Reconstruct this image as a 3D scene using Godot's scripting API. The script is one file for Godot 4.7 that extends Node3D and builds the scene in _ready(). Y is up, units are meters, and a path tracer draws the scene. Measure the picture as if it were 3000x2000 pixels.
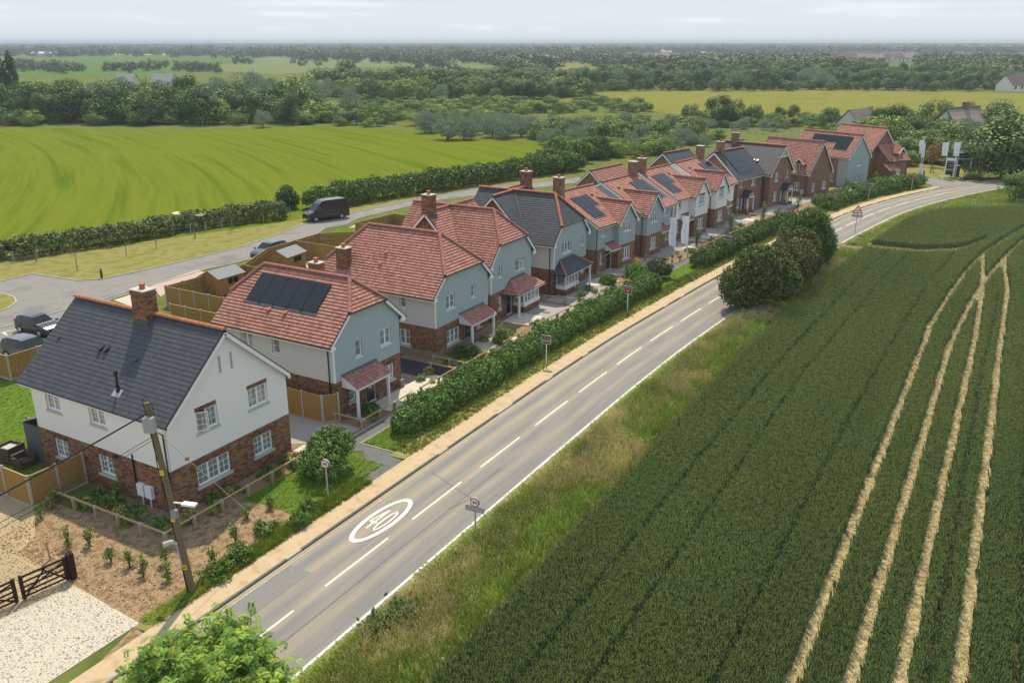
extends Node3D
# A street of new houses beside a country road, seen from a drone. x grows across the road towards the wheat, -z runs along the road.

const FL := 2500.0
const EYE := Vector3(0, 22, 0)
var M := {}
var taken := {}
var R := RandomNumberGenerator.new()
var cam_basis := Basis()


class MB:
	var v := PackedVector3Array()
	var n := PackedVector3Array()
	var c := PackedColorArray()
	var uv := PackedVector2Array()

	func tri(a: Vector3, b: Vector3, d: Vector3, col := Color.WHITE) -> void:
		var nn := (b - a).cross(d - a).normalized()
		v.append(a)
		v.append(d)
		v.append(b)
		for k in 3:
			n.append(nn)
			c.append(col)

	func quad(a: Vector3, b: Vector3, d: Vector3, e: Vector3, col := Color.WHITE) -> void:
		tri(a, b, d, col)
		tri(a, d, e, col)

	func uvquad(p: Array, t: Array) -> void:
		quad(p[0], p[1], p[2], p[3])
		for k in [0, 2, 1, 0, 3, 2]:
			uv.append(t[k])

	func box(t: Transform3D, s: Vector3, col := Color.WHITE) -> void:
		var h := s * 0.5
		var p := []
		for k in 8:
			p.append(t * Vector3(h.x if k & 1 else -h.x, h.y if k & 2 else -h.y, h.z if k & 4 else -h.z))
		quad(p[4], p[5], p[7], p[6], col)
		quad(p[1], p[0], p[2], p[3], col)
		quad(p[5], p[1], p[3], p[7], col)
		quad(p[0], p[4], p[6], p[2], col)
		quad(p[6], p[7], p[3], p[2], col)
		quad(p[0], p[1], p[5], p[4], col)

	func slab(a: Vector3, b: Vector3, col := Color.WHITE) -> void:
		box(Transform3D(Basis(), (a + b) * 0.5), (b - a).abs(), col)

	func bar(a: Vector3, b: Vector3, w: float, h: float, col := Color.WHITE, up := Vector3.UP) -> void:
		var z := (b - a).normalized()
		var x := up.cross(z)
		if x.length() < 0.01:
			x = Vector3.RIGHT.cross(z)
		x = x.normalized()
		box(Transform3D(Basis(x, z.cross(x), z), (a + b) * 0.5), Vector3(w, h, (b - a).length()), col)

	func tube(p: Array, r0: float, r1: float, sides := 8, col := Color.WHITE, cap := true) -> void:
		var rings := []
		for i in p.size():
			var d: Vector3 = (p[mini(i + 1, p.size() - 1)] - p[maxi(i - 1, 0)]).normalized()
			var x := d.cross(Vector3.UP if absf(d.y) < 0.9 else Vector3.RIGHT).normalized()
			var y := x.cross(d)
			var r := lerpf(r0, r1, float(i) / (p.size() - 1))
			var ring := []
			for k in sides:
				var a := TAU * k / sides
				ring.append(p[i] + (x * cos(a) + y * sin(a)) * r)
			rings.append(ring)
		for i in p.size() - 1:
			for k in sides:
				var l := (k + 1) % sides
				quad(rings[i][l], rings[i][k], rings[i + 1][k], rings[i + 1][l], col)
		if cap:
			for k in sides:
				tri(p[-1], rings[-1][(k + 1) % sides], rings[-1][k], col)
				tri(p[0], rings[0][k], rings[0][(k + 1) % sides], col)

	# a convex plate in the frame T (x = U, y = V, z = outward); its depth runs from d0 at v0 to d1 at v1
	func plate(T: Transform3D, poly: PackedVector2Array, v0: float, d0: float, v1: float, d1: float, base: float, col := Color.WHITE) -> void:
		var m := poly.size()
		if m < 3:
			return
		var f := []
		for p in poly:
			f.append(T * Vector3(p.x, p.y, d0 if v1 == v0 else lerpf(d0, d1, (p.y - v0) / (v1 - v0))))
		for k in range(1, m - 1):
			tri(f[0], f[k], f[k + 1], col)
		for k in m:
			var l := (k + 1) % m
			quad(f[k], T * Vector3(poly[k].x, poly[k].y, base), T * Vector3(poly[l].x, poly[l].y, base), f[l], col)

	func mesh() -> ArrayMesh:
		var arrays := []
		arrays.resize(Mesh.ARRAY_MAX)
		arrays[Mesh.ARRAY_VERTEX] = v
		arrays[Mesh.ARRAY_NORMAL] = n
		arrays[Mesh.ARRAY_COLOR] = c
		if uv.size() == v.size():
			arrays[Mesh.ARRAY_TEX_UV] = uv
		var am := ArrayMesh.new()
		if v.size():
			am.add_surface_from_arrays(Mesh.PRIMITIVE_TRIANGLES, arrays)
		return am


func numbered(n: String) -> String:
	taken[n] = taken.get(n, 0) + 1
	return n if taken[n] == 1 else "%s_%03d" % [n, taken[n] - 1]


func thing(called: String, label: String, category: String, at := Vector3.ZERO, turn := 0.0, group := "") -> Node3D:
	var o := Node3D.new()
	o.name = numbered(called)
	add_child(o)
	o.position = at
	o.rotation.y = turn
	tag(o, label, category, group)
	return o


func tag(o: Node3D, label: String, category: String, group := "") -> void:
	o.set_meta("label", label)
	o.set_meta("category", category)
	if group:
		o.set_meta("group", group)


func obj(called: String, mb, m: Material, parent: Node3D) -> MeshInstance3D:
	var o := MeshInstance3D.new()
	o.name = called
	o.mesh = mb.mesh() if mb is MB else mb
	o.material_override = m
	parent.add_child(o, true)
	return o


func struct(called: String, mb, m: Material) -> MeshInstance3D:
	var o := obj(numbered(called), mb, m, self)
	o.set_meta("kind", "structure")
	return o


func copy(o: Node3D, at: Vector3, turn := 0.0, sc := Vector3.ONE) -> Node3D:
	var d: Node3D = o.duplicate()
	d.name = numbered(String(o.get_meta("stem")))
	add_child(d)
	d.transform = Transform3D(Basis(Vector3.UP, turn).scaled_local(sc), at)
	return d


func scatter(called: String, mesh: Mesh, m: Material, xf: Array, cols: PackedColorArray, parent: Node3D) -> MultiMeshInstance3D:
	var mm := MultiMesh.new()
	mm.transform_format = MultiMesh.TRANSFORM_3D
	mm.use_colors = cols.size() > 0
	mm.mesh = mesh
	mm.instance_count = xf.size()
	for k in xf.size():
		mm.set_instance_transform(k, xf[k])
		if cols.size():
			mm.set_instance_color(k, cols[k])
	var o := MultiMeshInstance3D.new()
	o.name = called
	o.multimesh = mm
	o.material_override = m
	parent.add_child(o, true)
	o.set_meta("kind", "stuff")
	return o


# ---------------------------------------------------------------- where a pixel of the photograph meets the ground (or the height y)
func gp(px: float, py: float, y := 0.0) -> Vector3:
	var d := cam_basis * Vector3((px - 1500.0) / FL, (1000.0 - py) / FL, -1.0)
	return EYE + d * ((y - EYE.y) / d.y)


# ---------------------------------------------------------------- materials
func lin(r: float, g: float, b: float, a := 1.0) -> Color:
	return Color(r, g, b, a).linear_to_srgb()


func flat(r: float, g: float, b: float, rough := 0.8, metal := 0.0) -> StandardMaterial3D:
	var m := StandardMaterial3D.new()
	m.albedo_color = lin(r, g, b)
	m.roughness = rough
	m.metallic = metal
	return m


func noise_tex(cols: Array, freq: float, sd: int, oct := 5, size := 512, kind := FastNoiseLite.TYPE_SIMPLEX_SMOOTH) -> NoiseTexture2D:
	var nz := FastNoiseLite.new()
	nz.seed = sd
	nz.noise_type = kind
	nz.frequency = freq
	nz.fractal_octaves = oct
	nz.fractal_gain = 0.6
	var t := NoiseTexture2D.new()
	t.width = size
	t.height = size
	t.seamless = true
	t.noise = nz
	var g := Gradient.new()
	g.offsets = PackedFloat32Array()
	g.colors = PackedColorArray()
	var offs := PackedFloat32Array()
	var cc := PackedColorArray()
	for k in cols.size():
		offs.append(float(k) / (cols.size() - 1))
		cc.append(lin(cols[k][0], cols[k][1], cols[k][2]))
	g.offsets = offs
	g.colors = cc
	t.color_ramp = g
	return t


func noisy(cols: Array, freq: float, metres: float, sd: int, rough := 0.9, oct := 5, bump := 0.0) -> StandardMaterial3D:
	var m := StandardMaterial3D.new()
	m.albedo_texture = noise_tex(cols, freq, sd, oct)
	m.roughness = rough
	m.metallic_specular = 0.3
	m.uv1_triplanar = true
	m.uv1_world_triplanar = true
	m.uv1_scale = Vector3.ONE / metres
	if bump > 0.0:
		var nz := FastNoiseLite.new()
		nz.seed = sd + 7
		nz.frequency = freq
		nz.fractal_octaves = oct
		var t := NoiseTexture2D.new()
		t.width = 512
		t.height = 512
		t.seamless = true
		t.as_normal_map = true
		t.bump_strength = bump
		t.noise = nz
		m.normal_enabled = true
		m.normal_texture = t
	return m


func painted(rough := 0.8, spec := 0.4) -> StandardMaterial3D:
	var m := StandardMaterial3D.new()
	m.vertex_color_use_as_albedo = true
	m.roughness = rough
	m.metallic_specular = spec
	return m


func leafy(back := Color(0.25, 0.3, 0.05)) -> StandardMaterial3D:
	var m := painted(0.55, 0.3)
	m.backlight_enabled = true
	m.backlight = back
	m.cull_mode = BaseMaterial3D.CULL_DISABLED
	return m


func materials() -> void:
	M.vc = painted(0.85, 0.3)
	M.gloss = painted(0.3, 0.5)
	M.leaf = leafy(Color(0.30, 0.34, 0.08))
	M.grass = leafy(Color(0.28, 0.30, 0.08))
	M.tile = painted(0.75, 0.35)
	M.slate = painted(0.6, 0.4)
	M.brickv = painted(0.9, 0.2)
	M.white = flat(0.78, 0.79, 0.79, 0.45)
	M.render = noisy([[0.735, 0.725, 0.70], [0.775, 0.765, 0.74], [0.755, 0.745, 0.72]], 0.02, 3.0, 3, 0.95, 5, 1.0)
	M.cream = noisy([[0.66, 0.62, 0.52], [0.72, 0.68, 0.58]], 0.02, 3.0, 4, 0.95)
	M.mortar = noisy([[0.22, 0.17, 0.13], [0.30, 0.24, 0.19]], 0.05, 1.5, 5, 0.95)
	M.board = noisy([[0.335, 0.405, 0.405], [0.375, 0.445, 0.445]], 0.03, 2.0, 6, 0.6)
	M.paleboard = noisy([[0.53, 0.53, 0.51], [0.58, 0.58, 0.56]], 0.03, 2.0, 7, 0.6)
	M.black = flat(0.012, 0.012, 0.013, 0.35)
	M.lead = noisy([[0.07, 0.08, 0.09], [0.13, 0.14, 0.155]], 0.03, 1.0, 8, 0.5)
	M.door = flat(0.018, 0.022, 0.03, 0.35)
	M.steel = flat(0.5, 0.5, 0.52, 0.3, 0.9)
	M.galv = noisy([[0.30, 0.31, 0.32], [0.42, 0.43, 0.44]], 0.05, 0.6, 9, 0.5)
	M.solar = flat(0.010, 0.012, 0.017, 0.12)
	M.stone = noisy([[0.44, 0.42, 0.37], [0.54, 0.52, 0.47]], 0.05, 1.0, 10, 0.9)
	M.terracotta = noisy([[0.36, 0.13, 0.07], [0.48, 0.19, 0.11]], 0.05, 1.0, 11, 0.85)
	M.fence = noisy([[0.24, 0.135, 0.035], [0.36, 0.22, 0.07], [0.31, 0.18, 0.05]], 0.04, 1.2, 12, 0.85)
	M.timber = noisy([[0.34, 0.24, 0.11], [0.46, 0.34, 0.17]], 0.05, 0.8, 13, 0.85)
	M.concrete = noisy([[0.34, 0.32, 0.27], [0.46, 0.43, 0.37]], 0.05, 1.2, 14, 0.9)
	M.pole = noisy([[0.10, 0.075, 0.04], [0.19, 0.15, 0.08], [0.14, 0.12, 0.06]], 0.04, 0.9, 15, 0.95)
	M.darkwood = noisy([[0.028, 0.017, 0.012], [0.055, 0.033, 0.022]], 0.05, 0.8, 16, 0.8)
	M.shed = noisy([[0.36, 0.155, 0.06], [0.45, 0.21, 0.09]], 0.05, 1.0, 17, 0.8)
	M.felt = noisy([[0.22, 0.24, 0.25], [0.30, 0.32, 0.33]], 0.05, 1.0, 18, 0.9)
	M.glass = StandardMaterial3D.new()
	M.glass.albedo_color = Color(0.75, 0.8, 0.8, 0.22)
	M.glass.transparency = BaseMaterial3D.TRANSPARENCY_ALPHA
	M.glass.roughness = 0.03
	M.carglass = flat(0.012, 0.015, 0.018, 0.04)
	M.curtain = flat(0.6, 0.57, 0.5, 0.9)
	M.tyre = flat(0.012, 0.012, 0.012, 0.9)
	M.yellow = flat(0.75, 0.55, 0.02, 0.5)
	M.red = flat(0.5, 0.02, 0.02, 0.4)
	M.rail = M.timber


# ---------------------------------------------------------------- flat polygon helpers
func half(p: PackedVector2Array, axis: int, at: float, keep_less: bool) -> PackedVector2Array:
	var out := PackedVector2Array()
	for k in p.size():
		var a := p[k]
		var b := p[(k + 1) % p.size()]
		var da: float = (a[axis] - at) * (1.0 if keep_less else -1.0)
		var db: float = (b[axis] - at) * (1.0 if keep_less else -1.0)
		if da <= 0.0:
			out.append(a)
		if (da < 0.0 and db > 0.0) or (da > 0.0 and db < 0.0):
			out.append(a.lerp(b, da / (da - db)))
	return out


func clip(p: PackedVector2Array, u0: float, v0: float, u1: float, v1: float) -> PackedVector2Array:
	return half(half(half(half(p, 0, u0, false), 0, u1, true), 1, v0, false), 1, v1, true)


func area(p: PackedVector2Array) -> float:
	var s := 0.0
	for k in p.size():
		s += p[k].cross(p[(k + 1) % p.size()])
	return absf(s) * 0.5


# the convex pieces of poly inside that band, without the holes (Rect2)
func pieces(poly: PackedVector2Array, holes: Array, u0: float, v0: float, u1: float, v1: float) -> Array:
	var cuts := [u0, u1]
	for h in holes:
		for x in [h.position.x, h.end.x]:
			if x > u0 and x < u1:
				cuts.append(x)
	cuts.sort()
	var out := []
	for i in cuts.size() - 1:
		if cuts[i + 1] - cuts[i] < 0.002:
			continue
		var mid: float = (cuts[i] + cuts[i + 1]) * 0.5
		var gaps := [[v0, v1]]
		for h in holes:
			if h.position.x < mid and h.end.x > mid:
				var next := []
				for g in gaps:
					if h.position.y > g[0]:
						next.append([g[0], minf(g[1], h.position.y)])
					if h.end.y < g[1]:
						next.append([maxf(g[0], h.end.y), g[1]])
				gaps = next
		for g in gaps:
			if g[1] - g[0] > 0.002:
				var q := clip(poly, cuts[i], g[0], cuts[i + 1], g[1])
				if q.size() > 2 and area(q) > 0.0003:
					out.append(q)
	return out


func rect(u0: float, v0: float, u1: float, v1: float) -> PackedVector2Array:
	return PackedVector2Array([Vector2(u0, v0), Vector2(u1, v0), Vector2(u1, v1), Vector2(u0, v1)])


func frame(o: Vector3, u: Vector3, vv := Vector3.UP) -> Transform3D:
	return Transform3D(Basis(u, vv, u.cross(vv)), o)


# ---------------------------------------------------------------- the main road
const LINE := [[12.0, -22.42], [-45.0, -22.42], [-58.0, -22.15], [-69.0, -21.5], [-80.0, -20.7], [-90.0, -19.75], [-105.0, -18.1], [-118.0, -16.2], [-127.0, -14.6], [-134.0, -12.8], [-141.0, -10.6], [-150.0, -7.2], [-160.0, -2.7], [-172.0, 3.2], [-190.0, 13.0], [-220.0, 30.0]]


func cx(z: float) -> float:
	var i := 0
	while i < LINE.size() - 2 and z < LINE[i + 1][0]:
		i += 1
	var slope := func(k: int) -> float:
		var a: Array = LINE[maxi(k - 1, 0)]
		var b: Array = LINE[mini(k + 1, LINE.size() - 1)]
		return (b[1] - a[1]) / (b[0] - a[0])
	var h: float = LINE[i + 1][0] - LINE[i][0]
	var t: float = (z - LINE[i][0]) / h
	var m0: float = slope.call(i) * h
	var m1: float = slope.call(i + 1) * h
	return (2 * t * t * t - 3 * t * t + 1) * LINE[i][1] + (t * t * t - 2 * t * t + t) * m0 + (3 * t * t - 2 * t * t * t) * LINE[i + 1][1] + (t * t * t - t * t) * m1


func rd(z: float, off: float, y := 0.0) -> Vector3:
	var m := (cx(z + 0.2) - cx(z - 0.2)) / 0.4
	var n := Vector2(1, -m).normalized()
	return Vector3(cx(z) + n.x * off, y, z + n.y * off)


func rd_turn(z: float) -> float:
	return atan((cx(z + 0.2) - cx(z - 0.2)) / 0.4)


# a strip along the road between two offsets
func strip(mb: MB, z0: float, z1: float, o0: float, o1: float, y0: float, y1: float, step := 2.0, with_uv := false, col := Color.WHITE) -> void:
	var k := int(ceil(absf(z1 - z0) / step))
	for i in k:
		var za := lerpf(z0, z1, float(i) / k)
		var zb := lerpf(z0, z1, float(i + 1) / k)
		var p := [rd(za, o0, y0), rd(za, o1, y1), rd(zb, o1, y1), rd(zb, o0, y0)]
		if with_uv:
			mb.uvquad(p, [Vector2(0, za / 20.0), Vector2(1, za / 20.0), Vector2(1, zb / 20.0), Vector2(0, zb / 20.0)])
		else:
			mb.quad(p[0], p[1], p[2], p[3], col)


func sheet(called: String, pts: Array, y: float, m: Material) -> MeshInstance3D:
	var mb := MB.new()
	var p := PackedVector2Array()
	for q in pts:
		p.append(Vector2(q.x, q.z) if q is Vector3 else q)
	var ix := Geometry2D.triangulate_polygon(p)
	for k in range(0, ix.size(), 3):
		var a := p[ix[k]]
		var b := p[ix[k + 1]]
		var d := p[ix[k + 2]]
		if (b - a).cross(d - a) > 0:
			var s := b
			b = d
			d = s
		mb.tri(Vector3(a.x, y, a.y), Vector3(b.x, y, b.y), Vector3(d.x, y, d.y))
	return struct(called, mb, m)


func finer(o: MeshInstance3D, times: int) -> void:
	for k in times:
		var v: PackedVector3Array = o.mesh.surface_get_arrays(0)[Mesh.ARRAY_VERTEX]
		var mb := MB.new()
		for i in range(0, v.size(), 3):
			var a := v[i]
			var b := v[i + 2]
			var c := v[i + 1]
			var ab := (a + b) * 0.5
			var bc := (b + c) * 0.5
			var ca := (c + a) * 0.5
			for t in [[a, ab, ca], [ab, b, bc], [ca, bc, c], [ab, bc, ca]]:
				mb.tri(t[0], t[1], t[2])
		o.mesh = mb.mesh()


func xz(a: Array) -> Array:
	var out := []
	for k in range(0, a.size(), 2):
		out.append(Vector2(a[k], a[k + 1]))
	return out


func pix(a: Array) -> Array:
	var out := []
	for k in range(0, a.size(), 2):
		out.append(gp(a[k], a[k + 1]))
	return out


func _ready() -> void:
	R.seed = 11
	var cam := Camera3D.new()
	cam.name = "camera"
	cam.fov = rad_to_deg(2.0 * atan(1000.0 / FL))
	cam.near = 0.5
	cam.far = 12000.0
	cam.position = EYE
	cam.rotation = Vector3(-atan(875.0 / FL), deg_to_rad(30.0), 0)
	add_child(cam)
	cam.current = true
	cam_basis = cam.transform.basis
	var env := Environment.new()
	env.background_mode = Environment.BG_SKY
	env.tonemap_mode = Environment.TONE_MAPPER_LINEAR
	env.tonemap_exposure = 1.12
	env.sdfgi_enabled = true
	env.ssao_enabled = true
	env.ssil_enabled = true
	env.fog_enabled = true
	env.fog_density = 0.00022
	env.fog_light_color = Color(0.80, 0.86, 0.93)
	var sm := ProceduralSkyMaterial.new()
	sm.sky_top_color = lin(0.50, 0.60, 0.74)
	sm.sky_horizon_color = lin(0.73, 0.765, 0.80)
	sm.sky_curve = 0.15
	sm.ground_bottom_color = lin(0.16, 0.19, 0.12)
	sm.ground_horizon_color = lin(0.5, 0.54, 0.56)
	sm.sun_angle_max = 1.0
	sm.sky_cover = clouds()
	sm.sky_cover_modulate = Color(1, 1, 1, 0.16)
	env.sky = Sky.new()
	env.sky.sky_material = sm
	var we := WorldEnvironment.new()
	we.name = "world"
	we.environment = env
	add_child(we)
	var sun := DirectionalLight3D.new()
	sun.name = "sun"
	sun.light_energy = 1.42
	sun.light_angular_distance = 1.2
	sun.light_color = Color(1.0, 0.94, 0.83)
	sun.shadow_enabled = true
	add_child(sun)
	sun.look_at_from_position(Vector3.ZERO, Vector3(1.74, -4.85, 2.81))
	materials()
	ground()
	main_road()
	back_road()
	houses()
	gardens()
	street()
	vehicles()
	estate_entrance()
	crops()
	trees()
	countryside()


# thin broken cloud on a flat layer, so that it closes up towards the horizon
func clouds() -> ImageTexture:
	var nz := FastNoiseLite.new()
	nz.seed = 5
	nz.frequency = 0.09
	nz.fractal_octaves = 5
	var w := 2048
	var h := 1024
	var im := Image.create(w, h, false, Image.FORMAT_RGBA8)
	im.fill(Color(0, 0, 0, 0))
	for y in 508:
		var e := PI * (0.5 - (y + 0.5) / h)
		var r := 1.0 / tan(maxf(e, 0.004))
		for x in w:
			var t := TAU * x / w
			var q := Vector2(cos(t), sin(t)) * minf(r, 240.0)
			var c := clampf(nz.get_noise_2d(q.x, q.y) * 2.2 - 0.25, 0.0, 1.0)
			if c > 0.02:
				im.set_pixel(x, y, Color(c, c, c, 1.0))
	return ImageTexture.create_from_image(im)


func ground() -> void:
	M.rough = noisy([[0.075, 0.105, 0.030], [0.115, 0.15, 0.04], [0.155, 0.17, 0.055], [0.095, 0.13, 0.035]], 0.012, 30.0, 21)
	M.meadow = StandardMaterial3D.new()
	M.meadow.albedo_texture = noise_tex([[0.070, 0.118, 0.008], [0.100, 0.145, 0.012], [0.145, 0.178, 0.018], [0.110, 0.155, 0.013], [0.200, 0.205, 0.032]], 0.014, 22, 6, 1024)
	M.meadow.roughness = 0.9
	M.meadow.metallic_specular = 0.2
	M.lawn = noisy([[0.060, 0.125, 0.012], [0.10, 0.17, 0.02], [0.13, 0.19, 0.03]], 0.02, 6.0, 23)
	M.strip = noisy([[0.13, 0.155, 0.035], [0.20, 0.20, 0.06], [0.26, 0.235, 0.09], [0.16, 0.18, 0.045]], 0.014, 14.0, 24)
	M.soil = noisy([[0.13, 0.075, 0.035], [0.21, 0.13, 0.065], [0.17, 0.10, 0.05]], 0.02, 5.0, 25, 0.95, 6)
	M.dirt = noisy([[0.35, 0.25, 0.145], [0.47, 0.36, 0.22], [0.51, 0.40, 0.26], [0.40, 0.30, 0.18]], 0.012, 7.0, 26, 0.95, 6, 2.0)
	M.mulch = noisy([[0.10, 0.06, 0.035], [0.25, 0.17, 0.10], [0.34, 0.25, 0.16], [0.15, 0.10, 0.06]], 0.09, 2.5, 27, 0.95, 4, 4.0)
	M.bare = noisy([[0.13, 0.085, 0.048], [0.215, 0.145, 0.085], [0.34, 0.25, 0.155], [0.17, 0.115, 0.065]], 0.016, 5.0, 28, 0.95, 6, 3.0)
	M.tar = noisy([[0.10, 0.10, 0.105], [0.15, 0.15, 0.15], [0.125, 0.125, 0.125]], 0.015, 8.0, 29, 0.9, 6)
	M.newtar = noisy([[0.035, 0.035, 0.04], [0.06, 0.06, 0.065]], 0.06, 3.0, 30, 0.9)
	M.backtar = noisy([[0.16, 0.155, 0.15], [0.235, 0.23, 0.22], [0.20, 0.195, 0.19]], 0.008, 22.0, 31, 0.9, 6)
	M.block = noisy([[0.24, 0.225, 0.215], [0.36, 0.34, 0.325], [0.29, 0.275, 0.265]], 0.12, 2.4, 32, 0.9, 3)
	M.pinkblock = noisy([[0.40, 0.29, 0.25], [0.52, 0.40, 0.35]], 0.12, 2.4, 33, 0.9, 3)
	M.gravel = noisy([[0.24, 0.175, 0.095], [0.40, 0.31, 0.18], [0.47, 0.38, 0.245], [0.32, 0.245, 0.14]], 0.08, 2.5, 34, 0.95, 4, 5.0)
	M.palestone = noisy([[0.20, 0.18, 0.165], [0.46, 0.42, 0.34], [0.64, 0.58, 0.47], [0.33, 0.30, 0.265]], 0.06, 3.4, 35, 0.95, 4, 5.0)
	M.straw = noisy([[0.30, 0.21, 0.10], [0.52, 0.42, 0.22], [0.64, 0.56, 0.34], [0.36, 0.30, 0.14]], 0.05, 3.0, 36, 0.95, 5, 3.0)
	M.barley = noisy([[0.155, 0.165, 0.034], [0.205, 0.205, 0.048], [0.18, 0.188, 0.042]], 0.008, 140.0, 37, 0.95, 6)
	M.palecrop = noisy([[0.145, 0.185, 0.075], [0.185, 0.215, 0.09]], 0.008, 200.0, 38)
	M.greencrop = noisy([[0.085, 0.155, 0.035], [0.115, 0.18, 0.045]], 0.008, 200.0, 39)
	M.ripe = noisy([[0.50, 0.36, 0.13], [0.62, 0.46, 0.19]], 0.008, 200.0, 40)
	M.plough = noisy([[0.30, 0.22, 0.16], [0.38, 0.29, 0.21]], 0.008, 200.0, 41)
	for k in ["rough", "meadow", "lawn", "strip", "soil", "bare", "mulch", "barley", "palecrop", "greencrop", "ripe", "plough", "straw"]:
		M[k].specular_mode = BaseMaterial3D.SPECULAR_DISABLED
	var mb := MB.new()
	mb.quad(Vector3(-9000, 0, 600), Vector3(9000, 0, 600), Vector3(9000, 0, -11000), Vector3(-9000, 0, -11000))
	struct("ground", mb, M.rough)
	# the bright meadow behind the houses, and the strip of rough grass before it
	var meadow := pix([-500, 360, -200, 372, 120, 374, 340, 378, 560, 380, 850, 371, 1000, 372, 1150, 378, 1300, 392, 1420, 408, 1700, 424, 1780, 432, 1700, 470, 1500, 520, 1300, 566, 1100, 600, 900, 640, 720, 668, 560, 690, 300, 722, 0, 760, -300, 800])
	var md := sheet("meadow", meadow, 0.02, M.meadow)
	finer(md, 4)
	comb(md, Vector2(-110, -115), 62.0, 1400.0)
	sheet("grass_strip", pix([-300, 800, 0, 745, 300, 722, 560, 690, 720, 668, 900, 640, 1100, 590, 1300, 555, 1500, 520, 1640, 500, 1640, 540, 1500, 560, 1250, 590, 1050, 620, 900, 660, 700, 730, 470, 800, 230, 825, 0, 828, -300, 830]), 0.03, M.strip)
	# gardens: mulch in front, lawn behind
	var gar := []
	for z in [-21.0, -36.0, -50.0, -64.0, -78.0, -92.0, -106.0, -120.0, -134.0, -150.0]:
		gar.append(rd(z, -8.6))
	for z in [-150.0, -134.0, -120.0, -106.0, -92.0, -78.0, -64.0, -50.0, -36.0, -21.0]:
		gar.append(rd(z, -14.5))
	sheet("garden_soil", gar, 0.02, M.mulch)
	sheet("back_lawn", xz([-42.5, -20.6, -42.5, -112, -62.3, -100, -62.3, -47.4, -57.5, -44, -57.5, -20.6]), 0.014, M.lawn)
	sheet("front_lawn", xz([-31.1, -26.3, -28.6, -26.8, -27.2, -30.5, -29.2, -33.6, -31.0, -32.1]), 0.028, M.lawn)
	var hl := []
	for z in [-34.45, -40.0, -48.0, -56.0, -64.0, -72.0, -80.0, -90.0, -100.0, -112.0, -126.0, -138.0, -150.0]:
		hl.append(rd(z, -5.0))
	for z in [-150.0, -138.0, -126.0, -112.0, -100.0, -90.0, -80.0, -72.0, -64.0, -56.0, -48.0, -40.0, -34.35]:
		hl.append(rd(z, -7.55))
	sheet("hedge_lawn", hl, 0.028, M.lawn)
	sheet("bare_bank", xz([-26.3, -14, -26.3, -34.4, -27.2, -30.5, -28.6, -26.8, -31.1, -26.3, -31.05, -21.6, -39.4, -21.4, -39.4, -20.6, -37.1, -19.1, -36.3, -17.8, -31.9, -17.6, -27.3, -17.3]), 0.024, M.bare)
	sheet("gravel_drive", xz([-27.3, -17.35, -31.9, -17.65, -36.2, -17.85, -37.1, -19.1, -39.5, -20.55, -58, -20.55, -58, 2, -27.3, 2]), 0.012, M.gravel)
	sheet("stone_forecourt", xz([-27.25, -17.3, -31.8, -17.5, -32.3, -14.6, -31.0, -9, -27.25, -7]), 0.02, M.palestone)


# texture coordinates that follow a crop's drilling direction
func comb(o: MeshInstance3D, along_dir: Vector2, across: float, length: float) -> void:
	var a := o.mesh.surface_get_arrays(0)
	var d := along_dir.normalized()
	var t := PackedVector2Array()
	for p in a[Mesh.ARRAY_VERTEX]:
		var q := Vector2(p.x, p.z)
		# the rows bend gently round the field
		var bent := q.dot(Vector2(-d.y, d.x)) + 0.0016 * pow(q.dot(d) - 90.0, 2.0)
		t.append(Vector2(bent / across, q.dot(d) / length))
	a[Mesh.ARRAY_TEX_UV] = t
	var m := ArrayMesh.new()
	m.add_surface_from_arrays(Mesh.PRIMITIVE_TRIANGLES, a)
	o.mesh = m


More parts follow.
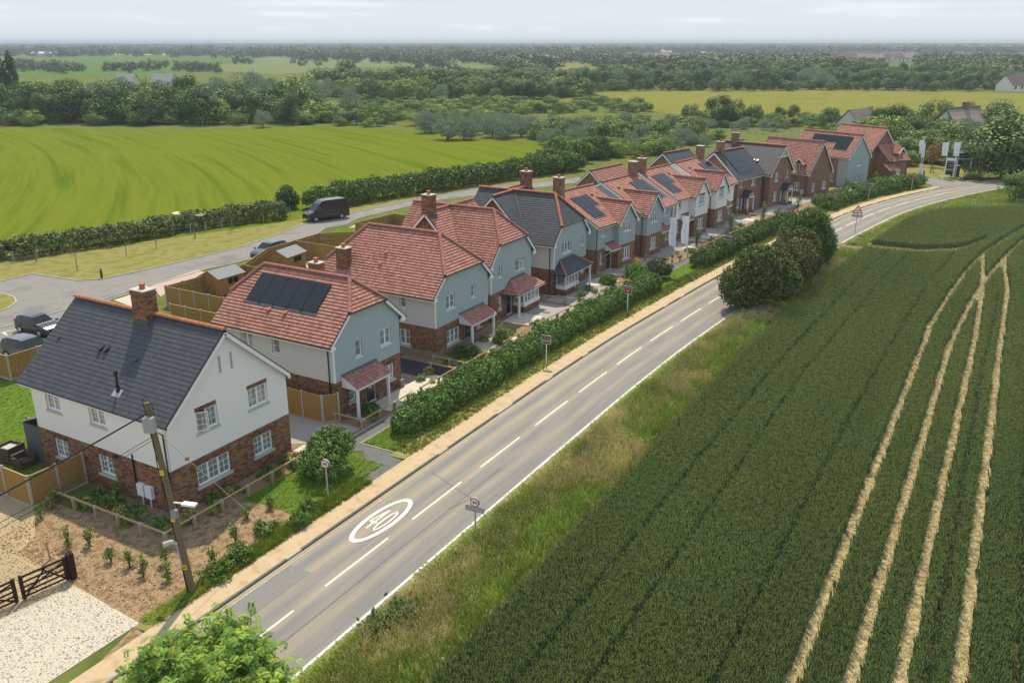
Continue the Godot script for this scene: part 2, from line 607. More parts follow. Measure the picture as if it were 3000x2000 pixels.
func main_road() -> void:
	# worn asphalt: tan grit along the lanes, greyer where wheels run
	var im := Image.create(256, 1024, false, Image.FORMAT_RGB8)
	var nz := FastNoiseLite.new()
	nz.seed = 4
	nz.frequency = 0.02
	nz.fractal_octaves = 5
	var fine := FastNoiseLite.new()
	fine.seed = 9
	fine.frequency = 0.4
	for y in 1024:
		for x in 256:
			var u := x / 255.0
			var t := 0.10
			for b in [[0.0, 0.03, 0.9], [0.07, 0.035, 0.42], [0.25, 0.065, 0.62], [0.5, 0.055, 0.55], [0.74, 0.06, 0.40], [0.42, 0.02, 0.15]]:
				t += b[2] * exp(-pow((u - b[0]) / b[1], 2.0))
			var yy := absf(y - 512.0)
			t += 0.34 * nz.get_noise_2d(x * 2.2, yy * 0.10) + 0.22 * nz.get_noise_2d(x * 12.0, yy * 10.0)
			t = clampf(t, 0.0, 1.0)
			var g := 1.0 + 0.16 * fine.get_noise_2d(x * 3.0, yy * 3.0) + 0.10 * nz.get_noise_2d(x * 0.7 + 300, yy * 0.2)
			var col := Color(0.190, 0.190, 0.192).lerp(Color(0.37, 0.315, 0.225), t) * g
			im.set_pixel(x, y, col.linear_to_srgb())
	M.road = StandardMaterial3D.new()
	M.road.albedo_texture = ImageTexture.create_from_image(im)
	M.road.roughness = 0.85
	M.road.metallic_specular = 0.35
	var mb := MB.new()
	strip(mb, 12, -219, -2.75, 2.95, 0.035, 0.03, 2.0, true)
	struct("road", mb, M.road)
	mb = MB.new()
	strip(mb, 12, -219, 2.95, 7.35, 0.03, 0.05, 3.0)
	struct("verge", mb, M.strip)
	mb = MB.new()
	strip(mb, 12, -152, -2.87, -4.05, 0.125, 0.11, 1.5)
	struct("footpath", mb, M.dirt)
	mb = MB.new()
	strip(mb, -34, -152, -4.05, -5.2, 0.105, 0.04, 1.5)
	strip(mb, -17, -31, -4.05, -4.6, 0.105, 0.035, 1.5)
	struct("path_edge_grass", mb, M.strip)
	# kerb stones
	var ke := Node3D.new()
	ke.name = "kerb"
	ke.set_meta("kind", "structure")
	add_child(ke)
	var km := MB.new()
	km.slab(Vector3(-0.06, 0, -0.455), Vector3(0.06, 0.13, 0.455))
	var kmesh := km.mesh()
	var z := 0.0
	while z > -152.0:
		var s := obj("kerb_stone", kmesh, M.concrete if R.randf() < 0.15 else M.kerb if M.has("kerb") else M.tar, ke)
		s.transform = Transform3D(Basis(Vector3.UP, rd_turn(z)), rd(z, -2.81))
		z -= 0.92
	# crossing pad and private path
	sheet("crossing", [rd(-34.4, -4.0), rd(-31.3, -4.0), Vector2(-27.3, -31.6), Vector2(-29.3, -33.75), Vector2(-31.2, -32.2), Vector2(-32.2, -31.4), Vector2(-33.2, -31.7), Vector2(-31.2, -34.6), Vector2(-30.0, -34.4)], 0.034, M.tar)
	mb = MB.new()
	strip(mb, -34.3, -112, -8.55, -7.6, 0.032, 0.032, 2.0)
	struct("private_path", mb, M.tar)
	mb = MB.new()
	for s in 2:
		var o := -7.58 if s else -8.58
		for k in 39:
			mb.bar(rd(-34.4 - k * 2.0, o, 0.045), rd(-36.38 - k * 2.0, o, 0.045), 0.05, 0.06)
	mb.bar(Vector3(-30.0, 0.045, -34.4), Vector3(-27.0, 0.045, -34.5), 0.05, 0.06)
	struct("path_edging", mb, M.stone)
	# paint
	var pm := noisy([[0.45, 0.42, 0.36], [0.70, 0.67, 0.60], [0.74, 0.71, 0.65], [0.66, 0.62, 0.55]], 0.05, 1.5, 51, 0.7, 5)
	M.paint = pm
	mb = MB.new()
	strip(mb, 12, -160, 2.70, 2.84, 0.042, 0.042, 2.0)
	struct("edge_line", mb, pm)
	mb = MB.new()
	strip(mb, 12, -140, -2.52, -2.43, 0.044, 0.044, 2.0)
	struct("kerb_line", mb, noisy([[0.36, 0.31, 0.22], [0.42, 0.36, 0.26], [0.62, 0.57, 0.46]], 0.02, 4.0, 52))
	var dash := Node3D.new()
	dash.name = "centre_line"
	dash.set_meta("kind", "structure")
	add_child(dash)
	z = -16.6
	while z > -145:
		mb = MB.new()
		strip(mb, z, z - 4.35, -0.05, 0.06, 0.042, 0.042, 1.5)
		obj("dash", mb, pm, dash)
		z -= 6.27 if z > -39 else 6.05
	roundel()
	# darker patch of newer asphalt and a trench scar
	mb = MB.new()
	strip(mb, -19.5, -23.3, -2.42, -1.2, 0.040, 0.040)
	struct("road_patch", mb, noisy([[0.19, 0.185, 0.18], [0.24, 0.235, 0.225]], 0.03, 3.0, 53))
	mb = MB.new()
	mb.bar(rd(-33.6, -2.0, 0.0), rd(-32.3, 1.4, 0.0), 0.04, 0.081)
	mb.bar(rd(-32.3, 1.4, 0.0), rd(-30.9, 1.0, 0.0), 0.04, 0.081)
	strip(mb, -13, -36, 1.02, 1.06, 0.0405, 0.0405)
	struct("road_joint", mb, M.tar)


# the painted ring with 40 in it, drawn out along the road for drivers coming from behind the camera
func roundel() -> void:
	var o := Node3D.new()
	o.name = "speed_roundel"
	o.set_meta("kind", "structure")
	add_child(o)
	var c := gp(1119, 1524)
	var ring := MB.new()
	for k in 64:
		var a := TAU * k / 64.0
		var b := TAU * (k + 1) / 64.0
		var q := func(t: float, s: float) -> Vector3:
			return c + Vector3(cos(t) * 0.78 * (s if s == 1.0 else 0.72), 0.043, sin(t) * 2.28 * (s if s == 1.0 else 0.87))
		ring.quad(q.call(a, 0.0), q.call(b, 0.0), q.call(b, 1.0), q.call(a, 1.0))
	obj("ring", ring, M.paint, o)
	for d in 2:
		var g := MB.new()
		var f := func(x: float, y: float) -> Vector3:
			return c + Vector3((x - 0.5) * 0.42 - 0.24 + 0.48 * d, 0.044, -(y - 0.5) * 2.0)
		var segs := [[0.62, 0.0, 0.62, 1.0], [0.62, 1.0, 0.0, 0.32], [0.0, 0.32, 1.0, 0.32]] if d == 0 else []
		if d == 1:
			for k in 20:
				var a := TAU * k / 20.0
				var b := TAU * (k + 1) / 20.0
				segs.append([0.5 + 0.38 * cos(a), 0.5 + 0.47 * sin(a), 0.5 + 0.38 * cos(b), 0.5 + 0.47 * sin(b)])
		for s in segs:
			var p0: Vector3 = f.call(s[0], s[1])
			var p1: Vector3 = f.call(s[2], s[3])
			var along := absf(p1.z - p0.z) > absf(p1.x - p0.x) * 2.0
			var w := Vector3(0.05, 0, 0) if along else Vector3(0.035, 0, 0.09)
			g.quad(p0 - w, p0 + w, p1 + w, p1 - w)
		obj("numeral", g, M.paint, o)


func back_road() -> void:
	var far_edge := [-200, 800, 0, 826, 94, 803, 150, 812, 224, 823, 299, 819, 400, 797, 468, 782, 580, 755, 702, 725, 800, 692, 888, 657, 960, 640, 1100, 610, 1250, 578, 1400, 552, 1560, 536, 1700, 520]
	var near_edge := [1700, 535, 1560, 552, 1400, 572, 1260, 590, 1050, 640, 1010, 660, 960, 668, 935, 678, 940, 692, 960, 703, 900, 716, 748, 756, 580, 793, 514, 816, 440, 842, 320, 880, 300, 950, 240, 1010, 120, 1090, -100, 1090, -200, 1000]
	sheet("back_road", pix(far_edge + near_edge), 0.036, M.backtar)
	var mb := MB.new()
	var p := pix(far_edge)
	for k in p.size() - 1:
		mb.bar(p[k] + Vector3(0, 0.05, 0), p[k + 1] + Vector3(0, 0.05, 0), 0.14, 0.12)
	p = pix([0, 963, 100, 935, 192, 908, 300, 878, 390, 850, 514, 816, 560, 803, 600, 790, 660, 778, 748, 756, 880, 722, 958, 703])
	for k in p.size() - 1:
		mb.bar(p[k] + Vector3(0, 0.04, 0), p[k + 1] + Vector3(0, 0.04, 0), 0.14, 0.10)
	p = pix([958, 703, 950, 690, 935, 682, 950, 668, 985, 660, 1055, 653])
	for k in p.size() - 1:
		mb.bar(p[k] + Vector3(0, 0.04, 0), p[k + 1] + Vector3(0, 0.04, 0), 0.12, 0.10)
	p = pix([1000, 640, 1100, 622, 1200, 604, 1300, 588, 1420, 570])
	for k in p.size() - 1:
		mb.bar(p[k] + Vector3(0, 0.045, 0), p[k + 1] + Vector3(0, 0.045, 0), 0.10, 0.02)
	p = pix([0, 859, 42, 873, 47, 887, 20, 905, 0, 912])
	for k in p.size() - 1:
		mb.bar(p[k] + Vector3(0, 0.04, 0), p[k + 1] + Vector3(0, 0.04, 0), 0.14, 0.12)
	struct("back_kerb", mb, M.concrete)
	mb = MB.new()
	for k in 6:
		var b := gp(1010 + k * 55.0, 634 - k * 10.0)
		mb.bar(b + Vector3(0, 0.042, 0), b + Vector3(-1.2, 0.042, 0.15), 0.10, 0.01)
	for q in [[5, 973, 20, 983], [20, 983, 12, 973]]:
		mb.bar(gp(q[0], q[1], 0.042), gp(q[2], q[3], 0.042), 0.09, 0.01)
	mb.bar(gp(0, 975, 0.042), gp(60, 960, 0.042), 0.09, 0.01)
	struct("parking_line", mb, M.paint)
	sheet("traffic_island", pix([-60, 850, 0, 860, 40, 874, 45, 887, 18, 904, 0, 911, -60, 915]), 0.06, M.strip)
	sheet("verge_island", pix([970, 683, 985, 672, 1010, 668, 1058, 670, 1062, 690, 1015, 695, 985, 695]), 0.06, M.lawn)
	sheet("pink_paving", pix([440, 838, 514, 812, 580, 790, 600, 800, 500, 850, 470, 870]), 0.042, M.pinkblock)
	sheet("pink_paving", pix([1020, 668, 1060, 648, 1130, 632, 1150, 645, 1070, 668]), 0.045, M.pinkblock)
	sheet("gravel_bed", pix([332, 880, 388, 862, 450, 885, 400, 905]), 0.045, M.palestone)


# ---------------------------------------------------------------- houses
# A house lies in a frame whose origin is the ground corner of its front wall on the near side: x out of the front, -z along the street.
const BRICKS := [[0.225, 0.110, 0.062], [0.275, 0.143, 0.080], [0.180, 0.088, 0.052], [0.315, 0.180, 0.105], [0.240, 0.125, 0.068], [0.105, 0.068, 0.052], [0.285, 0.153, 0.083]]
const REDS := [[0.385, 0.178, 0.135], [0.42, 0.200, 0.155], [0.355, 0.160, 0.122], [0.46, 0.225, 0.175], [0.28, 0.140, 0.115]]
const SLATES := [[0.064, 0.070, 0.083], [0.069, 0.075, 0.088], [0.060, 0.065, 0.078], [0.073, 0.079, 0.092], [0.066, 0.071, 0.082]]
var tile_mesh := {}


func col3(a: Array, jitter := 0.0) -> Color:
	var k := 1.0 + R.randf_range(-jitter, jitter)
	return Color(a[0] * k, a[1] * k, a[2] * k)


func house(called: String, label: String, x: float, z: float, turn: float, w: float, d: float, roof_kind: String, near := false) -> Dictionary:
	var o := thing(called, label, "house", Vector3(x, 0, z), -deg_to_rad(turn))
	var h := {"n": o, "w": w, "d": d, "kind": roof_kind, "near": near, "planes": MB.new(), "rest": MB.new(), "full": [], "ridges": [], "trim": MB.new(), "gutters": MB.new(), "brick": MB.new(), "base": MB.new(), "inner": MB.new(), "renders": MB.new()}
	h.f = frame(Vector3.ZERO, Vector3(0, 0, -1))
	h.nr = frame(Vector3(-d, 0, 0), Vector3(1, 0, 0))
	h.fr = frame(Vector3(0, 0, -w), Vector3(-1, 0, 0))
	h.bk = frame(Vector3(-d, 0, -w), Vector3(0, 0, 1))
	return h


# a wall surface with openings; what: "brick", "board", "pale" or "render"; y range v0..v1 of the polygon
func wall(h: Dictionary, T: Transform3D, poly: PackedVector2Array, v0: float, v1: float, what: String, holes := [], seen := true) -> void:
	var lo := 1e9
	var hi := -1e9
	for p in poly:
		lo = minf(lo, p.x)
		hi = maxf(hi, p.x)
		v1 = v1
	var ps := pieces(poly, holes, lo, v0, hi, v1)
	var mb: MB = h.base if what == "brick" else h.renders if what == "render" else h.inner
	var lift := 0.03 if what == "render" else 0.0
	for q in ps:
		mb.plate(T, q, 0, lift, 0, lift, lift - 0.02)
	for r in holes:
		if r.end.y <= v0 or r.position.y >= v1:
			continue
		var a := Vector3(r.position.x, r.position.y, lift)
		var b := Vector3(r.end.x, r.end.y, lift)
		var dep := Vector3(0, 0, -0.16)
		for e in [[a, Vector3(a.x, b.y, lift)], [Vector3(a.x, b.y, lift), b], [b, Vector3(b.x, a.y, lift)], [Vector3(b.x, a.y, lift), a]]:
			mb.quad(T * e[0], T * (e[0] + dep), T * (e[1] + dep), T * e[1])
	if not seen:
		return
	if what == "brick" and h.near:
		bricks(h.brick, T, poly, holes, lo, hi, v0, v1)
	if what == "board" or what == "pale":
		var y := v0
		while y < v1 - 0.02:
			var b := MB.new()
			var y1 := minf(y + 0.165, v1)
			var bm: Material = M.board if what == "board" else M.paleboard
			var reach := 1e9
			for q in pieces(poly, holes.filter(func(r): return r.position.y < y1 and r.end.y > y), lo, y, hi, y1):
				var a := 1e9
				var e := -1e9
				for t in q:
					a = minf(a, t.x)
					e = maxf(e, t.x)
				if a > reach + 0.001:
					obj("weatherboard", b, bm, h.n)
					b = MB.new()
				reach = e
				b.plate(T, q, y, 0.036, y + 0.165, 0.010, 0.0)
			if b.v.size():
				obj("weatherboard", b, bm, h.n)
			y = y1


func bricks(mb: MB, T: Transform3D, poly: PackedVector2Array, holes: Array, lo: float, hi: float, v0: float, v1: float) -> void:
	var row := 0
	var v := v0 + 0.005
	while v < v1 - 0.03:
		var u := lo + (-0.1125 if row % 2 else 0.0)
		while u < hi:
			var a := u + 0.005
			var b := u + 0.22
			var ok := true
			for r in holes:
				if v + 0.06 > r.position.y and v < r.end.y:
					if a > r.position.x - 0.02 and b < r.end.x + 0.02:
						ok = false
					elif a < r.position.x and b > r.position.x:
						b = r.position.x
					elif a < r.end.x and b > r.end.x:
						a = r.end.x
			if ok and b - a > 0.03:
				var q := clip(poly, maxf(a, lo), v, minf(b, hi), minf(v + 0.065, v1))
				if q.size() > 2:
					mb.plate(T, q, 0, 0.009, 0, 0.009, -0.002, col3(BRICKS[R.randi() % BRICKS.size()], 0.12))
			u += 0.225
		v += 0.075
		row += 1


# soldier course over an opening
func soldier(h: Dictionary, T: Transform3D, u0: float, u1: float, v: float) -> void:
	var n := int((u1 - u0) / 0.075)
	for k in n:
		h.brick.plate(T, rect(u0 + k * 0.075 + 0.004, v, u0 + k * 0.075 + 0.071, v + 0.215), 0, 0.038, 0, 0.038, -0.01, col3(BRICKS[[0, 2, 4, 2, 5][R.randi() % 5]], 0.12))


func rb(mb: MB, T: Transform3D, u0: float, v0: float, u1: float, v1: float, d0: float, d1: float, col := Color.WHITE) -> void:
	mb.box(Transform3D(T.basis, T * Vector3((u0 + u1) * 0.5, (v0 + v1) * 0.5, (d0 + d1) * 0.5)), Vector3(u1 - u0, v1 - v0, absf(d1 - d0)), col)


# a casement window; o: n lights, cols and rows of panes in each light, sill "stone"/"white"/"", open light number
func window(h: Dictionary, T: Transform3D, r: Rect2, n := 2, cols := 1, rows := 2, sill := "stone", open := -1, curtain := false) -> void:
	var mb := MB.new()
	var u0 := r.position.x
	var v0 := r.position.y
	var u1 := r.end.x
	var v1 := r.end.y
	var b := 0.045
	rb(mb, T, u0, v0, u0 + b, v1, -0.13, -0.05)
	rb(mb, T, u1 - b, v0, u1, v1, -0.13, -0.05)
	rb(mb, T, u0 + b, v0, u1 - b, v0 + b, -0.13, -0.05)
	rb(mb, T, u0 + b, v1 - b, u1 - b, v1, -0.13, -0.05)
	var w := (u1 - u0 - 2 * b) / n
	for k in range(1, n):
		rb(mb, T, u0 + b + w * k - 0.025, v0 + b, u0 + b + w * k + 0.025, v1 - b, -0.13, -0.048)
	var win := obj("window", mb, M.white, h.n)
	for k in n:
		var a := u0 + b + w * k + (0.025 if k else 0.0)
		var e := u0 + b + w * (k + 1) - (0.025 if k < n - 1 else 0.0)
		var S := T
		if k == open:
			S = Transform3D(T.basis * Basis(Vector3.UP, deg_to_rad(-35)), T * Vector3(a, 0, -0.04)) * Transform3D(Basis(), Vector3(-a, 0, 0.08))
		var cm := MB.new()
		var y0 := v0 + b
		var y1 := v1 - b
		rb(cm, S, a, y0, a + 0.035, y1, -0.115, -0.06)
		rb(cm, S, e - 0.035, y0, e, y1, -0.115, -0.06)
		rb(cm, S, a + 0.045, y0, e - 0.045, y0 + 0.05, -0.115, -0.06)
		rb(cm, S, a + 0.045, y1 - 0.045, e - 0.045, y1, -0.115, -0.06)
		for i in range(1, cols):
			var x := lerpf(a + 0.045, e - 0.045, float(i) / cols)
			rb(cm, S, x - 0.009, y0 + 0.05, x + 0.009, y1 - 0.045, -0.10, -0.068)
		for i in range(1, rows):
			var y := lerpf(y0 + 0.05, y1 - 0.045, float(i) / rows)
			rb(cm, S, a + 0.045, y - 0.009, e - 0.045, y + 0.009, -0.10, -0.0665)
		obj("casement", cm, M.white, win)
		var gm := MB.new()
		rb(gm, S, a + 0.04, y0 + 0.045, e - 0.04, y1 - 0.04, -0.094, -0.086)
		obj("pane", gm, M.glass, win)
	if curtain:
		var c := MB.new()
		for s in 2:
			var ca := u0 + 0.08 if s == 0 else u1 - 0.08 - w * 0.75
			for k in 8:
				rb(c, T, ca + w * 0.75 * k / 8.0, v0 + 0.05, ca + w * 0.75 * (k + 1) / 8.0, v1 - 0.05, -0.26 - 0.03 * (k % 2), -0.24 - 0.03 * (k % 2))
		obj("curtain", c, M.curtain, win)
	if sill:
		var sm := MB.new()
		if sill == "stone":
			rb(sm, T, u0 - 0.10, v0 - 0.15, u1 + 0.10, v0 - 0.002, -0.10, 0.075)
		else:
			rb(sm, T, u0 - 0.05, v0 - 0.07, u1 + 0.05, v0 - 0.002, -0.10, 0.085)
		obj("sill", sm, M.stone if sill == "stone" else M.white, win)


func door(h: Dictionary, T: Transform3D, u0: float, u1: float, top := 2.05) -> void:
	var mb := MB.new()
	rb(mb, T, u0 + 0.06, 0.08, u1 - 0.06, top - 0.06, -0.10, -0.055)
	for k in 3:
		rb(mb, T, u0 + 0.18, 0.25 + k * 0.58, u1 - 0.18, 0.68 + k * 0.58, -0.06, -0.045)
	var d := obj("door", mb, M.door, h.n)
	var f := MB.new()
	rb(f, T, u0, 0.02, u0 + 0.06, top, -0.12, -0.03)
	rb(f, T, u1 - 0.06, 0.02, u1, top, -0.12, -0.03)
	rb(f, T, u0 + 0.06, top - 0.06, u1 - 0.06, top, -0.12, -0.03)
	rb(f, T, u0, 0.0, u1, 0.08, -0.12, 0.06)
	obj("door_frame", f, M.white, d)
	var p := MB.new()
	rb(p, T, (u0 + u1) * 0.5 - 0.14, 0.98, (u0 + u1) * 0.5 + 0.14, 1.06, -0.05, -0.035)
	obj("letter_plate", p, M.steel, d)
	p = MB.new()
	rb(p, T, u1 - 0.17, 1.0, u1 - 0.13, 1.14, -0.05, -0.01)
	obj("handle", p, M.steel, d)


# one roof plane, lowest edge first, seen from outside anticlockwise
func roof(h: Dictionary, pts: Array, lay := true, shift := 0.0) -> void:
	var u: Vector3 = (pts[1] - pts[0]).normalized()
	var nn := u.cross(pts[-1] - pts[0]).normalized()
	var T := Transform3D(Basis(u, nn.cross(u), nn), pts[0])
	var inv := T.affine_inverse()
	var poly := PackedVector2Array()
	var lo := 1e9
	var hi := -1e9
	var top := 0.0
	for p in pts:
		var q: Vector3 = inv * p
		poly.append(Vector2(q.x, q.y))
		lo = minf(lo, q.x)
		hi = maxf(hi, q.x)
		top = maxf(top, q.y)
	h.planes.plate(T, poly, 0, 0, 0, 0, -0.05)
	if not lay:
		return
	var red: bool = h.kind == "red"
	var tw := 0.165 if red else 0.30
	var te := 0.24 if red else 0.25
	var dp := 0.06 if red else 0.024
	var pal: Array = REDS if red else SLATES
	var row := 0
	var v := -0.03
	while v < top:
		var x := lo - (tw * 0.5 if row % 2 else 0.0) - shift
		while x < hi:
			var a := x + 0.003
			var b := x + tw - 0.003
			var inside := true
			for k in poly.size():
				var e := poly[(k + 1) % poly.size()] - poly[k]
				for c in [Vector2(a, v + (0.03 if row == 0 else 0.0)), Vector2(b, v + (0.03 if row == 0 else 0.0)), Vector2(b, v + te), Vector2(a, v + te)]:
					if e.cross(c - poly[k]) < -0.002:
						inside = false
						break
				if not inside:
					break
			var kind := R.randi() % 5 if not red or R.randf() > 0.12 else 4
			if red and kind == 4 and R.randf() < 0.5:
				kind = 1
			if inside:
				h.full.append([T * Transform3D(Basis(), Vector3(a, v, 0)), kind])
			else:
				var q := clip(poly, a, maxf(v, 0.0), b, v + te)
				if q.size() > 2 and area(q) > 0.0008:
					h.rest.plate(T, q, v, dp, v + te, 0.006, 0.0, col3(pal[kind], 0.1))
			x += tw
		v += te
		row += 1


func tile_variant(red: bool, kind: int) -> ArrayMesh:
	var key := str(red) + str(kind)
	if not tile_mesh.has(key):
		var mb := MB.new()
		var tw := 0.159 if red else 0.294
		var te := 0.24 if red else 0.25
		mb.plate(Transform3D(), rect(0, 0, tw, te), 0, 0.06 if red else 0.024, te, 0.006, 0.0, col3((REDS if red else SLATES)[kind]))
		tile_mesh[key] = mb.mesh()
	return tile_mesh[key]


# half-round ridge or hip tiles from a to b, each a part
func ridge(h: Dictionary, a: Vector3, b: Vector3, orange := false) -> void:
	h.ridges.append([a, b, orange])


func finish(h: Dictionary) -> void:
	var red: bool = h.kind == "red"
	var rn := obj("roof", h.planes, flat(0.10, 0.04, 0.032) if red else flat(0.03, 0.032, 0.036), h.n)
	var tm: Material = M.tile if red else M.slate
	if h.near:
		var inv: Transform3D = h.n.transform
		h.full.sort_custom(func(p, q): return (inv * p[0].origin).distance_squared_to(EYE) < (inv * q[0].origin).distance_squared_to(EYE))
	for k in h.full.size():
		var f: Array = h.full[k]
		if h.near and k < 300:
			var o := obj("roof_tile", tile_variant(red, f[1]), tm, rn)
			o.transform = f[0]
		else:
			var te := 0.24 if red else 0.25
			h.rest.plate(f[0], rect(0, 0, 0.159 if red else 0.294, te), 0, 0.06 if red else 0.024, te, 0.006, 0.0, col3((REDS if red else SLATES)[f[1]], 0.06))
	var rest := obj("roof_tiling", h.rest, tm, rn)
	rest.set_meta("kind", "stuff")
	for r in h.ridges:
		var a: Vector3 = r[0]
		var b: Vector3 = r[1]
		var len := a.distance_to(b)
		var n := maxi(1, int(round(len / 0.45)))
		for k in n:
			var mb := MB.new()
			var p := a.lerp(b, float(k) / n)
			var q := a.lerp(b, (k + 1.06) / n)
			var d := (q - p).normalized()
			var x := d.cross(Vector3.UP).normalized()
			var y := x.cross(d)
			var c := Color(0.44, 0.165, 0.085) if r[2] else Color(0.35, 0.155, 0.12)
			c *= R.randf_range(0.9, 1.1)
			for s in 6:
				var t0 := PI * s / 6.0
				var t1 := PI * (s + 1) / 6.0
				var e0 := (x * cos(t0) + y * sin(t0)) * 0.13
				var e1 := (x * cos(t1) + y * sin(t1)) * 0.13
				var g := 1.1
				mb.quad(p + e1 * g, p + e0 * g, q + e0, q + e1, c)
				mb.tri(p, p + e0 * g, p + e1 * g, c * 0.9)
			obj("ridge_tile", mb, M.tile, rn)
	if h.brick.v.size():
		var bo := obj("brickwork", h.brick, M.brickv, h.n)
		bo.set_meta("kind", "stuff")
	obj("brick_wall", h.base, M.mortar if h.near else M.brickwall, h.n)
	if h.inner.v.size():
		obj("board_backing", h.inner, M.board, h.n)
	if h.renders.v.size():
		obj("rendered_wall", h.renders, M.cream if h.has("cream") else M.render, h.n)
	if h.trim.v.size():
		obj("bargeboard", h.trim, M.white, h.n)
	if h.gutters.v.size():
		obj("gutter", h.gutters, M.black, h.n)


func chimney(h: Dictionary, c: Vector3, w: float, d: float, top: float, base: float, pot := true) -> void:
	var mb := MB.new()
	mb.slab(Vector3(c.x - w / 2, base, c.z - d / 2), Vector3(c.x + w / 2, top, c.z + d / 2))
	var ch := obj("chimney", mb, M.mortar if h.near else M.brickwall, h.n)
	if h.near:
		var b := MB.new()
		for s in [[Vector3(c.x + w / 2, base, c.z + d / 2), Vector3(0, 0, -1), d], [Vector3(c.x - w / 2, base, c.z + d / 2), Vector3(1, 0, 0), w], [Vector3(c.x - w / 2, base, c.z - d / 2), Vector3(0, 0, 1), d], [Vector3(c.x + w / 2, base, c.z - d / 2), Vector3(-1, 0, 0), w]]:
			bricks(b, frame(s[0], s[1]), rect(0, 0, s[2], top - base), [], 0, s[2], 0, top - base)
		for k in 2:
			b.slab(Vector3(c.x - w / 2 - 0.03 - 0.02 * k, top - 0.22 + k * 0.075, c.z - d / 2 - 0.03 - 0.02 * k), Vector3(c.x + w / 2 + 0.03 + 0.02 * k, top - 0.157 + k * 0.075, c.z + d / 2 + 0.03 + 0.02 * k), col3(BRICKS[k]))
		var bo := obj("brickwork", b, M.brickv, ch)
		bo.set_meta("kind", "stuff")
	var cap := MB.new()
	cap.slab(Vector3(c.x - w / 2 - 0.05, top, c.z - d / 2 - 0.05), Vector3(c.x + w / 2 + 0.05, top + 0.06, c.z + d / 2 + 0.05))
	obj("cap", cap, M.stone, ch)
	if pot:
		var p := MB.new()
		p.tube([Vector3(c.x, top + 0.05, c.z), Vector3(c.x, top + 0.30, c.z)], 0.15, 0.14, 12)
		p.tube([Vector3(c.x, top + 0.28, c.z), Vector3(c.x, top + 0.34, c.z)], 0.17, 0.17, 12)
		obj("pot", p, M.terracotta, ch)


func flashing(h: Dictionary, a: Vector3, b: Vector3) -> void:
	var mb := MB.new()
	mb.slab(a, b)
	obj("flashing", mb, M.lead, h.n)


# sloping white boards on a gable: points along the rake, drawn just outside the wall plane
func barge(h: Dictionary, a: Vector3, b: Vector3, side: Vector3) -> void:
	h.trim.bar(a - Vector3(0, 0.13, 0), b - Vector3(0, 0.13, 0), 0.05, 0.22, Color.WHITE, side.cross((b - a).normalized()))
	h.gutters.bar(a + Vector3(0, 0.02, 0), b + Vector3(0, 0.02, 0), 0.08, 0.05, Color.WHITE, side.cross((b - a).normalized()))


func gutter(h: Dictionary, a: Vector3, b: Vector3) -> void:
	h.gutters.tube([a, b], 0.06, 0.06, 6)


func downpipe(h: Dictionary, p: Array) -> void:
	var mb := MB.new()
	mb.tube(p, 0.04, 0.04, 6)
	obj("downpipe", mb, M.black, h.n)


# a grid of solar panels on the plane T: cells are [column, row]
func solar(h: Dictionary, T: Transform3D, cells: Array, w: float, hh: float) -> void:
	var fl := MB.new()
	var lo := Vector2(1e9, 1e9)
	var hi := -lo
	for c in cells:
		var mb := MB.new()
		rb(mb, T, c[0] * w + 0.012, c[1] * hh + 0.012, (c[0] + 1) * w - 0.012, (c[1] + 1) * hh - 0.012, 0.04, 0.075)
		var s := obj("solar_panel", mb, M.solar, h.n)
		var f := MB.new()
		for e in [[0.0, 0.0, 1.0, 0.02], [0.0, 0.98, 1.0, 1.0], [0.0, 0.0, 0.025, 1.0], [0.975, 0.0, 1.0, 1.0]]:
			rb(f, T, (c[0] + e[0]) * w + 0.01, (c[1] + e[1]) * hh + 0.01, (c[0] + e[2]) * w - 0.01, (c[1] + e[3]) * hh - 0.01, 0.04, 0.08)
		obj("panel_frame", f, M.black, s)
		lo = lo.min(Vector2(c[0], c[1]))
		hi = hi.max(Vector2(c[0] + 1, c[1] + 1))
	for c in cells:
		if c[1] == lo.y or not cells.has([c[0], c[1] - 1]):
			rb(fl, T, c[0] * w - 0.1, c[1] * hh - 0.22, (c[0] + 1) * w + 0.1, c[1] * hh + 0.02, 0.02, 0.042)
	obj("panel_flashing", fl, M.lead, h.n)


func vent(h: Dictionary, T: Transform3D, u: float, v: float, m: Material) -> void:
	var mb := MB.new()
	mb.plate(T, rect(u, v, u + 0.26, v + 0.36), v, 0.17, v + 0.36, 0.03, 0.0)
	obj("roof_vent", mb, m, h.n)


# plane frame of the near slope (facing +z): u along x from the rear, v up the slope
func near_slope(h: Dictionary, yw: float, k: float) -> Transform3D:
	var nn := Vector3(0, 1, k).normalized()
	return Transform3D(Basis(Vector3(1, 0, 0), nn.cross(Vector3(1, 0, 0)), nn), Vector3(-h.d, yw, 0))


func front_slope(_h: Dictionary, yw: float, k: float) -> Transform3D:
	var nn := Vector3(k, 1, 0).normalized()
	return Transform3D(Basis(Vector3(0, 0, -1), nn.cross(Vector3(0, 0, -1)), nn), Vector3(0, yw, 0))


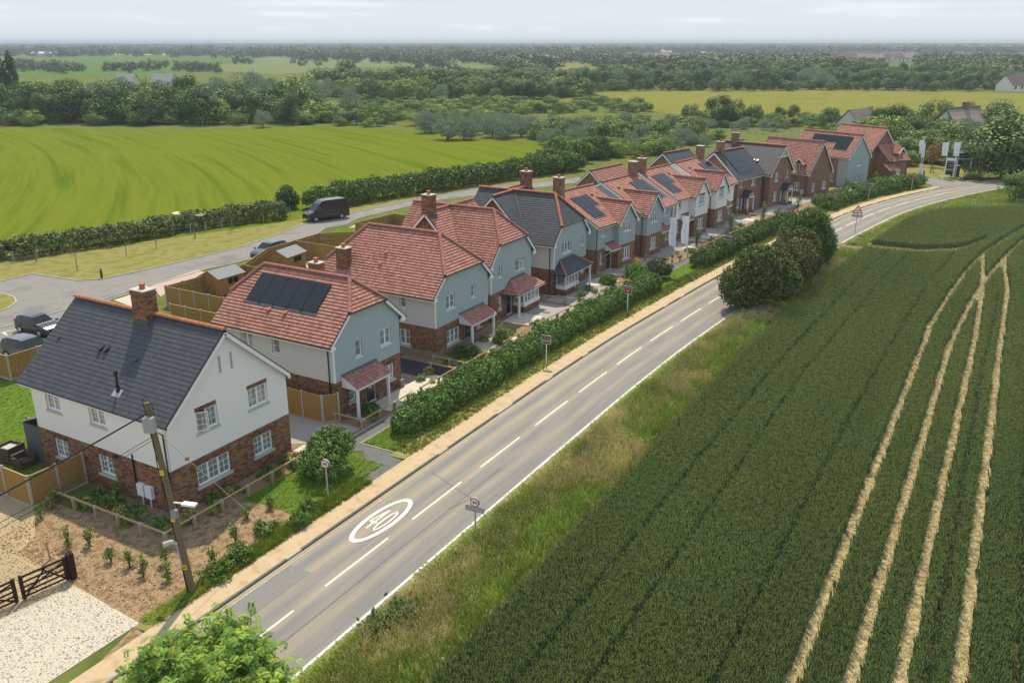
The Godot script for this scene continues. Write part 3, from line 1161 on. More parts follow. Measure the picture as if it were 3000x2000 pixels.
# lean-to canopy on the front wall
func canopy(h: Dictionary, u0: float, u1: float, yt: float, yb: float, out: float, posts: Array, hip := 0.0, brackets := false) -> void:
	var kk: String = h.kind
	var pl := MB.new()
	var a := Vector3(out, yb, -u0 + hip * 0.0)
	var b := Vector3(out, yb, -u1)
	var d := Vector3(0.03, yt, -u1 + hip)
	var e := Vector3(0.03, yt, -u0 - hip)
	var save := [h.planes, h.rest, h.full]
	h.planes = pl
	h.rest = MB.new()
	h.full = []
	roof(h, [a, b, d, e])
	if hip > 0.0:
		roof(h, [Vector3(0.03, yb, -u0), a, e])
		roof(h, [b, Vector3(0.03, yb, -u1), d])
	for f in h.full:
		var red := kk == "red"
		h.rest.plate(f[0], rect(0, 0, 0.159 if red else 0.294, 0.24 if red else 0.25), 0, 0.045 if red else 0.02, 0.24, 0.006, 0.0, col3((REDS if red else SLATES)[f[1]], 0.06))
	var po := obj("porch", pl, M.white, h.n)
	var til := obj("porch_tiling", h.rest, M.tile if kk == "red" else M.slate, po)
	til.set_meta("kind", "stuff")
	h.planes = save[0]
	h.rest = save[1]
	h.full = save[2]
	var tr := MB.new()
	tr.bar(a + Vector3(-0.04, -0.09, 0), b + Vector3(-0.04, -0.09, 0), 0.06, 0.16)
	if hip == 0.0:
		for s in [u0, u1]:
			var w := Vector3(0, 0, 0.03 if s == u0 else -0.03)
			tr.tri(Vector3(0.02, yt, -s) - w, Vector3(0.02, yb - 0.12, -s) - w, Vector3(out, yb - 0.12, -s) - w)
			tr.tri(Vector3(0.02, yt, -s) - w, Vector3(out, yb - 0.02, -s) - w, Vector3(out, yb - 0.12, -s) - w)
			if brackets:
				tr.bar(Vector3(0.03, yb - 0.75, -s - (0.08 if s == u0 else -0.08)), Vector3(out - 0.1, yb - 0.12, -s - (0.08 if s == u0 else -0.08)), 0.06, 0.06)
	else:
		for g in [[Vector3(0.03, yb, -u0), a], [b, Vector3(0.03, yb, -u1)], [a, b]]:
			h.gutters.tube([g[0] + Vector3(0, -0.03, 0), g[1] + Vector3(0, -0.03, 0)], 0.05, 0.05, 6)
	obj("porch_trim", tr, M.white, po)
	var fl := MB.new()
	fl.bar(d + Vector3(0.05, 0.03, 0), e + Vector3(0.05, 0.03, 0), 0.18, 0.05, Color.WHITE, Vector3(1, 1.2, 0).normalized())
	obj("flashing", fl, M.lead, po)
	for u in posts:
		var pm := MB.new()
		pm.slab(Vector3(out - 0.24, 0.06, -u - 0.075), Vector3(out - 0.09, yb - 0.1, -u + 0.075))
		pm.slab(Vector3(out - 0.27, 0.0, -u - 0.105), Vector3(out - 0.06, 0.07, -u + 0.105))
		obj("porch_post", pm, M.white, po)


# a projecting bay under the canopy: brick base and white lights on front and sides
func bay(h: Dictionary, u0: float, u1: float, out: float, top: float) -> void:
	var b := MB.new()
	b.slab(Vector3(0, 0, -u1), Vector3(out, 0.62, -u0))
	var o := obj("bay", b, M.mortar if h.near else M.brickwall, h.n)
	if h.near:
		var bb := MB.new()
		bricks(bb, frame(Vector3(out, 0, -u0), Vector3(0, 0, -1)), rect(0, 0, u1 - u0, 0.62), [], 0, u1 - u0, 0, 0.62)
		bricks(bb, frame(Vector3(0, 0, -u0), Vector3(1, 0, 0)), rect(0, 0, out, 0.62), [], 0, out, 0, 0.62)
		var bo := obj("brickwork", bb, M.brickv, o)
		bo.set_meta("kind", "stuff")
	var s := MB.new()
	s.slab(Vector3(0, 0.62, -u1 - 0.06), Vector3(out + 0.06, 0.86, -u0 + 0.06))
	s.slab(Vector3(0, top - 0.14, -u1), Vector3(out, top, -u0))
	obj("bay_sill", s, M.white, o)
	window(h, frame(Vector3(out + 0.03, 0, -u0), Vector3(0, 0, -1)), Rect2(0.0, 0.86, u1 - u0, top - 1.0), 4, 1, 1, "")
	window(h, frame(Vector3(0, 0, -u0 + 0.03), Vector3(1, 0, 0)), Rect2(0.05, 0.86, out - 0.05, top - 1.0), 1, 1, 1, "")
	window(h, frame(Vector3(out, 0, -u1 - 0.03), Vector3(-1, 0, 0)), Rect2(0.0, 0.86, out - 0.05, top - 1.0), 1, 1, 1, "")


# roof with its ridge square to the street; front and rear may be half-hipped from the height yh
func cross_roof(h: Dictionary, yw: float, yr: float, yh := 99.0, rh := 0.0, rear_hip := false, ov := 0.25, oe := 0.45, rear_ov := 0.25) -> void:
	var w: float = h.w
	var k := (yr - yw) / (w / 2.0)
	h.k = k
	var yl := yw - k * oe
	var xf := ov
	var xr: float = -h.d - rear_ov
	var org: bool = h.kind != "red"
	var hip := yh < yr
	var yy := minf(yh, yr)
	var zn := -(yy - yw) / k
	var zf := -w - zn
	var rf := Vector3(-rh if hip else xf, yr, -w / 2)
	var rr := Vector3(xr + (rh + ov if rear_hip else 0.0), yr, -w / 2)
	var near := [Vector3(xr, yl, oe), Vector3(xf, yl, oe)]
	var far := [Vector3(xf, yl, -w - oe), Vector3(xr, yl, -w - oe)]
	if hip:
		near.append(Vector3(xf, yy, zn))
	near.append(rf)
	near.append(rr)
	if rear_hip:
		near.append(Vector3(xr, yy, zn))
		far.append(Vector3(xr, yy, zf))
	far.append(rr)
	far.append(rf)
	if hip:
		far.append(Vector3(xf, yy, zf))
		roof(h, [Vector3(xf, yy, zn), Vector3(xf, yy, zf), rf])
		ridge(h, Vector3(xf, yy + 0.03, zn), rf + Vector3(0, 0.03, 0), org)
		ridge(h, Vector3(xf, yy + 0.03, zf), rf + Vector3(0, 0.03, 0), org)
		h.gutters.tube([Vector3(xf + 0.05, yy - 0.02, zn + 0.05), Vector3(xf + 0.05, yy - 0.02, zf - 0.05)], 0.06, 0.06, 6)
	roof(h, near)
	roof(h, far)
	if rear_hip:
		roof(h, [Vector3(xr, yy, zf), Vector3(xr, yy, zn), rr])
		ridge(h, Vector3(xr, yy + 0.03, zn), rr + Vector3(0, 0.03, 0), org)
	ridge(h, rf + Vector3(0, 0.05, 0), rr + Vector3(0, 0.05, 0), org)
	var f0 := Vector3(xf - 0.02, yl, oe)
	var f1 := Vector3(xf - 0.02, yy, zn)
	barge(h, f0, f1, Vector3(1, 0, 0))
	barge(h, Vector3(xf - 0.02, yl, -w - oe), Vector3(xf - 0.02, yy, zf), Vector3(1, 0, 0))
	# boxed ends of the eaves, fascia and gutters
	for s in 2:
		var z := oe if s == 0 else -w - oe
		h.trim.slab(Vector3(xf - 0.06, yl - 0.28, minf(z, z + (-oe if s == 0 else oe))), Vector3(xf + 0.012, yl - 0.02, maxf(z, z + (-oe if s == 0 else oe))))
		h.trim.slab(Vector3(xr, yl - 0.20, z - 0.02), Vector3(xf, yl - 0.03, z + 0.0))
		h.trim.slab(Vector3(xr, yl - 0.22, minf(z, -w if s else 0.0)), Vector3(xf - 0.06, yl - 0.20, maxf(z, -w if s else 0.0)))
		gutter(h, Vector3(xr - 0.03, yl - 0.04, z + (0.05 if s == 0 else -0.05)), Vector3(xf + 0.05, yl - 0.04, z + (0.05 if s == 0 else -0.05)))


func gable_poly(w: float, yw: float, yr: float, yh := 99.0) -> PackedVector2Array:
	if yh >= yr:
		return PackedVector2Array([Vector2(0, 0), Vector2(w, 0), Vector2(w, yw), Vector2(w / 2, yr), Vector2(0, yw)])
	var a := (yh - yw) / ((yr - yw) / (w / 2))
	return PackedVector2Array([Vector2(0, 0), Vector2(w, 0), Vector2(w, yw), Vector2(w - a, yh), Vector2(a, yh), Vector2(0, yw)])


# roof with its ridge along the street, at the depth rx behind the front wall
func long_roof(h: Dictionary, yw: float, yr: float, rx: float, ov := 0.25, oe := 0.4, z0 := 0.0, z1 := 0.0, xback := 0.0) -> void:
	var w: float = h.w if z1 == 0.0 else z1
	var k := (yr - yw) / rx
	h.k = k
	var yl := yw - k * oe
	var xb: float = -2.0 * rx - oe if xback == 0.0 else xback
	var zn := -z0 + ov
	var zf := -w - ov
	var org: bool = h.kind != "red"
	roof(h, [Vector3(oe, yl, zn), Vector3(oe, yl, zf), Vector3(-rx, yr, zf), Vector3(-rx, yr, zn)])
	roof(h, [Vector3(xb, yl, zf), Vector3(xb, yl, zn), Vector3(-rx, yr, zn), Vector3(-rx, yr, zf)])
	ridge(h, Vector3(-rx, yr + 0.05, zn), Vector3(-rx, yr + 0.05, zf), org)
	for z in [zn - 0.02, zf + 0.02]:
		barge(h, Vector3(oe, yl, z), Vector3(-rx, yr, z), Vector3(0, 0, 1))
		barge(h, Vector3(xb, yl, z), Vector3(-rx, yr, z), Vector3(0, 0, 1))
	h.trim.slab(Vector3(oe - 0.02, yl - 0.20, zf), Vector3(oe, yl - 0.03, zn))
	h.trim.slab(Vector3(0.0, yl - 0.22, zf), Vector3(oe, yl - 0.20, zn))
	gutter(h, Vector3(oe + 0.05, yl - 0.04, zn + 0.03), Vector3(oe + 0.05, yl - 0.04, zf - 0.03))


# a gable that stands forward of the front wall between u0 and u1, with its own little roof
func front_gable(h: Dictionary, u0: float, u1: float, out: float, yw: float, pitch: float, back: float) -> float:
	var w := u1 - u0
	var yr := yw + pitch * w / 2
	var oe := 0.3
	var xf := out + 0.28
	var zc := -(u0 + u1) / 2
	var yl := yw - pitch * oe
	roof(h, [Vector3(back, yl, -u0 + oe), Vector3(xf, yl, -u0 + oe), Vector3(xf, yr, zc), Vector3(back, yr, zc)])
	roof(h, [Vector3(xf, yl, -u1 - oe), Vector3(back, yl, -u1 - oe), Vector3(back, yr, zc), Vector3(xf, yr, zc)])
	ridge(h, Vector3(xf, yr + 0.05, zc), Vector3(back, yr + 0.05, zc), h.kind != "red")
	barge(h, Vector3(xf - 0.02, yl, -u0 + oe), Vector3(xf - 0.02, yr, zc), Vector3(1, 0, 0))
	barge(h, Vector3(xf - 0.02, yl, -u1 - oe), Vector3(xf - 0.02, yr, zc), Vector3(1, 0, 0))
	for s in 2:
		var z := -u0 + oe if s == 0 else -u1 - oe
		h.trim.slab(Vector3(0.1, yl - 0.2, z - 0.015), Vector3(xf, yl - 0.03, z + 0.015))
		gutter(h, Vector3(0.3, yl - 0.04, z + (0.05 if s == 0 else -0.05)), Vector3(xf, yl - 0.04, z + (0.05 if s == 0 else -0.05)))
		h.trim.slab(Vector3(xf - 0.06, yl - 0.24, minf(z, -u0 if s == 0 else -u1)), Vector3(xf + 0.01, yl - 0.02, maxf(z, -u0 if s == 0 else -u1)))
	return yr


func houses() -> void:
	# brickwork too far away for single bricks: coursed colour noise
	var im := Image.create(256, 256, false, Image.FORMAT_RGB8)
	for y in 256:
		var row := y / 8
		for x in 256:
			var joint := y % 8 == 0
			var xx := (x + (10 if row % 2 else 0)) % 256
			var brick: Array = BRICKS[(hash(row * 131 + xx / 21) % 7 + 7) % 7]
			var c := Color(0.25, 0.19, 0.14) if joint or xx % 21 == 0 else Color(brick[0], brick[1], brick[2])
			im.set_pixel(x, y, c.linear_to_srgb())
	M.brickwall = StandardMaterial3D.new()
	M.brickwall.albedo_texture = ImageTexture.create_from_image(im)
	M.brickwall.uv1_triplanar = true
	M.brickwall.uv1_scale = Vector3.ONE / 2.4
	M.brickwall.roughness = 0.9
	house_white()
	house_solar()
	house_side_chimney()
	house_bay_red()
	house_bay_slate()
	row_house("grey boarded house with panels and front gable, its near end chimney above slate neighbour", -34.4, -76.2, 8.0, 6.7, "board", 3.4, 6.65, 0.62, true)
	row_house("grey boarded house with orange-leaved sapling in front, gable projecting beside passage", -33.25, -85.25, 6.0, 7.5, "board", 0.05, 3.5, 0.7, false)
	row_house("white rendered house behind two white flags, front gable on its far side", -32.9, -94.7, 8.0, 7.0, "render", 3.6, 6.95, 0.85, true)
	row_house("white rendered house next to brick house with latticed porch, cream side wall", -31.75, -104.15, 7.0, 7.65, "render", 0.1, 3.5, 0.8, false)
	house_brick_slate()
	house_fretwork()
	house_dormer()
	house_grey_gable()
	house_last()
	back_roofs()


func house_white() -> void:
	var h := house("detached_house", "white rendered house with slate roof and orange ridge above a red brick lower storey", -32.7, -23.65, 0, 7.95, 10.6, "slate", true)
	var yw := 4.98
	var yr := 8.52
	var g := gable_poly(7.95, yw, yr)
	var fw := [Rect2(1.81, 3.74, 1.32, 1.12), Rect2(5.2, 3.72, 1.34, 1.12), Rect2(1.47, 0.9, 2.1, 1.15), Rect2(5.25, 0.9, 1.33, 1.13)]
	wall(h, h.f, g, 0, 2.45, "brick", fw)
	wall(h, h.f, g, 2.45, yr, "render", fw)
	var sw := [Rect2(1.23, 3.72, 1.16, 1.0), Rect2(4.86, 3.72, 1.2, 1.0), Rect2(1.26, 0.95, 1.2, 1.12), Rect2(4.93, 0.93, 1.26, 1.1)]
	wall(h, h.nr, rect(0, 0, 10.6, yw - 0.1), 0, 2.45, "brick", sw)
	wall(h, h.nr, rect(0, 0, 10.6, yw - 0.1), 2.45, yw, "render", sw)
	wall(h, h.fr, rect(0, 0, 10.6, yw - 0.1), 0, 2.45, "brick", [], false)
	wall(h, h.fr, rect(0, 0, 10.6, yw - 0.1), 2.45, yw, "render", [], false)
	wall(h, h.bk, g, 0, 2.45, "brick", [], false)
	wall(h, h.bk, g, 2.45, yr, "render", [], false)
	for i in 4:
		window(h, h.f, fw[i], 3 if i == 2 else 2, 2, 3, "stone", 0 if i == 0 else -1, i == 1)
		window(h, h.nr, sw[i], 2, 2, 3, "stone", -1, i == 1)
	for i in 4:
		soldier(h, h.f, fw[i].position.x - 0.05, fw[i].end.x + 0.05, fw[i].end.y + 0.005)
	for i in [2, 3]:
		soldier(h, h.nr, sw[i].position.x - 0.05, sw[i].end.x + 0.05, sw[i].end.y + 0.005)
	cross_roof(h, yw, yr, 99.0, 0.0, false, 0.3, 0.12, 1.0)
	chimney(h, Vector3(-5.45, 0, -3.85), 1.05, 0.75, 9.85, 7.3)
	flashing(h, Vector3(-6.02, 7.7, -4.27), Vector3(-4.88, 8.25, -3.42))
	var T := near_slope(h, yw, h.k)
	vent(h, T, 3.4, 2.65, M.black)
	vent(h, T, 3.85, 2.67, M.black)
	for p in [Vector2(-0.1, 2.65), Vector2(6.4, 2.6)]:
		var sm := MB.new()
		sm.plate(T, rect(p.x, p.y, p.x + 0.14, p.y + 0.18), p.y, 0.10, p.y + 0.18, 0.03, 0.0)
		obj("tile_vent", sm, M.black, h.n)
	var b: Vector3 = T * Vector3(6.55, 0.85, 0)
	var vm := MB.new()
	vm.tube([b, b + Vector3(0, 0.36, 0)], 0.12, 0.09, 8)
	vm.tube([b + Vector3(0, 0.35, 0), b + Vector3(0, 0.95, 0)], 0.06, 0.06, 8)
	vm.tube([b + Vector3(0, 0.9, 0), b + Vector3(0, 1.12, 0)], 0.10, 0.08, 8)
	obj("flue", vm, M.black, h.n)
	var fm := MB.new()
	fm.plate(T, rect(6.25, 0.55, 6.85, 1.0), 0, 0.03, 0, 0.03, 0.0)
	obj("flue_flashing", fm, M.galv, h.n)
	# two ventilation slots in the gable, plumbing and meter boxes
	for u in [3.55, 4.3]:
		var s := MB.new()
		rb(s, h.f, u, 6.35, u + 0.13, 7.25, 0.02, 0.05)
		obj("wall_vent", s, M.galv, h.n)
	downpipe(h, [Vector3(-0.12, 4.6, 0.3), Vector3(-0.12, 4.4, 0.08), Vector3(-0.12, 0.1, 0.08)])
	downpipe(h, [Vector3(-2.75, 2.7, 0.07), Vector3(-2.75, 1.0, 0.07)])
	for x in [-2.35, -1.75]:
		var m := MB.new()
		m.slab(Vector3(x - 0.24, 0.55, 0.0), Vector3(x + 0.24, 1.2, 0.2))
		var mo := obj("meter_box", m, M.white, h.n)
		m = MB.new()
		m.tube([Vector3(x, 0.0, 0.1), Vector3(x, 0.56, 0.1)], 0.04, 0.04, 6)
		obj("conduit", m, M.white, mo)
	var lm := MB.new()
	lm.box(Transform3D(Basis(), Vector3(-4.05, 2.25, 0.08)), Vector3(0.16, 0.12, 0.14))
	obj("wall_light", lm, M.black, h.n)
	h.trim.slab(Vector3(-10.6, 2.43, 0.03), Vector3(0.033, 2.47, 0.045))
	finish(h)
	# lean-to at the back
	var lo := MB.new()
	lo.quad(Vector3(-10.6, 2.9, -2.2), Vector3(-12.2, 2.35, -2.2), Vector3(-12.2, 2.35, 0.2), Vector3(-10.6, 2.9, 0.2))
	lo.slab(Vector3(-12.1, 0, -2.1), Vector3(-10.62, 2.3, 0.0))
	obj("lean_to", lo, M.slate_flat if M.has("slate_flat") else M.lead, h.n)


# lower brick, upper boards, half-hipped red roof
func boarded(h: Dictionary, yw: float, yr: float, yh: float, fw: Array, sw: Array, side := "pale") -> void:
	var g := gable_poly(h.w, yw, yr, yh)
	wall(h, h.f, g, 0, 2.45, "brick", fw)
	wall(h, h.f, g, 2.45, minf(yh, yr), "board", fw)
	wall(h, h.nr, rect(0, 0, h.d, yw - 0.1), 0, 2.45, "brick", sw)
	wall(h, h.nr, rect(0, 0, h.d, yw - 0.1), 2.45, yw, side, sw)
	wall(h, h.fr, rect(0, 0, h.d, yw - 0.1), 0, 2.45, "brick", [], false)
	wall(h, h.fr, rect(0, 0, h.d, yw - 0.1), 2.45, yw, "board", [], false)
	wall(h, h.bk, g, 0, 2.45, "brick", [], false)
	wall(h, h.bk, g, 2.45, minf(yh, yr), "board", [], false)
	# white corner post
	h.trim.slab(Vector3(-0.02, 2.45, -0.07), Vector3(0.045, yw - 0.1, 0.045))


func house_solar() -> void:
	var h := house("detached_house", "grey boarded house with five dark solar panels on its red half-hipped roof", -33.4, -36.3, 0, 6.5, 9.6, "red", true)
	var fw := [Rect2(2.06, 3.45, 0.6, 1.15), Rect2(4.5, 3.42, 1.1, 1.12), Rect2(4.95, 0.85, 0.8, 1.08), Rect2(1.2, 0.75, 0.6, 1.1), Rect2(2.8, 0.02, 0.98, 2.05)]
	var sw := [Rect2(1.9, 3.5, 1.0, 1.08), Rect2(4.6, 3.5, 0.62, 1.08)]
	boarded(h, 5.29, 8.12, 6.55, fw, sw)
	window(h, h.f, fw[0], 1, 1, 2, "white")
	window(h, h.f, fw[1], 2, 1, 2, "white", -1, true)
	window(h, h.f, fw[2], 2, 1, 2, "stone")
	window(h, h.f, fw[3], 1, 1, 2, "stone")
	window(h, h.nr, sw[0], 2, 1, 2, "white")
	window(h, h.nr, sw[1], 1, 1, 2, "white")
	soldier(h, h.f, 4.85, 5.85, 1.95)
	door(h, h.f, 2.8, 3.78)
	cross_roof(h, 5.29, 8.12, 6.55, 1.15, true)
	var T := near_slope(h, 5.29, h.k)
	solar(h, Transform3D(T.basis, T * Vector3(1.5, 1.5, 0.02)), [[0, 0], [1, 0], [2, 0], [3, 0], [4, 0]], 1.2, 2.1)
	vent(h, T, 3.65, 0.98, M.terracotta)
	vent(h, T, 5.05, 0.98, M.terracotta)
	chimney(h, Vector3(-5.1, 0, -4.6), 0.85, 0.6, 8.35, 6.5)
	canopy(h, 0.55, 3.95, 2.72, 2.10, 1.25, [0.75, 3.75])
	downpipe(h, [Vector3(-0.55, 4.8, 0.48), Vector3(-0.35, 4.5, 0.08), Vector3(-0.35, 0.1, 0.08)])
	# stepped brick foot beside the door and at the far corner
	h.base.slab(Vector3(0, 0, -6.5), Vector3(0.28, 0.55, -6.1))
	h.base.slab(Vector3(0, 0, -4.3), Vector3(0.2, 0.4, -3.85))
	finish(h)


func house_side_chimney() -> void:
	var h := house("detached_house", "grey boarded house with tall chimney rising from its red half-hipped roof slope", -34.1, -48.0, 0, 7.2, 10.6, "red", true)
	var fw := [Rect2(1.41, 3.45, 1.12, 1.12), Rect2(4.8, 3.55, 0.55, 1.05), Rect2(1.35, 0.72, 1.7, 1.15), Rect2(5.5, 0.95, 0.62, 0.75), Rect2(3.85, 0.02, 0.95, 2.05)]
	var sw := [Rect2(7.45, 3.6, 0.56, 1.0), Rect2(5.7, 3.6, 0.56, 1.0), Rect2(7.3, 0.75, 0.95, 1.2)]
	boarded(h, 5.25, 8.58, 6.18, fw, sw)
	window(h, h.f, fw[0], 2, 1, 2, "white")
	window(h, h.f, fw[1], 1, 1, 2, "white")
	window(h, h.f, fw[2], 3, 1, 2, "stone")
	window(h, h.f, fw[3], 1, 1, 1, "stone")
	soldier(h, h.f, 1.25, 3.15, 1.88)
	window(h, h.nr, sw[0], 1, 1, 2, "white")
	window(h, h.nr, sw[1], 1, 1, 2, "white")
	window(h, h.nr, sw[2], 2, 1, 2, "stone")
	door(h, h.f, 3.85, 4.8)
	cross_roof(h, 5.25, 8.58, 6.18, 1.95, true, 0.25, 0.5)
	chimney(h, Vector3(-8.9, 0, -0.75), 0.95, 0.7, 7.25, 4.6)
	flashing(h, Vector3(-9.42, 5.3, -1.12), Vector3(-8.38, 5.85, -0.38))
	var T := near_slope(h, 5.25, h.k)
	vent(h, T, 4.8, 2.5, M.terracotta)
	vent(h, T, 4.8, 1.5, M.terracotta)
	canopy(h, 3.0, 6.5, 2.72, 2.10, 1.25, [3.2, 6.3])
	h.base.slab(Vector3(0, 0, -7.2), Vector3(0.05, 0.6, 0.05))
	h.base.slab(Vector3(-10.6, 0, -0.2), Vector3(0.0, 0.6, 0.05))
	finish(h)


# front wing with half-hip, rear wing along the street with a brick gable on the near side
func wing_house(h: Dictionary, yw: float, yr: float, yh: float, rx: float, yrw: float) -> void:
	var hw := 3.35
	var kk := (yrw - yw) / hw
	var x0 := -rx + hw
	var xb := -rx - hw
	var oe := 0.35
	var yl := yw - kk * oe
	var zn := 0.35
	var zf: float = -h.w - 0.35
	roof(h, [Vector3(x0 + oe, yl, zn), Vector3(x0 + oe, yl, zf), Vector3(-rx, yrw, zf), Vector3(-rx, yrw, zn)])
	roof(h, [Vector3(xb - oe, yl, zf), Vector3(xb - oe, yl, zn), Vector3(-rx, yrw, zn), Vector3(-rx, yrw, zf)])
	ridge(h, Vector3(-rx, yrw + 0.05, zn), Vector3(-rx, yrw + 0.05, zf), h.kind != "red")
	for s in [-1.0, 1.0]:
		barge(h, Vector3(-rx + s * (hw + oe), yl, zn - 0.02), Vector3(-rx, yrw, zn - 0.02), Vector3(0, 0, 1))
	var T := frame(Vector3(xb, 0, 0.08), Vector3(1, 0, 0))
	wall(h, T, gable_poly(hw * 2, yw - 0.14, yrw - 0.14), 0, yrw, "brick", [])
	# lead valley between the two roofs
	var vm := MB.new()
	var k: float = h.k
	var p0 := Vector3(-rx + 0.1, yr + 0.06, -h.w / 2)
	var p1 := Vector3(x0 + oe - 0.2, yl + 0.25, (yw - yl - 0.25) / k)
	vm.bar(p0, p1, 0.10, 0.03)
	obj("valley", vm, M.lead, h.n)


func house_bay_red() -> void:
	var h := house("detached_house", "grey boarded house with red tiled bay roof and an upstairs casement open", -35.2, -57.5, 0, 6.8, 9.8, "red", true)
	var fw := [Rect2(1.2, 3.6, 0.52, 1.02), Rect2(3.95, 3.5, 1.75, 1.06), Rect2(1.15, 0.85, 0.56, 1.05), Rect2(2.5, 0.02, 0.9, 2.05), Rect2(3.7, 0.7, 2.7, 1.35)]
	boarded(h, 5.3, 8.76, 6.42, fw, [])
	window(h, h.f, fw[0], 1, 1, 2, "white")
	window(h, h.f, fw[1], 2, 2, 2, "white", 0)
	window(h, h.f, fw[2], 1, 1, 2, "stone")
	door(h, h.f, 2.5, 3.4)
	cross_roof(h, 5.3, 8.76, 6.42, 1.7, false, 0.25, 0.5)
	wing_house(h, 5.3, 8.76, 6.42, 6.2, 8.70)
	chimney(h, Vector3(-6.2, 0, -0.35), 0.95, 0.75, 10.1, 7.2)
	flashing(h, Vector3(-6.75, 7.9, -0.78), Vector3(-5.65, 8.5, 0.08))
	canopy(h, 1.75, 6.85, 3.05, 2.12, 1.45, [2.45], 1.35)
	bay(h, 3.7, 6.4, 1.05, 2.12)
	finish(h)


func house_bay_slate() -> void:
	var h := house("detached_house", "grey boarded house with dark slate half-hipped roof, orange hips and slate topped bay", -34.5, -67.4, 0, 6.75, 9.8, "slate", true)
	var fw := [Rect2(1.6, 3.55, 1.8, 1.06), Rect2(5.7, 3.6, 0.52, 1.0), Rect2(5.65, 0.95, 0.6, 0.7), Rect2(4.2, 0.02, 0.9, 2.05), Rect2(0.35, 0.7, 2.7, 1.35)]
	boarded(h, 5.3, 8.72, 6.28, fw, [])
	window(h, h.f, fw[0], 3, 1, 1, "white")
	window(h, h.f, fw[1], 1, 1, 2, "white")
	window(h, h.f, fw[2], 1, 1, 1, "stone")
	door(h, h.f, 4.2, 5.1)
	cross_roof(h, 5.3, 8.72, 6.28, 1.7, false, 0.25, 0.5)
	wing_house(h, 5.3, 8.72, 6.28, 6.3, 8.66)
	chimney(h, Vector3(-6.5, 0, -6.4), 0.95, 0.75, 10.1, 7.2)
	canopy(h, -0.35, 5.2, 3.1, 2.12, 1.45, [5.05], 1.35)
	var pm := MB.new()
	ridge_run(pm, Vector3(1.48, 2.14, 0.35), Vector3(0.06, 3.12, -1.0))
	ridge_run(pm, Vector3(1.48, 2.14, -5.2), Vector3(0.06, 3.12, -3.85))
	obj("hip_tile_run", pm, M.tile, h.n)
	bay(h, 0.35, 3.05, 1.05, 2.12)
	downpipe(h, [Vector3(-0.55, 4.85, 0.5), Vector3(-0.4, 4.6, 0.08), Vector3(-0.4, 0.1, 0.08)])
	downpipe(h, [Vector3(0.35, 2.1, 0.3), Vector3(0.2, 1.9, 0.08), Vector3(0.2, 0.1, 0.08)])
	finish(h)


func ridge_run(mb: MB, a: Vector3, b: Vector3) -> void:
	var n := int(a.distance_to(b) / 0.4)
	for k in n:
		mb.tube([a.lerp(b, float(k) / n), a.lerp(b, (k + 1.05) / n)], 0.11, 0.095, 8, Color(0.42, 0.15, 0.08))


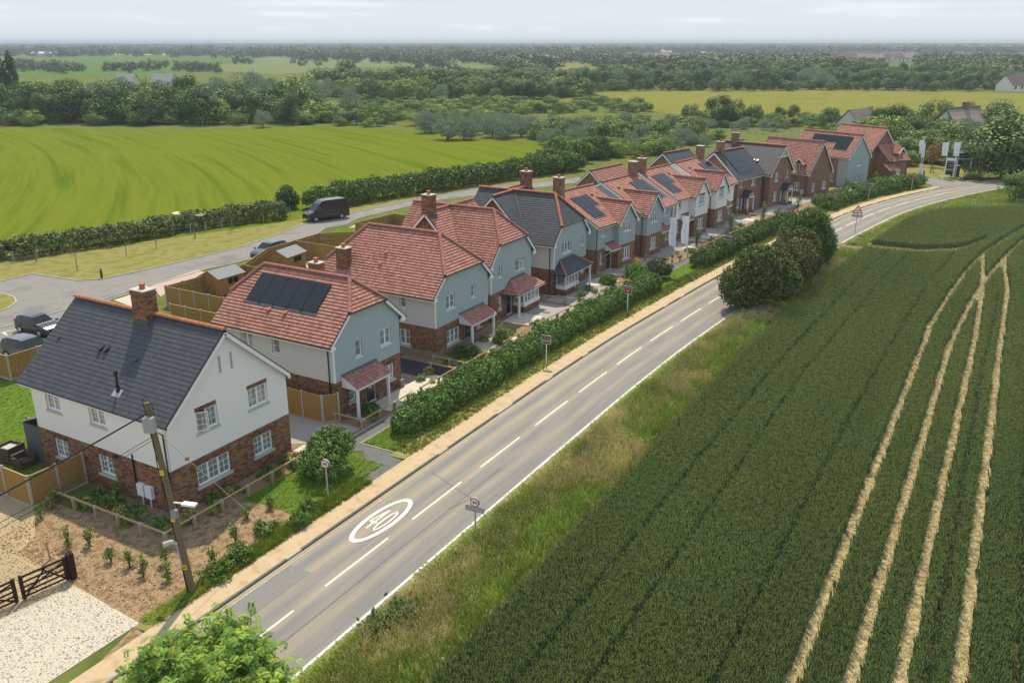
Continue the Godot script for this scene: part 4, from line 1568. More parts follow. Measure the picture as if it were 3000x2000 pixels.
# the four houses along the street with a small front gable each
func row_house(label: String, x: float, z: float, turn: float, w: float, upper: String, g0: float, g1: float, out: float, chimney_near: bool) -> void:
	var h := house("detached_house", label, x, z, turn, w, 9.9, "red", false)
	var yw := 5.05
	var yr := 7.68
	var near_gable := g0 < 1.0
	if upper == "render":
		h.sidecream = true
	var ru0 := g1 if near_gable else 0.0
	var ru1 := w if near_gable else g0
	var gw := Rect2(g0 + 0.85, 3.7, 1.5, 1.12)
	var gl := Rect2(g0 + 0.85, 0.78, 1.5, 1.28)
	var rw := Rect2(ru0 + (2.0 if near_gable else 0.95), 3.7, 0.72, 0.98)
	var rl := Rect2(ru0 + (2.6 if near_gable else 0.85), 0.9, 0.42, 1.1)
	var dr := Rect2(ru0 + (0.55 if near_gable else 2.1), 0.02, 0.92, 2.05)
	var up := "board" if upper == "board" else "render"
	wall(h, h.f, rect(ru0, 0, ru1, yw), 0, 2.45, "brick", [rl, dr])
	wall(h, h.f, rect(ru0, 0, ru1, yw), 2.45, yw, up, [rw])
	var G := frame(Vector3(out, 0, 0), Vector3(0, 0, -1))
	var gr := front_gable(h, g0, g1, out, yw, 1.02, -3.2)
	var gp_ := PackedVector2Array([Vector2(g0, 0), Vector2(g1, 0), Vector2(g1, yw), Vector2((g0 + g1) / 2, gr), Vector2(g0, yw)])
	wall(h, G, gp_, 0, 2.45, "brick", [gl])
	wall(h, G, gp_, 2.45, gr, up, [gw])
	var S := frame(Vector3(0, 0, -g0), Vector3(1, 0, 0))
	wall(h, S, rect(0, 0, out, yw), 0, 2.45, "brick")
	wall(h, S, rect(0, 0, out, yw), 2.45, yw, up)
	S = frame(Vector3(out, 0, -g1), Vector3(-1, 0, 0))
	wall(h, S, rect(0, 0, out, yw), 0, yw, "brick", [], false)
	var gb := gable_poly(9.9, yw, yr)
	wall(h, h.nr, gb, 0, 2.45, "brick")
	wall(h, h.nr, gb, 2.45, yr, up)
	wall(h, h.fr, gb, 0, 2.45, "brick", [], false)
	wall(h, h.fr, gb, 2.45, yr, up, [], false)
	wall(h, h.bk, rect(0, 0, w, yw), 0, yw, "brick", [], false)
	var sill_up := "white" if upper == "board" else "stone"
	window(h, G, gw, 3, 1, 2, sill_up)
	window(h, G, gl, 3, 1, 2, "stone")
	window(h, h.f, rw, 2 if upper == "board" else 1, 1, 2, sill_up)
	window(h, h.f, rl, 1, 1, 2, "stone")
	if upper == "render":
		soldier(h, Transform3D(G.basis, G * Vector3(0, 0, 0.0)), gw.position.x - 0.05, gw.end.x + 0.05, gw.end.y + 0.005)
	door(h, h.f, dr.position.x, dr.end.x)
	long_roof(h, yw, yr, 4.95, 0.2, 0.42)
	var T := front_slope(h, yw, h.k)
	var pu := 0.85 if chimney_near else w - 3.3
	var cells := [[0, 0], [1, 0], [0, 1], [1, 1], [2, 1]] if chimney_near else [[1, 0], [2, 0], [0, 1], [1, 1], [2, 1]]
	solar(h, Transform3D(T.basis, T * Vector3(pu, 0.9 if chimney_near else 1.1, 0.02)), cells, 1.02, 1.72)
	vent(h, T, w - 2.2 if chimney_near else 1.2, 4.0, M.black)
	vent(h, T, w - 1.7 if chimney_near else 1.7, 3.2, M.black)
	chimney(h, Vector3(-4.95, 0, -0.55 if chimney_near else -w + 0.55), 0.95, 0.75, 9.15, 6.6, chimney_near)
	canopy(h, dr.position.x - 0.4, dr.end.x + 0.45, 2.85, 2.3, 0.9, [], 0.0, true)
	downpipe(h, [Vector3(0.42, 4.85, -0.12 if not near_gable else -w + 0.15), Vector3(0.07, 4.6, -0.12 if not near_gable else -w + 0.15), Vector3(0.07, 0.05, -0.12 if not near_gable else -w + 0.15)])
	if near_gable:
		downpipe(h, [Vector3(0.2, 4.75, 0.3), Vector3(0.2, 4.5, 0.08), Vector3(0.2, 0.05, 0.08)])
	h.base.slab(Vector3(out - 0.02, 0, -g1), Vector3(out + 0.03, 0.35, -g0))
	finish(h)


# open gabled porch with lattice front
func gabled_porch(h: Dictionary, u: float, w: float, out: float) -> void:
	var mb := MB.new()
	for s in [-1.0, 1.0]:
		for d in [0.12, out - 0.1]:
			mb.slab(Vector3(d - 0.05, 0.35, -u + s * w / 2 - 0.05), Vector3(d + 0.05, 2.15, -u + s * w / 2 + 0.05))
		mb.slab(Vector3(0.0, 2.1, -u + s * w / 2 - 0.06), Vector3(out, 2.24, -u + s * w / 2 + 0.06))
		mb.bar(Vector3(out, 2.15, -u + s * (w / 2 + 0.15)), Vector3(out, 3.0, -u), 0.07, 0.14)
		mb.bar(Vector3(out, 2.2, -u + s * w * 0.1), Vector3(out, 2.62, -u + s * w * 0.26), 0.05, 0.06)
	mb.bar(Vector3(out, 2.2, -u - w / 2), Vector3(out, 2.2, -u + w / 2), 0.07, 0.1)
	mb.bar(Vector3(out, 2.2, -u), Vector3(out, 2.95, -u), 0.06, 0.06)
	var po := obj("porch", mb, M.white, h.n)
	var rm := MB.new()
	for s in [-1.0, 1.0]:
		rm.bar(Vector3(out / 2, 2.12, -u + s * (w / 2 + 0.2)), Vector3(out / 2, 3.07, -u), 0.06, out + 0.2, Color(0.045, 0.05, 0.06), Vector3(1, 0, 0))
	obj("porch_tiling", rm, M.slate, po)
	var bm := MB.new()
	for s in [-1.0, 1.0]:
		bm.slab(Vector3(0, 0, -u + s * w / 2 - 0.14), Vector3(out, 0.4, -u + s * w / 2 + 0.14))
	obj("porch_plinth", bm, M.brickwall, po)
	var rt := MB.new()
	rt.tube([Vector3(-0.05, 3.1, -u), Vector3(out + 0.1, 3.1, -u)], 0.08, 0.08, 6, Color(0.33, 0.1, 0.07))
	obj("porch_ridge", rt, M.tile, po)


func house_brick_slate() -> void:
	var h := house("attached_house", "brick house with slate roof full of solar panels and a lattice porch", -31.4, -114.4, 12, 7.6, 6.9, "slate", false)
	var fw := [Rect2(1.15, 3.55, 0.6, 1.08), Rect2(4.4, 3.45, 1.1, 1.15), Rect2(0.75, 0.85, 0.6, 1.1), Rect2(2.1, 0.02, 0.95, 2.05), Rect2(3.6, 0.85, 0.55, 1.0)]
	wall(h, h.f, rect(0, 0, 7.6, 5.0), 0, 5.0, "brick", fw)
	wall(h, h.nr, gable_poly(6.9, 5.0, 8.05), 0, 8.05, "brick")
	wall(h, h.bk, rect(0, 0, 7.6, 5.0), 0, 5.0, "brick", [], false)
	window(h, h.f, fw[0], 1, 1, 2, "stone")
	window(h, h.f, fw[1], 2, 1, 2, "stone")
	window(h, h.f, fw[2], 1, 1, 2, "stone")
	window(h, h.f, fw[4], 1, 1, 2, "stone")
	door(h, h.f, 2.1, 3.05)
	gabled_porch(h, 2.55, 1.5, 1.2)
	long_roof(h, 5.0, 8.05, 3.45, 0.25, 0.35)
	var T := front_slope(h, 5.0, h.k)
	solar(h, Transform3D(T.basis, T * Vector3(1.3, 0.55, 0.02)), [[0, 0], [1, 0], [2, 0], [3, 0], [1, 1], [2, 1], [3, 1], [0, 1]], 1.02, 1.72)
	chimney(h, Vector3(-3.45, 0, -1.3), 0.85, 0.75, 9.35, 7.2)
	downpipe(h, [Vector3(0.4, 4.7, -0.2), Vector3(0.07, 4.4, -0.2), Vector3(0.07, 0.05, -0.2)])
	finish(h)


func house_fretwork() -> void:
	var h := house("attached_house", "brick house with pale slate roof and white timber fretwork in its front gable", -28.75, -121.9, 12.2, 6.7, 9.6, "slate", false)
	var g := gable_poly(6.7, 5.0, 8.32)
	var fw := [Rect2(1.57, 3.55, 0.96, 1.2), Rect2(5.1, 3.7, 0.5, 1.1), Rect2(1.57, 0.75, 0.96, 1.3), Rect2(4.0, 0.02, 0.95, 2.05)]
	wall(h, h.f, g, 0, 8.32, "brick", fw)
	wall(h, h.nr, rect(0, 0, 9.6, 5.0), 0, 5.0, "brick")
	wall(h, h.fr, rect(0, 0, 9.6, 5.0), 0, 5.0, "brick", [], false)
	wall(h, h.bk, g, 0, 8.32, "brick", [], false)
	for i in 3:
		window(h, h.f, fw[i], 1 if i == 1 else 2, 1, 2, "stone")
	door(h, h.f, 4.0, 4.95)
	gabled_porch(h, 4.47, 1.5, 1.2)
	cross_roof(h, 5.0, 8.32, 99.0, 0.0, false, 0.3, 0.4)
	# white fretwork in the top of the gable over a dark panel
	var mb := MB.new()
	mb.bar(Vector3(0.18, 6.85, -1.75), Vector3(0.18, 6.85, -4.95), 0.08, 0.14)
	for k in 9:
		var z := -1.95 - k * 0.35
		var top := 8.32 - absf(z + 3.35) - 0.1
		mb.bar(Vector3(0.16, 6.9, z), Vector3(0.16, top, z), 0.06, 0.1)
	obj("fretwork", mb, M.white, h.n)
	var T := near_slope(h, 5.0, h.k)
	vent(h, T, 6.2, 1.6, M.black)
	vent(h, T, 6.75, 1.6, M.black)
	chimney(h, Vector3(-7.6, 0, -3.35), 0.9, 0.75, 9.6, 7.6)
	downpipe(h, [Vector3(-0.8, 4.75, 0.4), Vector3(-0.8, 4.4, 0.08), Vector3(-0.8, 0.05, 0.08)])
	finish(h)


func dormer(h: Dictionary, c: Vector3, face: Vector3, w: float, y0: float, y1: float) -> void:
	var side := Vector3.UP.cross(face)
	var mb := MB.new()
	var b := -face * 2.2
	mb.box(Transform3D(Basis(side, Vector3.UP, face), c + b * 0.5 + Vector3(0, (y0 + y1) / 2, 0)), Vector3(w, y1 - y0, 2.2))
	var o := obj("dormer", mb, M.brickwall, h.n)
	var T := frame(c + Vector3(0, 0, 0) - side * w / 2 + face * 0.06, side)
	window(h, T, Rect2(0.06, y0 + 0.06, w - 0.12, y1 - y0 - 0.1), 2, 1, 2, "white")
	var fr := MB.new()
	var rm := MB.new()
	for s in [-1.0, 1.0]:
		var e: Vector3 = c + side * s * (w / 2 + 0.28)
		var a := e + Vector3(0, y1 - 0.15, 0)
		var t := c + Vector3(0, y1 + w * 0.62, 0)
		fr.bar(a + face * 0.3, t + face * 0.3, 0.07, 0.16)
		rm.quad(a + face * 0.32, t + face * 0.32, t - face * 2.6, a - face * 2.6, Color(0.38, 0.135, 0.09))
		for k in 5:
			rm.bar(a.lerp(t, (k + 0.5) / 5.0) + face * 0.34 + Vector3(0, 0.02, 0), a.lerp(t, (k + 0.5) / 5.0) - face * 2.4 + Vector3(0, 0.02, 0), 0.15, 0.03, Color(0.42, 0.155, 0.105) * R.randf_range(0.85, 1.1), (t - a).cross(face).normalized())
	obj("dormer_gable", fr, M.white, o)
	obj("dormer_tiling", rm, M.tile, o)


func house_dormer() -> void:
	var h := house("detached_house", "brick house with steep red roof, plain front gable and a dormer on its side", -25.9, -133.9, 20, 6.2, 9.5, "red", false)
	var g := gable_poly(6.2, 3.85, 7.95)
	var fw := [Rect2(1.2, 0.75, 0.78, 1.18), Rect2(4.0, 0.8, 1.15, 1.15)]
	wall(h, h.f, g, 0, 7.95, "brick", fw)
	var sw := [Rect2(7.2, 0.78, 0.92, 1.2)]
	wall(h, h.nr, rect(0, 0, 9.5, 3.85), 0, 3.85, "brick", sw)
	wall(h, h.fr, rect(0, 0, 9.5, 3.85), 0, 3.85, "brick", [], false)
	wall(h, h.bk, g, 0, 7.95, "brick", [], false)
	window(h, h.f, fw[0], 2, 1, 2, "stone")
	window(h, h.f, fw[1], 3, 1, 2, "stone")
	window(h, h.nr, sw[0], 2, 1, 2, "stone")
	cross_roof(h, 3.85, 7.95, 99.0, 0.0, false, 0.25, 0.35)
	dormer(h, Vector3(-1.75, 0, -0.05), Vector3(0, 0, 1), 1.15, 3.7, 4.85)
	downpipe(h, [Vector3(-0.3, 3.6, 0.3), Vector3(-0.3, 3.3, 0.08), Vector3(-0.3, 0.05, 0.08)])
	for x in [-0.75, -3.0]:
		var m := MB.new()
		m.slab(Vector3(x - 0.3, 0.35, 0.0), Vector3(x + 0.3, 1.05, 0.2))
		obj("meter_box", m, M.stone, h.n)
	finish(h)


func house_grey_gable() -> void:
	var h := house("detached_house", "grey boarded house with steep gable, brick side wall and L-shaped solar panels", -22.5, -146.6, 26, 5.5, 11.0, "red", false)
	var g := gable_poly(5.5, 4.95, 8.05)
	var fw := [Rect2(2.3, 3.2, 1.25, 1.18), Rect2(2.2, 0.5, 1.5, 1.24)]
	wall(h, h.f, g, 0, 8.05, "board", fw)
	var sw := [Rect2(8.0, 0.6, 0.6, 1.2)]
	wall(h, h.nr, rect(0, 0, 9.2, 4.95), 0, 4.95, "brick", sw)
	wall(h, h.nr, rect(9.2, 0, 11.0, 4.95), 0, 4.95, "board")
	wall(h, h.fr, rect(0, 0, 11, 4.95), 0, 4.95, "brick", [], false)
	wall(h, h.bk, g, 0, 8.05, "brick", [], false)
	window(h, h.f, fw[0], 3, 1, 2, "white")
	window(h, h.f, fw[1], 3, 1, 2, "white")
	window(h, h.nr, sw[0], 1, 1, 2, "stone")
	cross_roof(h, 4.95, 8.05, 99.0, 0.0, false, 0.25, 0.3)
	var T := near_slope(h, 4.95, h.k)
	solar(h, Transform3D(T.basis, T * Vector3(2.4, 1.0, 0.02)), [[4, 0], [5, 0], [0, 1], [1, 1], [2, 1], [3, 1], [4, 1], [5, 1]], 1.25, 1.3)
	vent(h, T, 5.6, 1.1, M.terracotta)
	vent(h, T, 6.3, 0.9, M.terracotta)
	finish(h)


func house_last() -> void:
	var h := house("detached_house", "brick house with front dormer and tiled porch, last before the estate entrance flags", -20.6, -155.4, 30, 6.6, 9.0, "red", false)
	var g := gable_poly(6.6, 4.9, 8.5)
	wall(h, h.f, g, 0, 8.5, "brick", [])
	wall(h, h.bk, g, 0, 8.5, "brick", [], false)
	for f in [h.nr, h.fr]:
		wall(h, f, rect(0, 0, 9.0, 4.8), 0, 4.8, "brick", [], false)
	cross_roof(h, 4.9, 8.5, 99.0, 0.0, false, 0.2, 0.35)
	# lower front wing with its dormer
	var out := 2.6
	var W := frame(Vector3(out, 0, -1.6), Vector3(0, 0, -1))
	var fw := [Rect2(2.3, 0.8, 1.1, 1.2)]
	wall(h, W, rect(0, 0, 5.0, 3.7), 0, 3.7, "brick", fw)
	window(h, W, fw[0], 2, 1, 2, "stone")
	wall(h, frame(Vector3(0, 0, -1.6), Vector3(1, 0, 0)), PackedVector2Array([Vector2(0, 0), Vector2(out, 0), Vector2(out, 3.7), Vector2(0, 5.9)]), 0, 5.9, "brick")
	roof(h, [Vector3(out + 0.35, 3.4, -1.35), Vector3(out + 0.35, 3.4, -6.85), Vector3(-0.3, 6.1, -6.85), Vector3(-0.3, 6.1, -1.35)])
	gutter(h, Vector3(out + 0.4, 3.36, -1.3), Vector3(out + 0.4, 3.36, -6.9))
	dormer(h, Vector3(out + 0.1, 0, -4.4), Vector3(1, 0, 0), 1.3, 3.5, 4.7)
	roof(h, [Vector3(out + 1.3, 2.1, -0.4), Vector3(out + 1.3, 2.1, -2.9), Vector3(out, 2.95, -2.9), Vector3(out, 2.95, -0.4)])
	var pm := MB.new()
	pm.slab(Vector3(out + 1.1, 0, -2.7), Vector3(out + 1.25, 2.05, -2.55))
	obj("porch_post", pm, M.white, h.n)
	downpipe(h, [Vector3(out + 0.3, 3.3, -6.3), Vector3(out + 0.07, 3.0, -6.3), Vector3(out + 0.07, 0.05, -6.3)])
	finish(h)


# roofs that show behind the street row
func back_roofs() -> void:
	var spots := [
		["garage", "low garage with red tiled roof behind the grey boarded house pair", -52.0, -91.0, 6.0, 5.0, 6.0, 2.4, 4.6, "red"],
		["garage", "long garage with red tiled roof behind the white rendered houses", -47.5, -109.0, 7.0, 8.5, 6.0, 2.5, 5.2, "red"],
		["outbuilding", "slate roofed building behind the brick house with solar panels", -41.5, -121.5, 12.0, 7.0, 6.5, 3.8, 6.6, "slate"],
		["outbuilding", "red tiled rear building behind the brick house with dormer", -36.5, -134.0, 15.0, 6.5, 7.0, 3.9, 7.2, "red"],
	]
	for s in spots:
		var h := house(s[0], s[1], s[2], s[3], s[4], s[5], s[6], s[9], false)
		h.n.set_meta("category", "garage" if s[0] == "garage" else "building")
		for f in [[h.f, s[5]], [h.bk, s[5]]]:
			wall(h, f[0], rect(0, 0, f[1], s[7]), 0, s[7], "brick", [], false)
		for f in [h.nr, h.fr]:
			wall(h, f, gable_poly(s[6], s[7], s[8]), 0, s[8], "brick", [], false)
		long_roof(h, s[7], s[8], s[6] / 2.0, 0.2, 0.3)
		finish(h)


# ---------------------------------------------------------------- plants
var tree_mesh := {}
const TREES := {
	"oak": [0.52, 0.46, 0.49, 9, 4400, 0.031, [[0.070, 0.131, 0.025], [0.096, 0.166, 0.032], [0.052, 0.102, 0.021], [0.131, 0.201, 0.038]]],
	"ash": [0.52, 0.39, 0.49, 9, 4400, 0.030, [[0.140, 0.210, 0.052], [0.184, 0.254, 0.067], [0.105, 0.166, 0.042], [0.219, 0.280, 0.084]]],
	"tall": [0.52, 0.29, 0.49, 8, 4000, 0.028, [[0.105, 0.175, 0.045], [0.149, 0.219, 0.060], [0.079, 0.137, 0.035]]],
	"willow": [0.53, 0.44, 0.47, 11, 4400, 0.032, [[0.263, 0.315, 0.193], [0.333, 0.385, 0.254], [0.201, 0.254, 0.140], [0.385, 0.429, 0.298]]],
	"bush": [0.46, 0.62, 0.52, 8, 2600, 0.045, [[0.105, 0.184, 0.032], [0.149, 0.236, 0.042], [0.079, 0.144, 0.025], [0.201, 0.280, 0.052]]],
	"lime": [0.46, 0.60, 0.52, 8, 2600, 0.045, [[0.228, 0.306, 0.038], [0.289, 0.367, 0.052], [0.166, 0.245, 0.032]]],
	"conifer": [0.52, 0.17, 0.49, 7, 2000, 0.034, [[0.049, 0.088, 0.028], [0.070, 0.116, 0.035], [0.035, 0.067, 0.021]]],
	"gold": [0.46, 0.50, 0.52, 6, 1200, 0.060, [[0.875, 0.735, 0.035], [1.050, 0.910, 0.052], [0.700, 0.630, 0.035]]],
	"rust": [0.50, 0.34, 0.48, 7, 1400, 0.036, [[0.350, 0.193, 0.070], [0.455, 0.263, 0.105], [0.245, 0.158, 0.052]]],
}


func leaf(mb: MB, p: Vector3, nn: Vector3, s: float, col: Color, long := 1.3) -> void:
	var a := nn.cross(Vector3(R.randf() - 0.5, R.randf() - 0.5, R.randf() - 0.5)).normalized()
	var b := nn.cross(a)
	mb.quad(p - a * s * long * 0.5, p + b * s * 0.38, p + a * s * long * 0.5, p - b * s * 0.38, col)


func ball() -> Vector3:
	var z := R.randf_range(-1, 1)
	var t := R.randf() * TAU
	var q := sqrt(1.0 - z * z)
	return Vector3(q * cos(t), z, q * sin(t))


# leaf-sized faces spread through overlapping lobes
func crown(cy: float, rx: float, ry: float, lobes: int, n: int, s: float, pal: Array, droop := false) -> ArrayMesh:
	var mb := MB.new()
	var L := [[Vector3(0, cy, 0), 0.66]]
	for k in lobes * 2:
		var d := ball()
		L.append([Vector3(d.x * rx, d.y * ry, d.z * rx) * R.randf_range(0.52, 0.74) + Vector3(0, cy, 0), R.randf_range(0.26, 0.44)])
	for k in n:
		var l: Array = L[R.randi() % L.size()]
		var d := ball()
		var r: float = l[1] * R.randf_range(0.72, 1.06)
		var p: Vector3 = l[0] + Vector3(d.x * rx, d.y * ry, d.z * rx) * r
		if p.y < 0.03:
			continue
		var nn := (d * 1.5 + ball() * 0.75 + Vector3(0, 0.45, 0)).normalized()
		var c := col3(pal[R.randi() % pal.size()], 0.16)
		if droop:
			var a := Vector3(d.x * 0.35, -1.0, d.z * 0.35).normalized()
			var b := a.cross(nn).normalized()
			mb.quad(p, p + a * s * 0.9 + b * s * 0.2, p + a * s * 2.0, p + a * s * 0.9 - b * s * 0.2, c)
		else:
			leaf(mb, p, nn, s * R.randf_range(0.7, 1.35), c)
	return mb.mesh()


func trunk(cy: float, rx: float, r: float) -> ArrayMesh:
	var mb := MB.new()
	var c := Color(0.10, 0.08, 0.055)
	mb.tube([Vector3(0, -0.01, 0), Vector3(0.01, cy * 0.4, 0.005), Vector3(0, cy, 0)], r, r * 0.45, 7, c)
	for k in 6:
		var a := TAU * k / 6.0 + R.randf()
		var b := cy * R.randf_range(0.4, 0.8)
		mb.tube([Vector3(0, b, 0), Vector3(cos(a) * rx * 0.35, b + 0.10, sin(a) * rx * 0.35), Vector3(cos(a) * rx * 0.75, b + 0.24, sin(a) * rx * 0.75)], r * 0.42, r * 0.12, 5, c)
	return mb.mesh()


func tree(kind: String, at: Vector3, height: float, wide: float, called: String, label: String, group := "", category := "tree") -> Node3D:
	var key := kind + str(R.randi() % 3)
	if not tree_mesh.has(key):
		var t: Array = TREES[kind]
		tree_mesh[key] = [crown(t[0], t[1], t[2], t[3], t[4], t[5], t[6], kind == "willow"), trunk(t[0], t[1], 0.022)]
	var o := thing(called, label, category, at, 0.0, group)
	o.transform.basis = Basis(Vector3.UP, R.randf() * TAU).scaled_local(Vector3(height * wide, height, height * wide))
	obj("crown", tree_mesh[key][0], M.leaf, o)
	obj("trunk", tree_mesh[key][1], M.vc, o)
	return o


func tuft_mesh(blades: int, h: float, spread: float, w: float, low: Color, high: Color, ears := 0, ear := Color.WHITE) -> ArrayMesh:
	var mb := MB.new()
	for k in blades:
		var a := R.randf() * TAU
		var b := Vector3(cos(a), 0, sin(a)) * R.randf() * spread * 0.6
		var lean := Vector3(cos(a + R.randf_range(-0.8, 0.8)), 0, sin(a)) * spread * R.randf_range(0.4, 1.0)
		var t := b + lean + Vector3(0, h * R.randf_range(0.65, 1.0), 0)
		var mid := b.lerp(t, 0.55) + Vector3(0, h * 0.10, 0)
		var s := Vector3(-sin(a + 0.7), 0, cos(a + 0.7)) * w * 0.5
		var bc := low.lerp(high, R.randf())
		mb.quad(b - s, b + s, mid + s, mid - s, bc)
		mb.tri(mid - s, mid + s, t, bc)
	for k in ears:
		var a := R.randf() * TAU
		var p := Vector3(cos(a), 0, sin(a)) * spread * R.randf_range(0.2, 1.1) + Vector3(0, h * R.randf_range(0.92, 1.08), 0)
		var d := Vector3(R.randf_range(-0.4, 0.4), 1.0, R.randf_range(-0.4, 0.4)).normalized()
		var s := d.cross(Vector3(cos(a), 0, sin(a))).normalized() * 0.016
		var s2 := d.cross(s).normalized() * 0.016
		var q := ear * R.randf_range(0.85, 1.15)
		mb.quad(p - d * 0.05, p + s, p + d * 0.06, p - s, q)
		mb.quad(p - d * 0.05, p + s2, p + d * 0.06, p - s2, q)
	return mb.mesh()


func along(line: Array, z: float) -> float:
	if z > line[0][0]:
		return line[0][1]
	for k in line.size() - 1:
		if z >= line[k + 1][0]:
			return lerpf(line[k][1], line[k + 1][1], (z - line[k][0]) / (line[k + 1][0] - line[k][0]))
	return 1e6


const TRACKS := [
	[[-15, -3.8], [-75, -3.45], [-84, -2.9], [-95, -2.1], [-105, -0.9], [-114, 0.9], [-123, 2.8], [-132, 5.5]],
	[[-15, -2.0], [-70, -1.7], [-80, -1.2], [-90, -0.5], [-105, 1.3], [-115, 2.8], [-124, 5.0]],
	[[-15, -0.5], [-72, -0.15], [-88, -0.3], [-97, -0.7], [-105, -0.95]],
	[[-15, 1.4], [-73, 1.6], [-88, 1.7], [-99, 1.2], [-104, 1.1]],
]
const TRAMS := [
	[[-15, -12.2], [-57, -12.0], [-73, -11.4], [-90, -10.8], [-101, -9.8]],
	[[-15, -9.9], [-58, -10.0], [-67, -9.6], [-86, -8.9], [-101, -7.7]],
	[[-15, -6.15], [-49, -5.95], [-60, -5.7], [-73, -5.4], [-88, -4.8], [-104, -3.5]],
	[[-15, 0.45], [-64, 0.65], [-80, 1.0], [-86, 0.9]],
	[[-15, 3.2], [-60, 3.3], [-90, 3.6], [-110, 4.4]],
]
const CROSS := [[-17.0, -101.3], [-15.0, -101.9], [-11.9, -102.6], [-7.2, -102.8], [-4.5, -104.8], [-2.9, -106.9], [-0.9, -113.1]]
const FIELD_EDGE := [[-15, -15.1], [-58, -15.05], [-75, -14.4], [-90, -13.3], [-103, -12.5], [-108, -12.0], [-121, -10.4], [-128, -8.5], [-131.6, -6.6], [-135, -2.0], [-138, 1.5], [-141, 6.5], [-143, 12]]


func crops() -> void:
	var edge := []
	for k in 55:
		var z := -8.0 - k * 2.45
		edge.append(Vector2(along(FIELD_EDGE, z), z))
	edge.append(Vector2(40, -143))
	edge.append(Vector2(40, -8))
	sheet("field_soil", edge, 0.055, M.soil)
	# bleached wheelings
	for t in TRACKS:
		var mb := MB.new()
		var z0 := -16.0
		while z0 > t[-1][0] + 1.5:
			var a: float = along(t, z0)
			var b: float = along(t, z0 - 1.5)
			mb.quad(Vector3(a - 0.26, 0.075, z0), Vector3(a + 0.30, 0.075, z0), Vector3(b + 0.30, 0.075, z0 - 1.5), Vector3(b - 0.26, 0.075, z0 - 1.5))
			z0 -= 1.5
		struct("wheel_track", mb, M.straw)
	var cr := MB.new()
	for k in CROSS.size() - 1:
		var a := Vector3(CROSS[k][0], 0.065, CROSS[k][1])
		var b := Vector3(CROSS[k + 1][0], 0.065, CROSS[k + 1][1])
		cr.quad(a + Vector3(0, 0, 1.3), b + Vector3(0, 0, 1.3), b - Vector3(0, 0, 1.5), a - Vector3(0, 0, 1.5))
	struct("farm_track", cr, M.bare)
	# standing wheat
	var meshes := []
	for k in 4:
		meshes.append(tuft_mesh(11, 0.66, 0.17, 0.040, Color(0.105, 0.180, 0.078), Color(0.145, 0.235, 0.112), 8, Color(0.38, 0.40, 0.135)))
	var xf := [[], [], [], []]
	var cols := [PackedColorArray(), PackedColorArray(), PackedColorArray(), PackedColorArray()]
	var nz := FastNoiseLite.new()
	nz.seed = 31
	nz.frequency = 0.05
	nz.fractal_octaves = 4
	var z := -12.0
	while z > -142.5:
		var far := clampf((-z - 20.0) / 90.0, 0.0, 1.0)
		var dx := lerpf(0.165, 0.27, far)
		var x: float = along(FIELD_EDGE, z) + R.randf() * 0.15 + 0.12
		var right := 8.0 if z < -30 else 4.5
		var tr := []
		for t in TRACKS:
			tr.append([along(t, z), 0.31])
		for t in TRAMS:
			tr.append([along(t, z), 0.10])
		while x < right:
			var p := Vector3(x + R.randf_range(-0.05, 0.05), 0.05, z + R.randf_range(-0.08, 0.08))
			var ok := true
			for t in tr:
				if absf(p.x - t[0]) < t[1]:
					ok = false
			if ok and z < -99 and z > -115 and p.x < -0.9:
				var zc := CROSS[0][1] as float
				for k in CROSS.size() - 1:
					if p.x >= CROSS[k][0] and p.x <= CROSS[k + 1][0]:
						zc = lerpf(CROSS[k][1], CROSS[k + 1][1], (p.x - CROSS[k][0]) / (CROSS[k + 1][0] - CROSS[k][0]))
				if absf(p.z - zc) < 1.5:
					ok = false
			if ok:
				var k := R.randi() % 4
				var s := R.randf_range(0.85, 1.15) * lerpf(1.0, 1.35, far)
				xf[k].append(Transform3D(Basis(Vector3.UP, R.randf() * TAU).scaled_local(Vector3(s, R.randf_range(0.88, 1.08), s)), p))
				var q := 1.0 + 0.10 * nz.get_noise_2d(p.x * 3.0, p.z * 0.6) + R.randf_range(-0.12, 0.12)
				var y := 0.16 * nz.get_noise_2d(p.x * 1.3 + 90, p.z)
				cols[k].append(Color(q * (1.0 + y * 0.5), q, q * (1.0 - y * 0.4)))
			x += dx
		z -= lerpf(0.15, 0.27, far)
	var crop := thing("wheat_field", "dark green standing wheat with thin tramlines beside the grass verge", "wheat", Vector3.ZERO)
	crop.set_meta("kind", "stuff")
	for k in 4:
		scatter("wheat", meshes[k], M.grass, xf[k], cols[k], crop)
	# bent straw lying in the wheelings
	var sx := []
	var sc := PackedColorArray()
	for t in TRACKS:
		z = -16.0
		while z > t[-1][0]:
			for k in 15:
				var u := R.randf_range(-0.32, 0.34)
				sx.append(Transform3D(Basis(Vector3.UP, R.randf() * TAU).scaled_local(Vector3(1, R.randf_range(0.3, 0.9), 1)), Vector3(along(t, z) + u, 0.06, z + R.randf_range(-0.1, 0.1))))
				var g := R.randf_range(0.75, 1.15)
				sc.append(Color(g, g, g) if R.randf() < 0.75 else Color(0.45, 0.6, 0.5) * g)
			z -= 0.2
	var stm := tuft_mesh(9, 0.10, 0.15, 0.026, Color(0.56, 0.42, 0.20), Color(0.70, 0.58, 0.34))
	var so := thing("bleached_straw", "pale dried wheat stems along the four wheel tracks", "straw")
	so.set_meta("kind", "stuff")
	scatter("straw", stm, M.grass, sx, sc, so)
	verges()


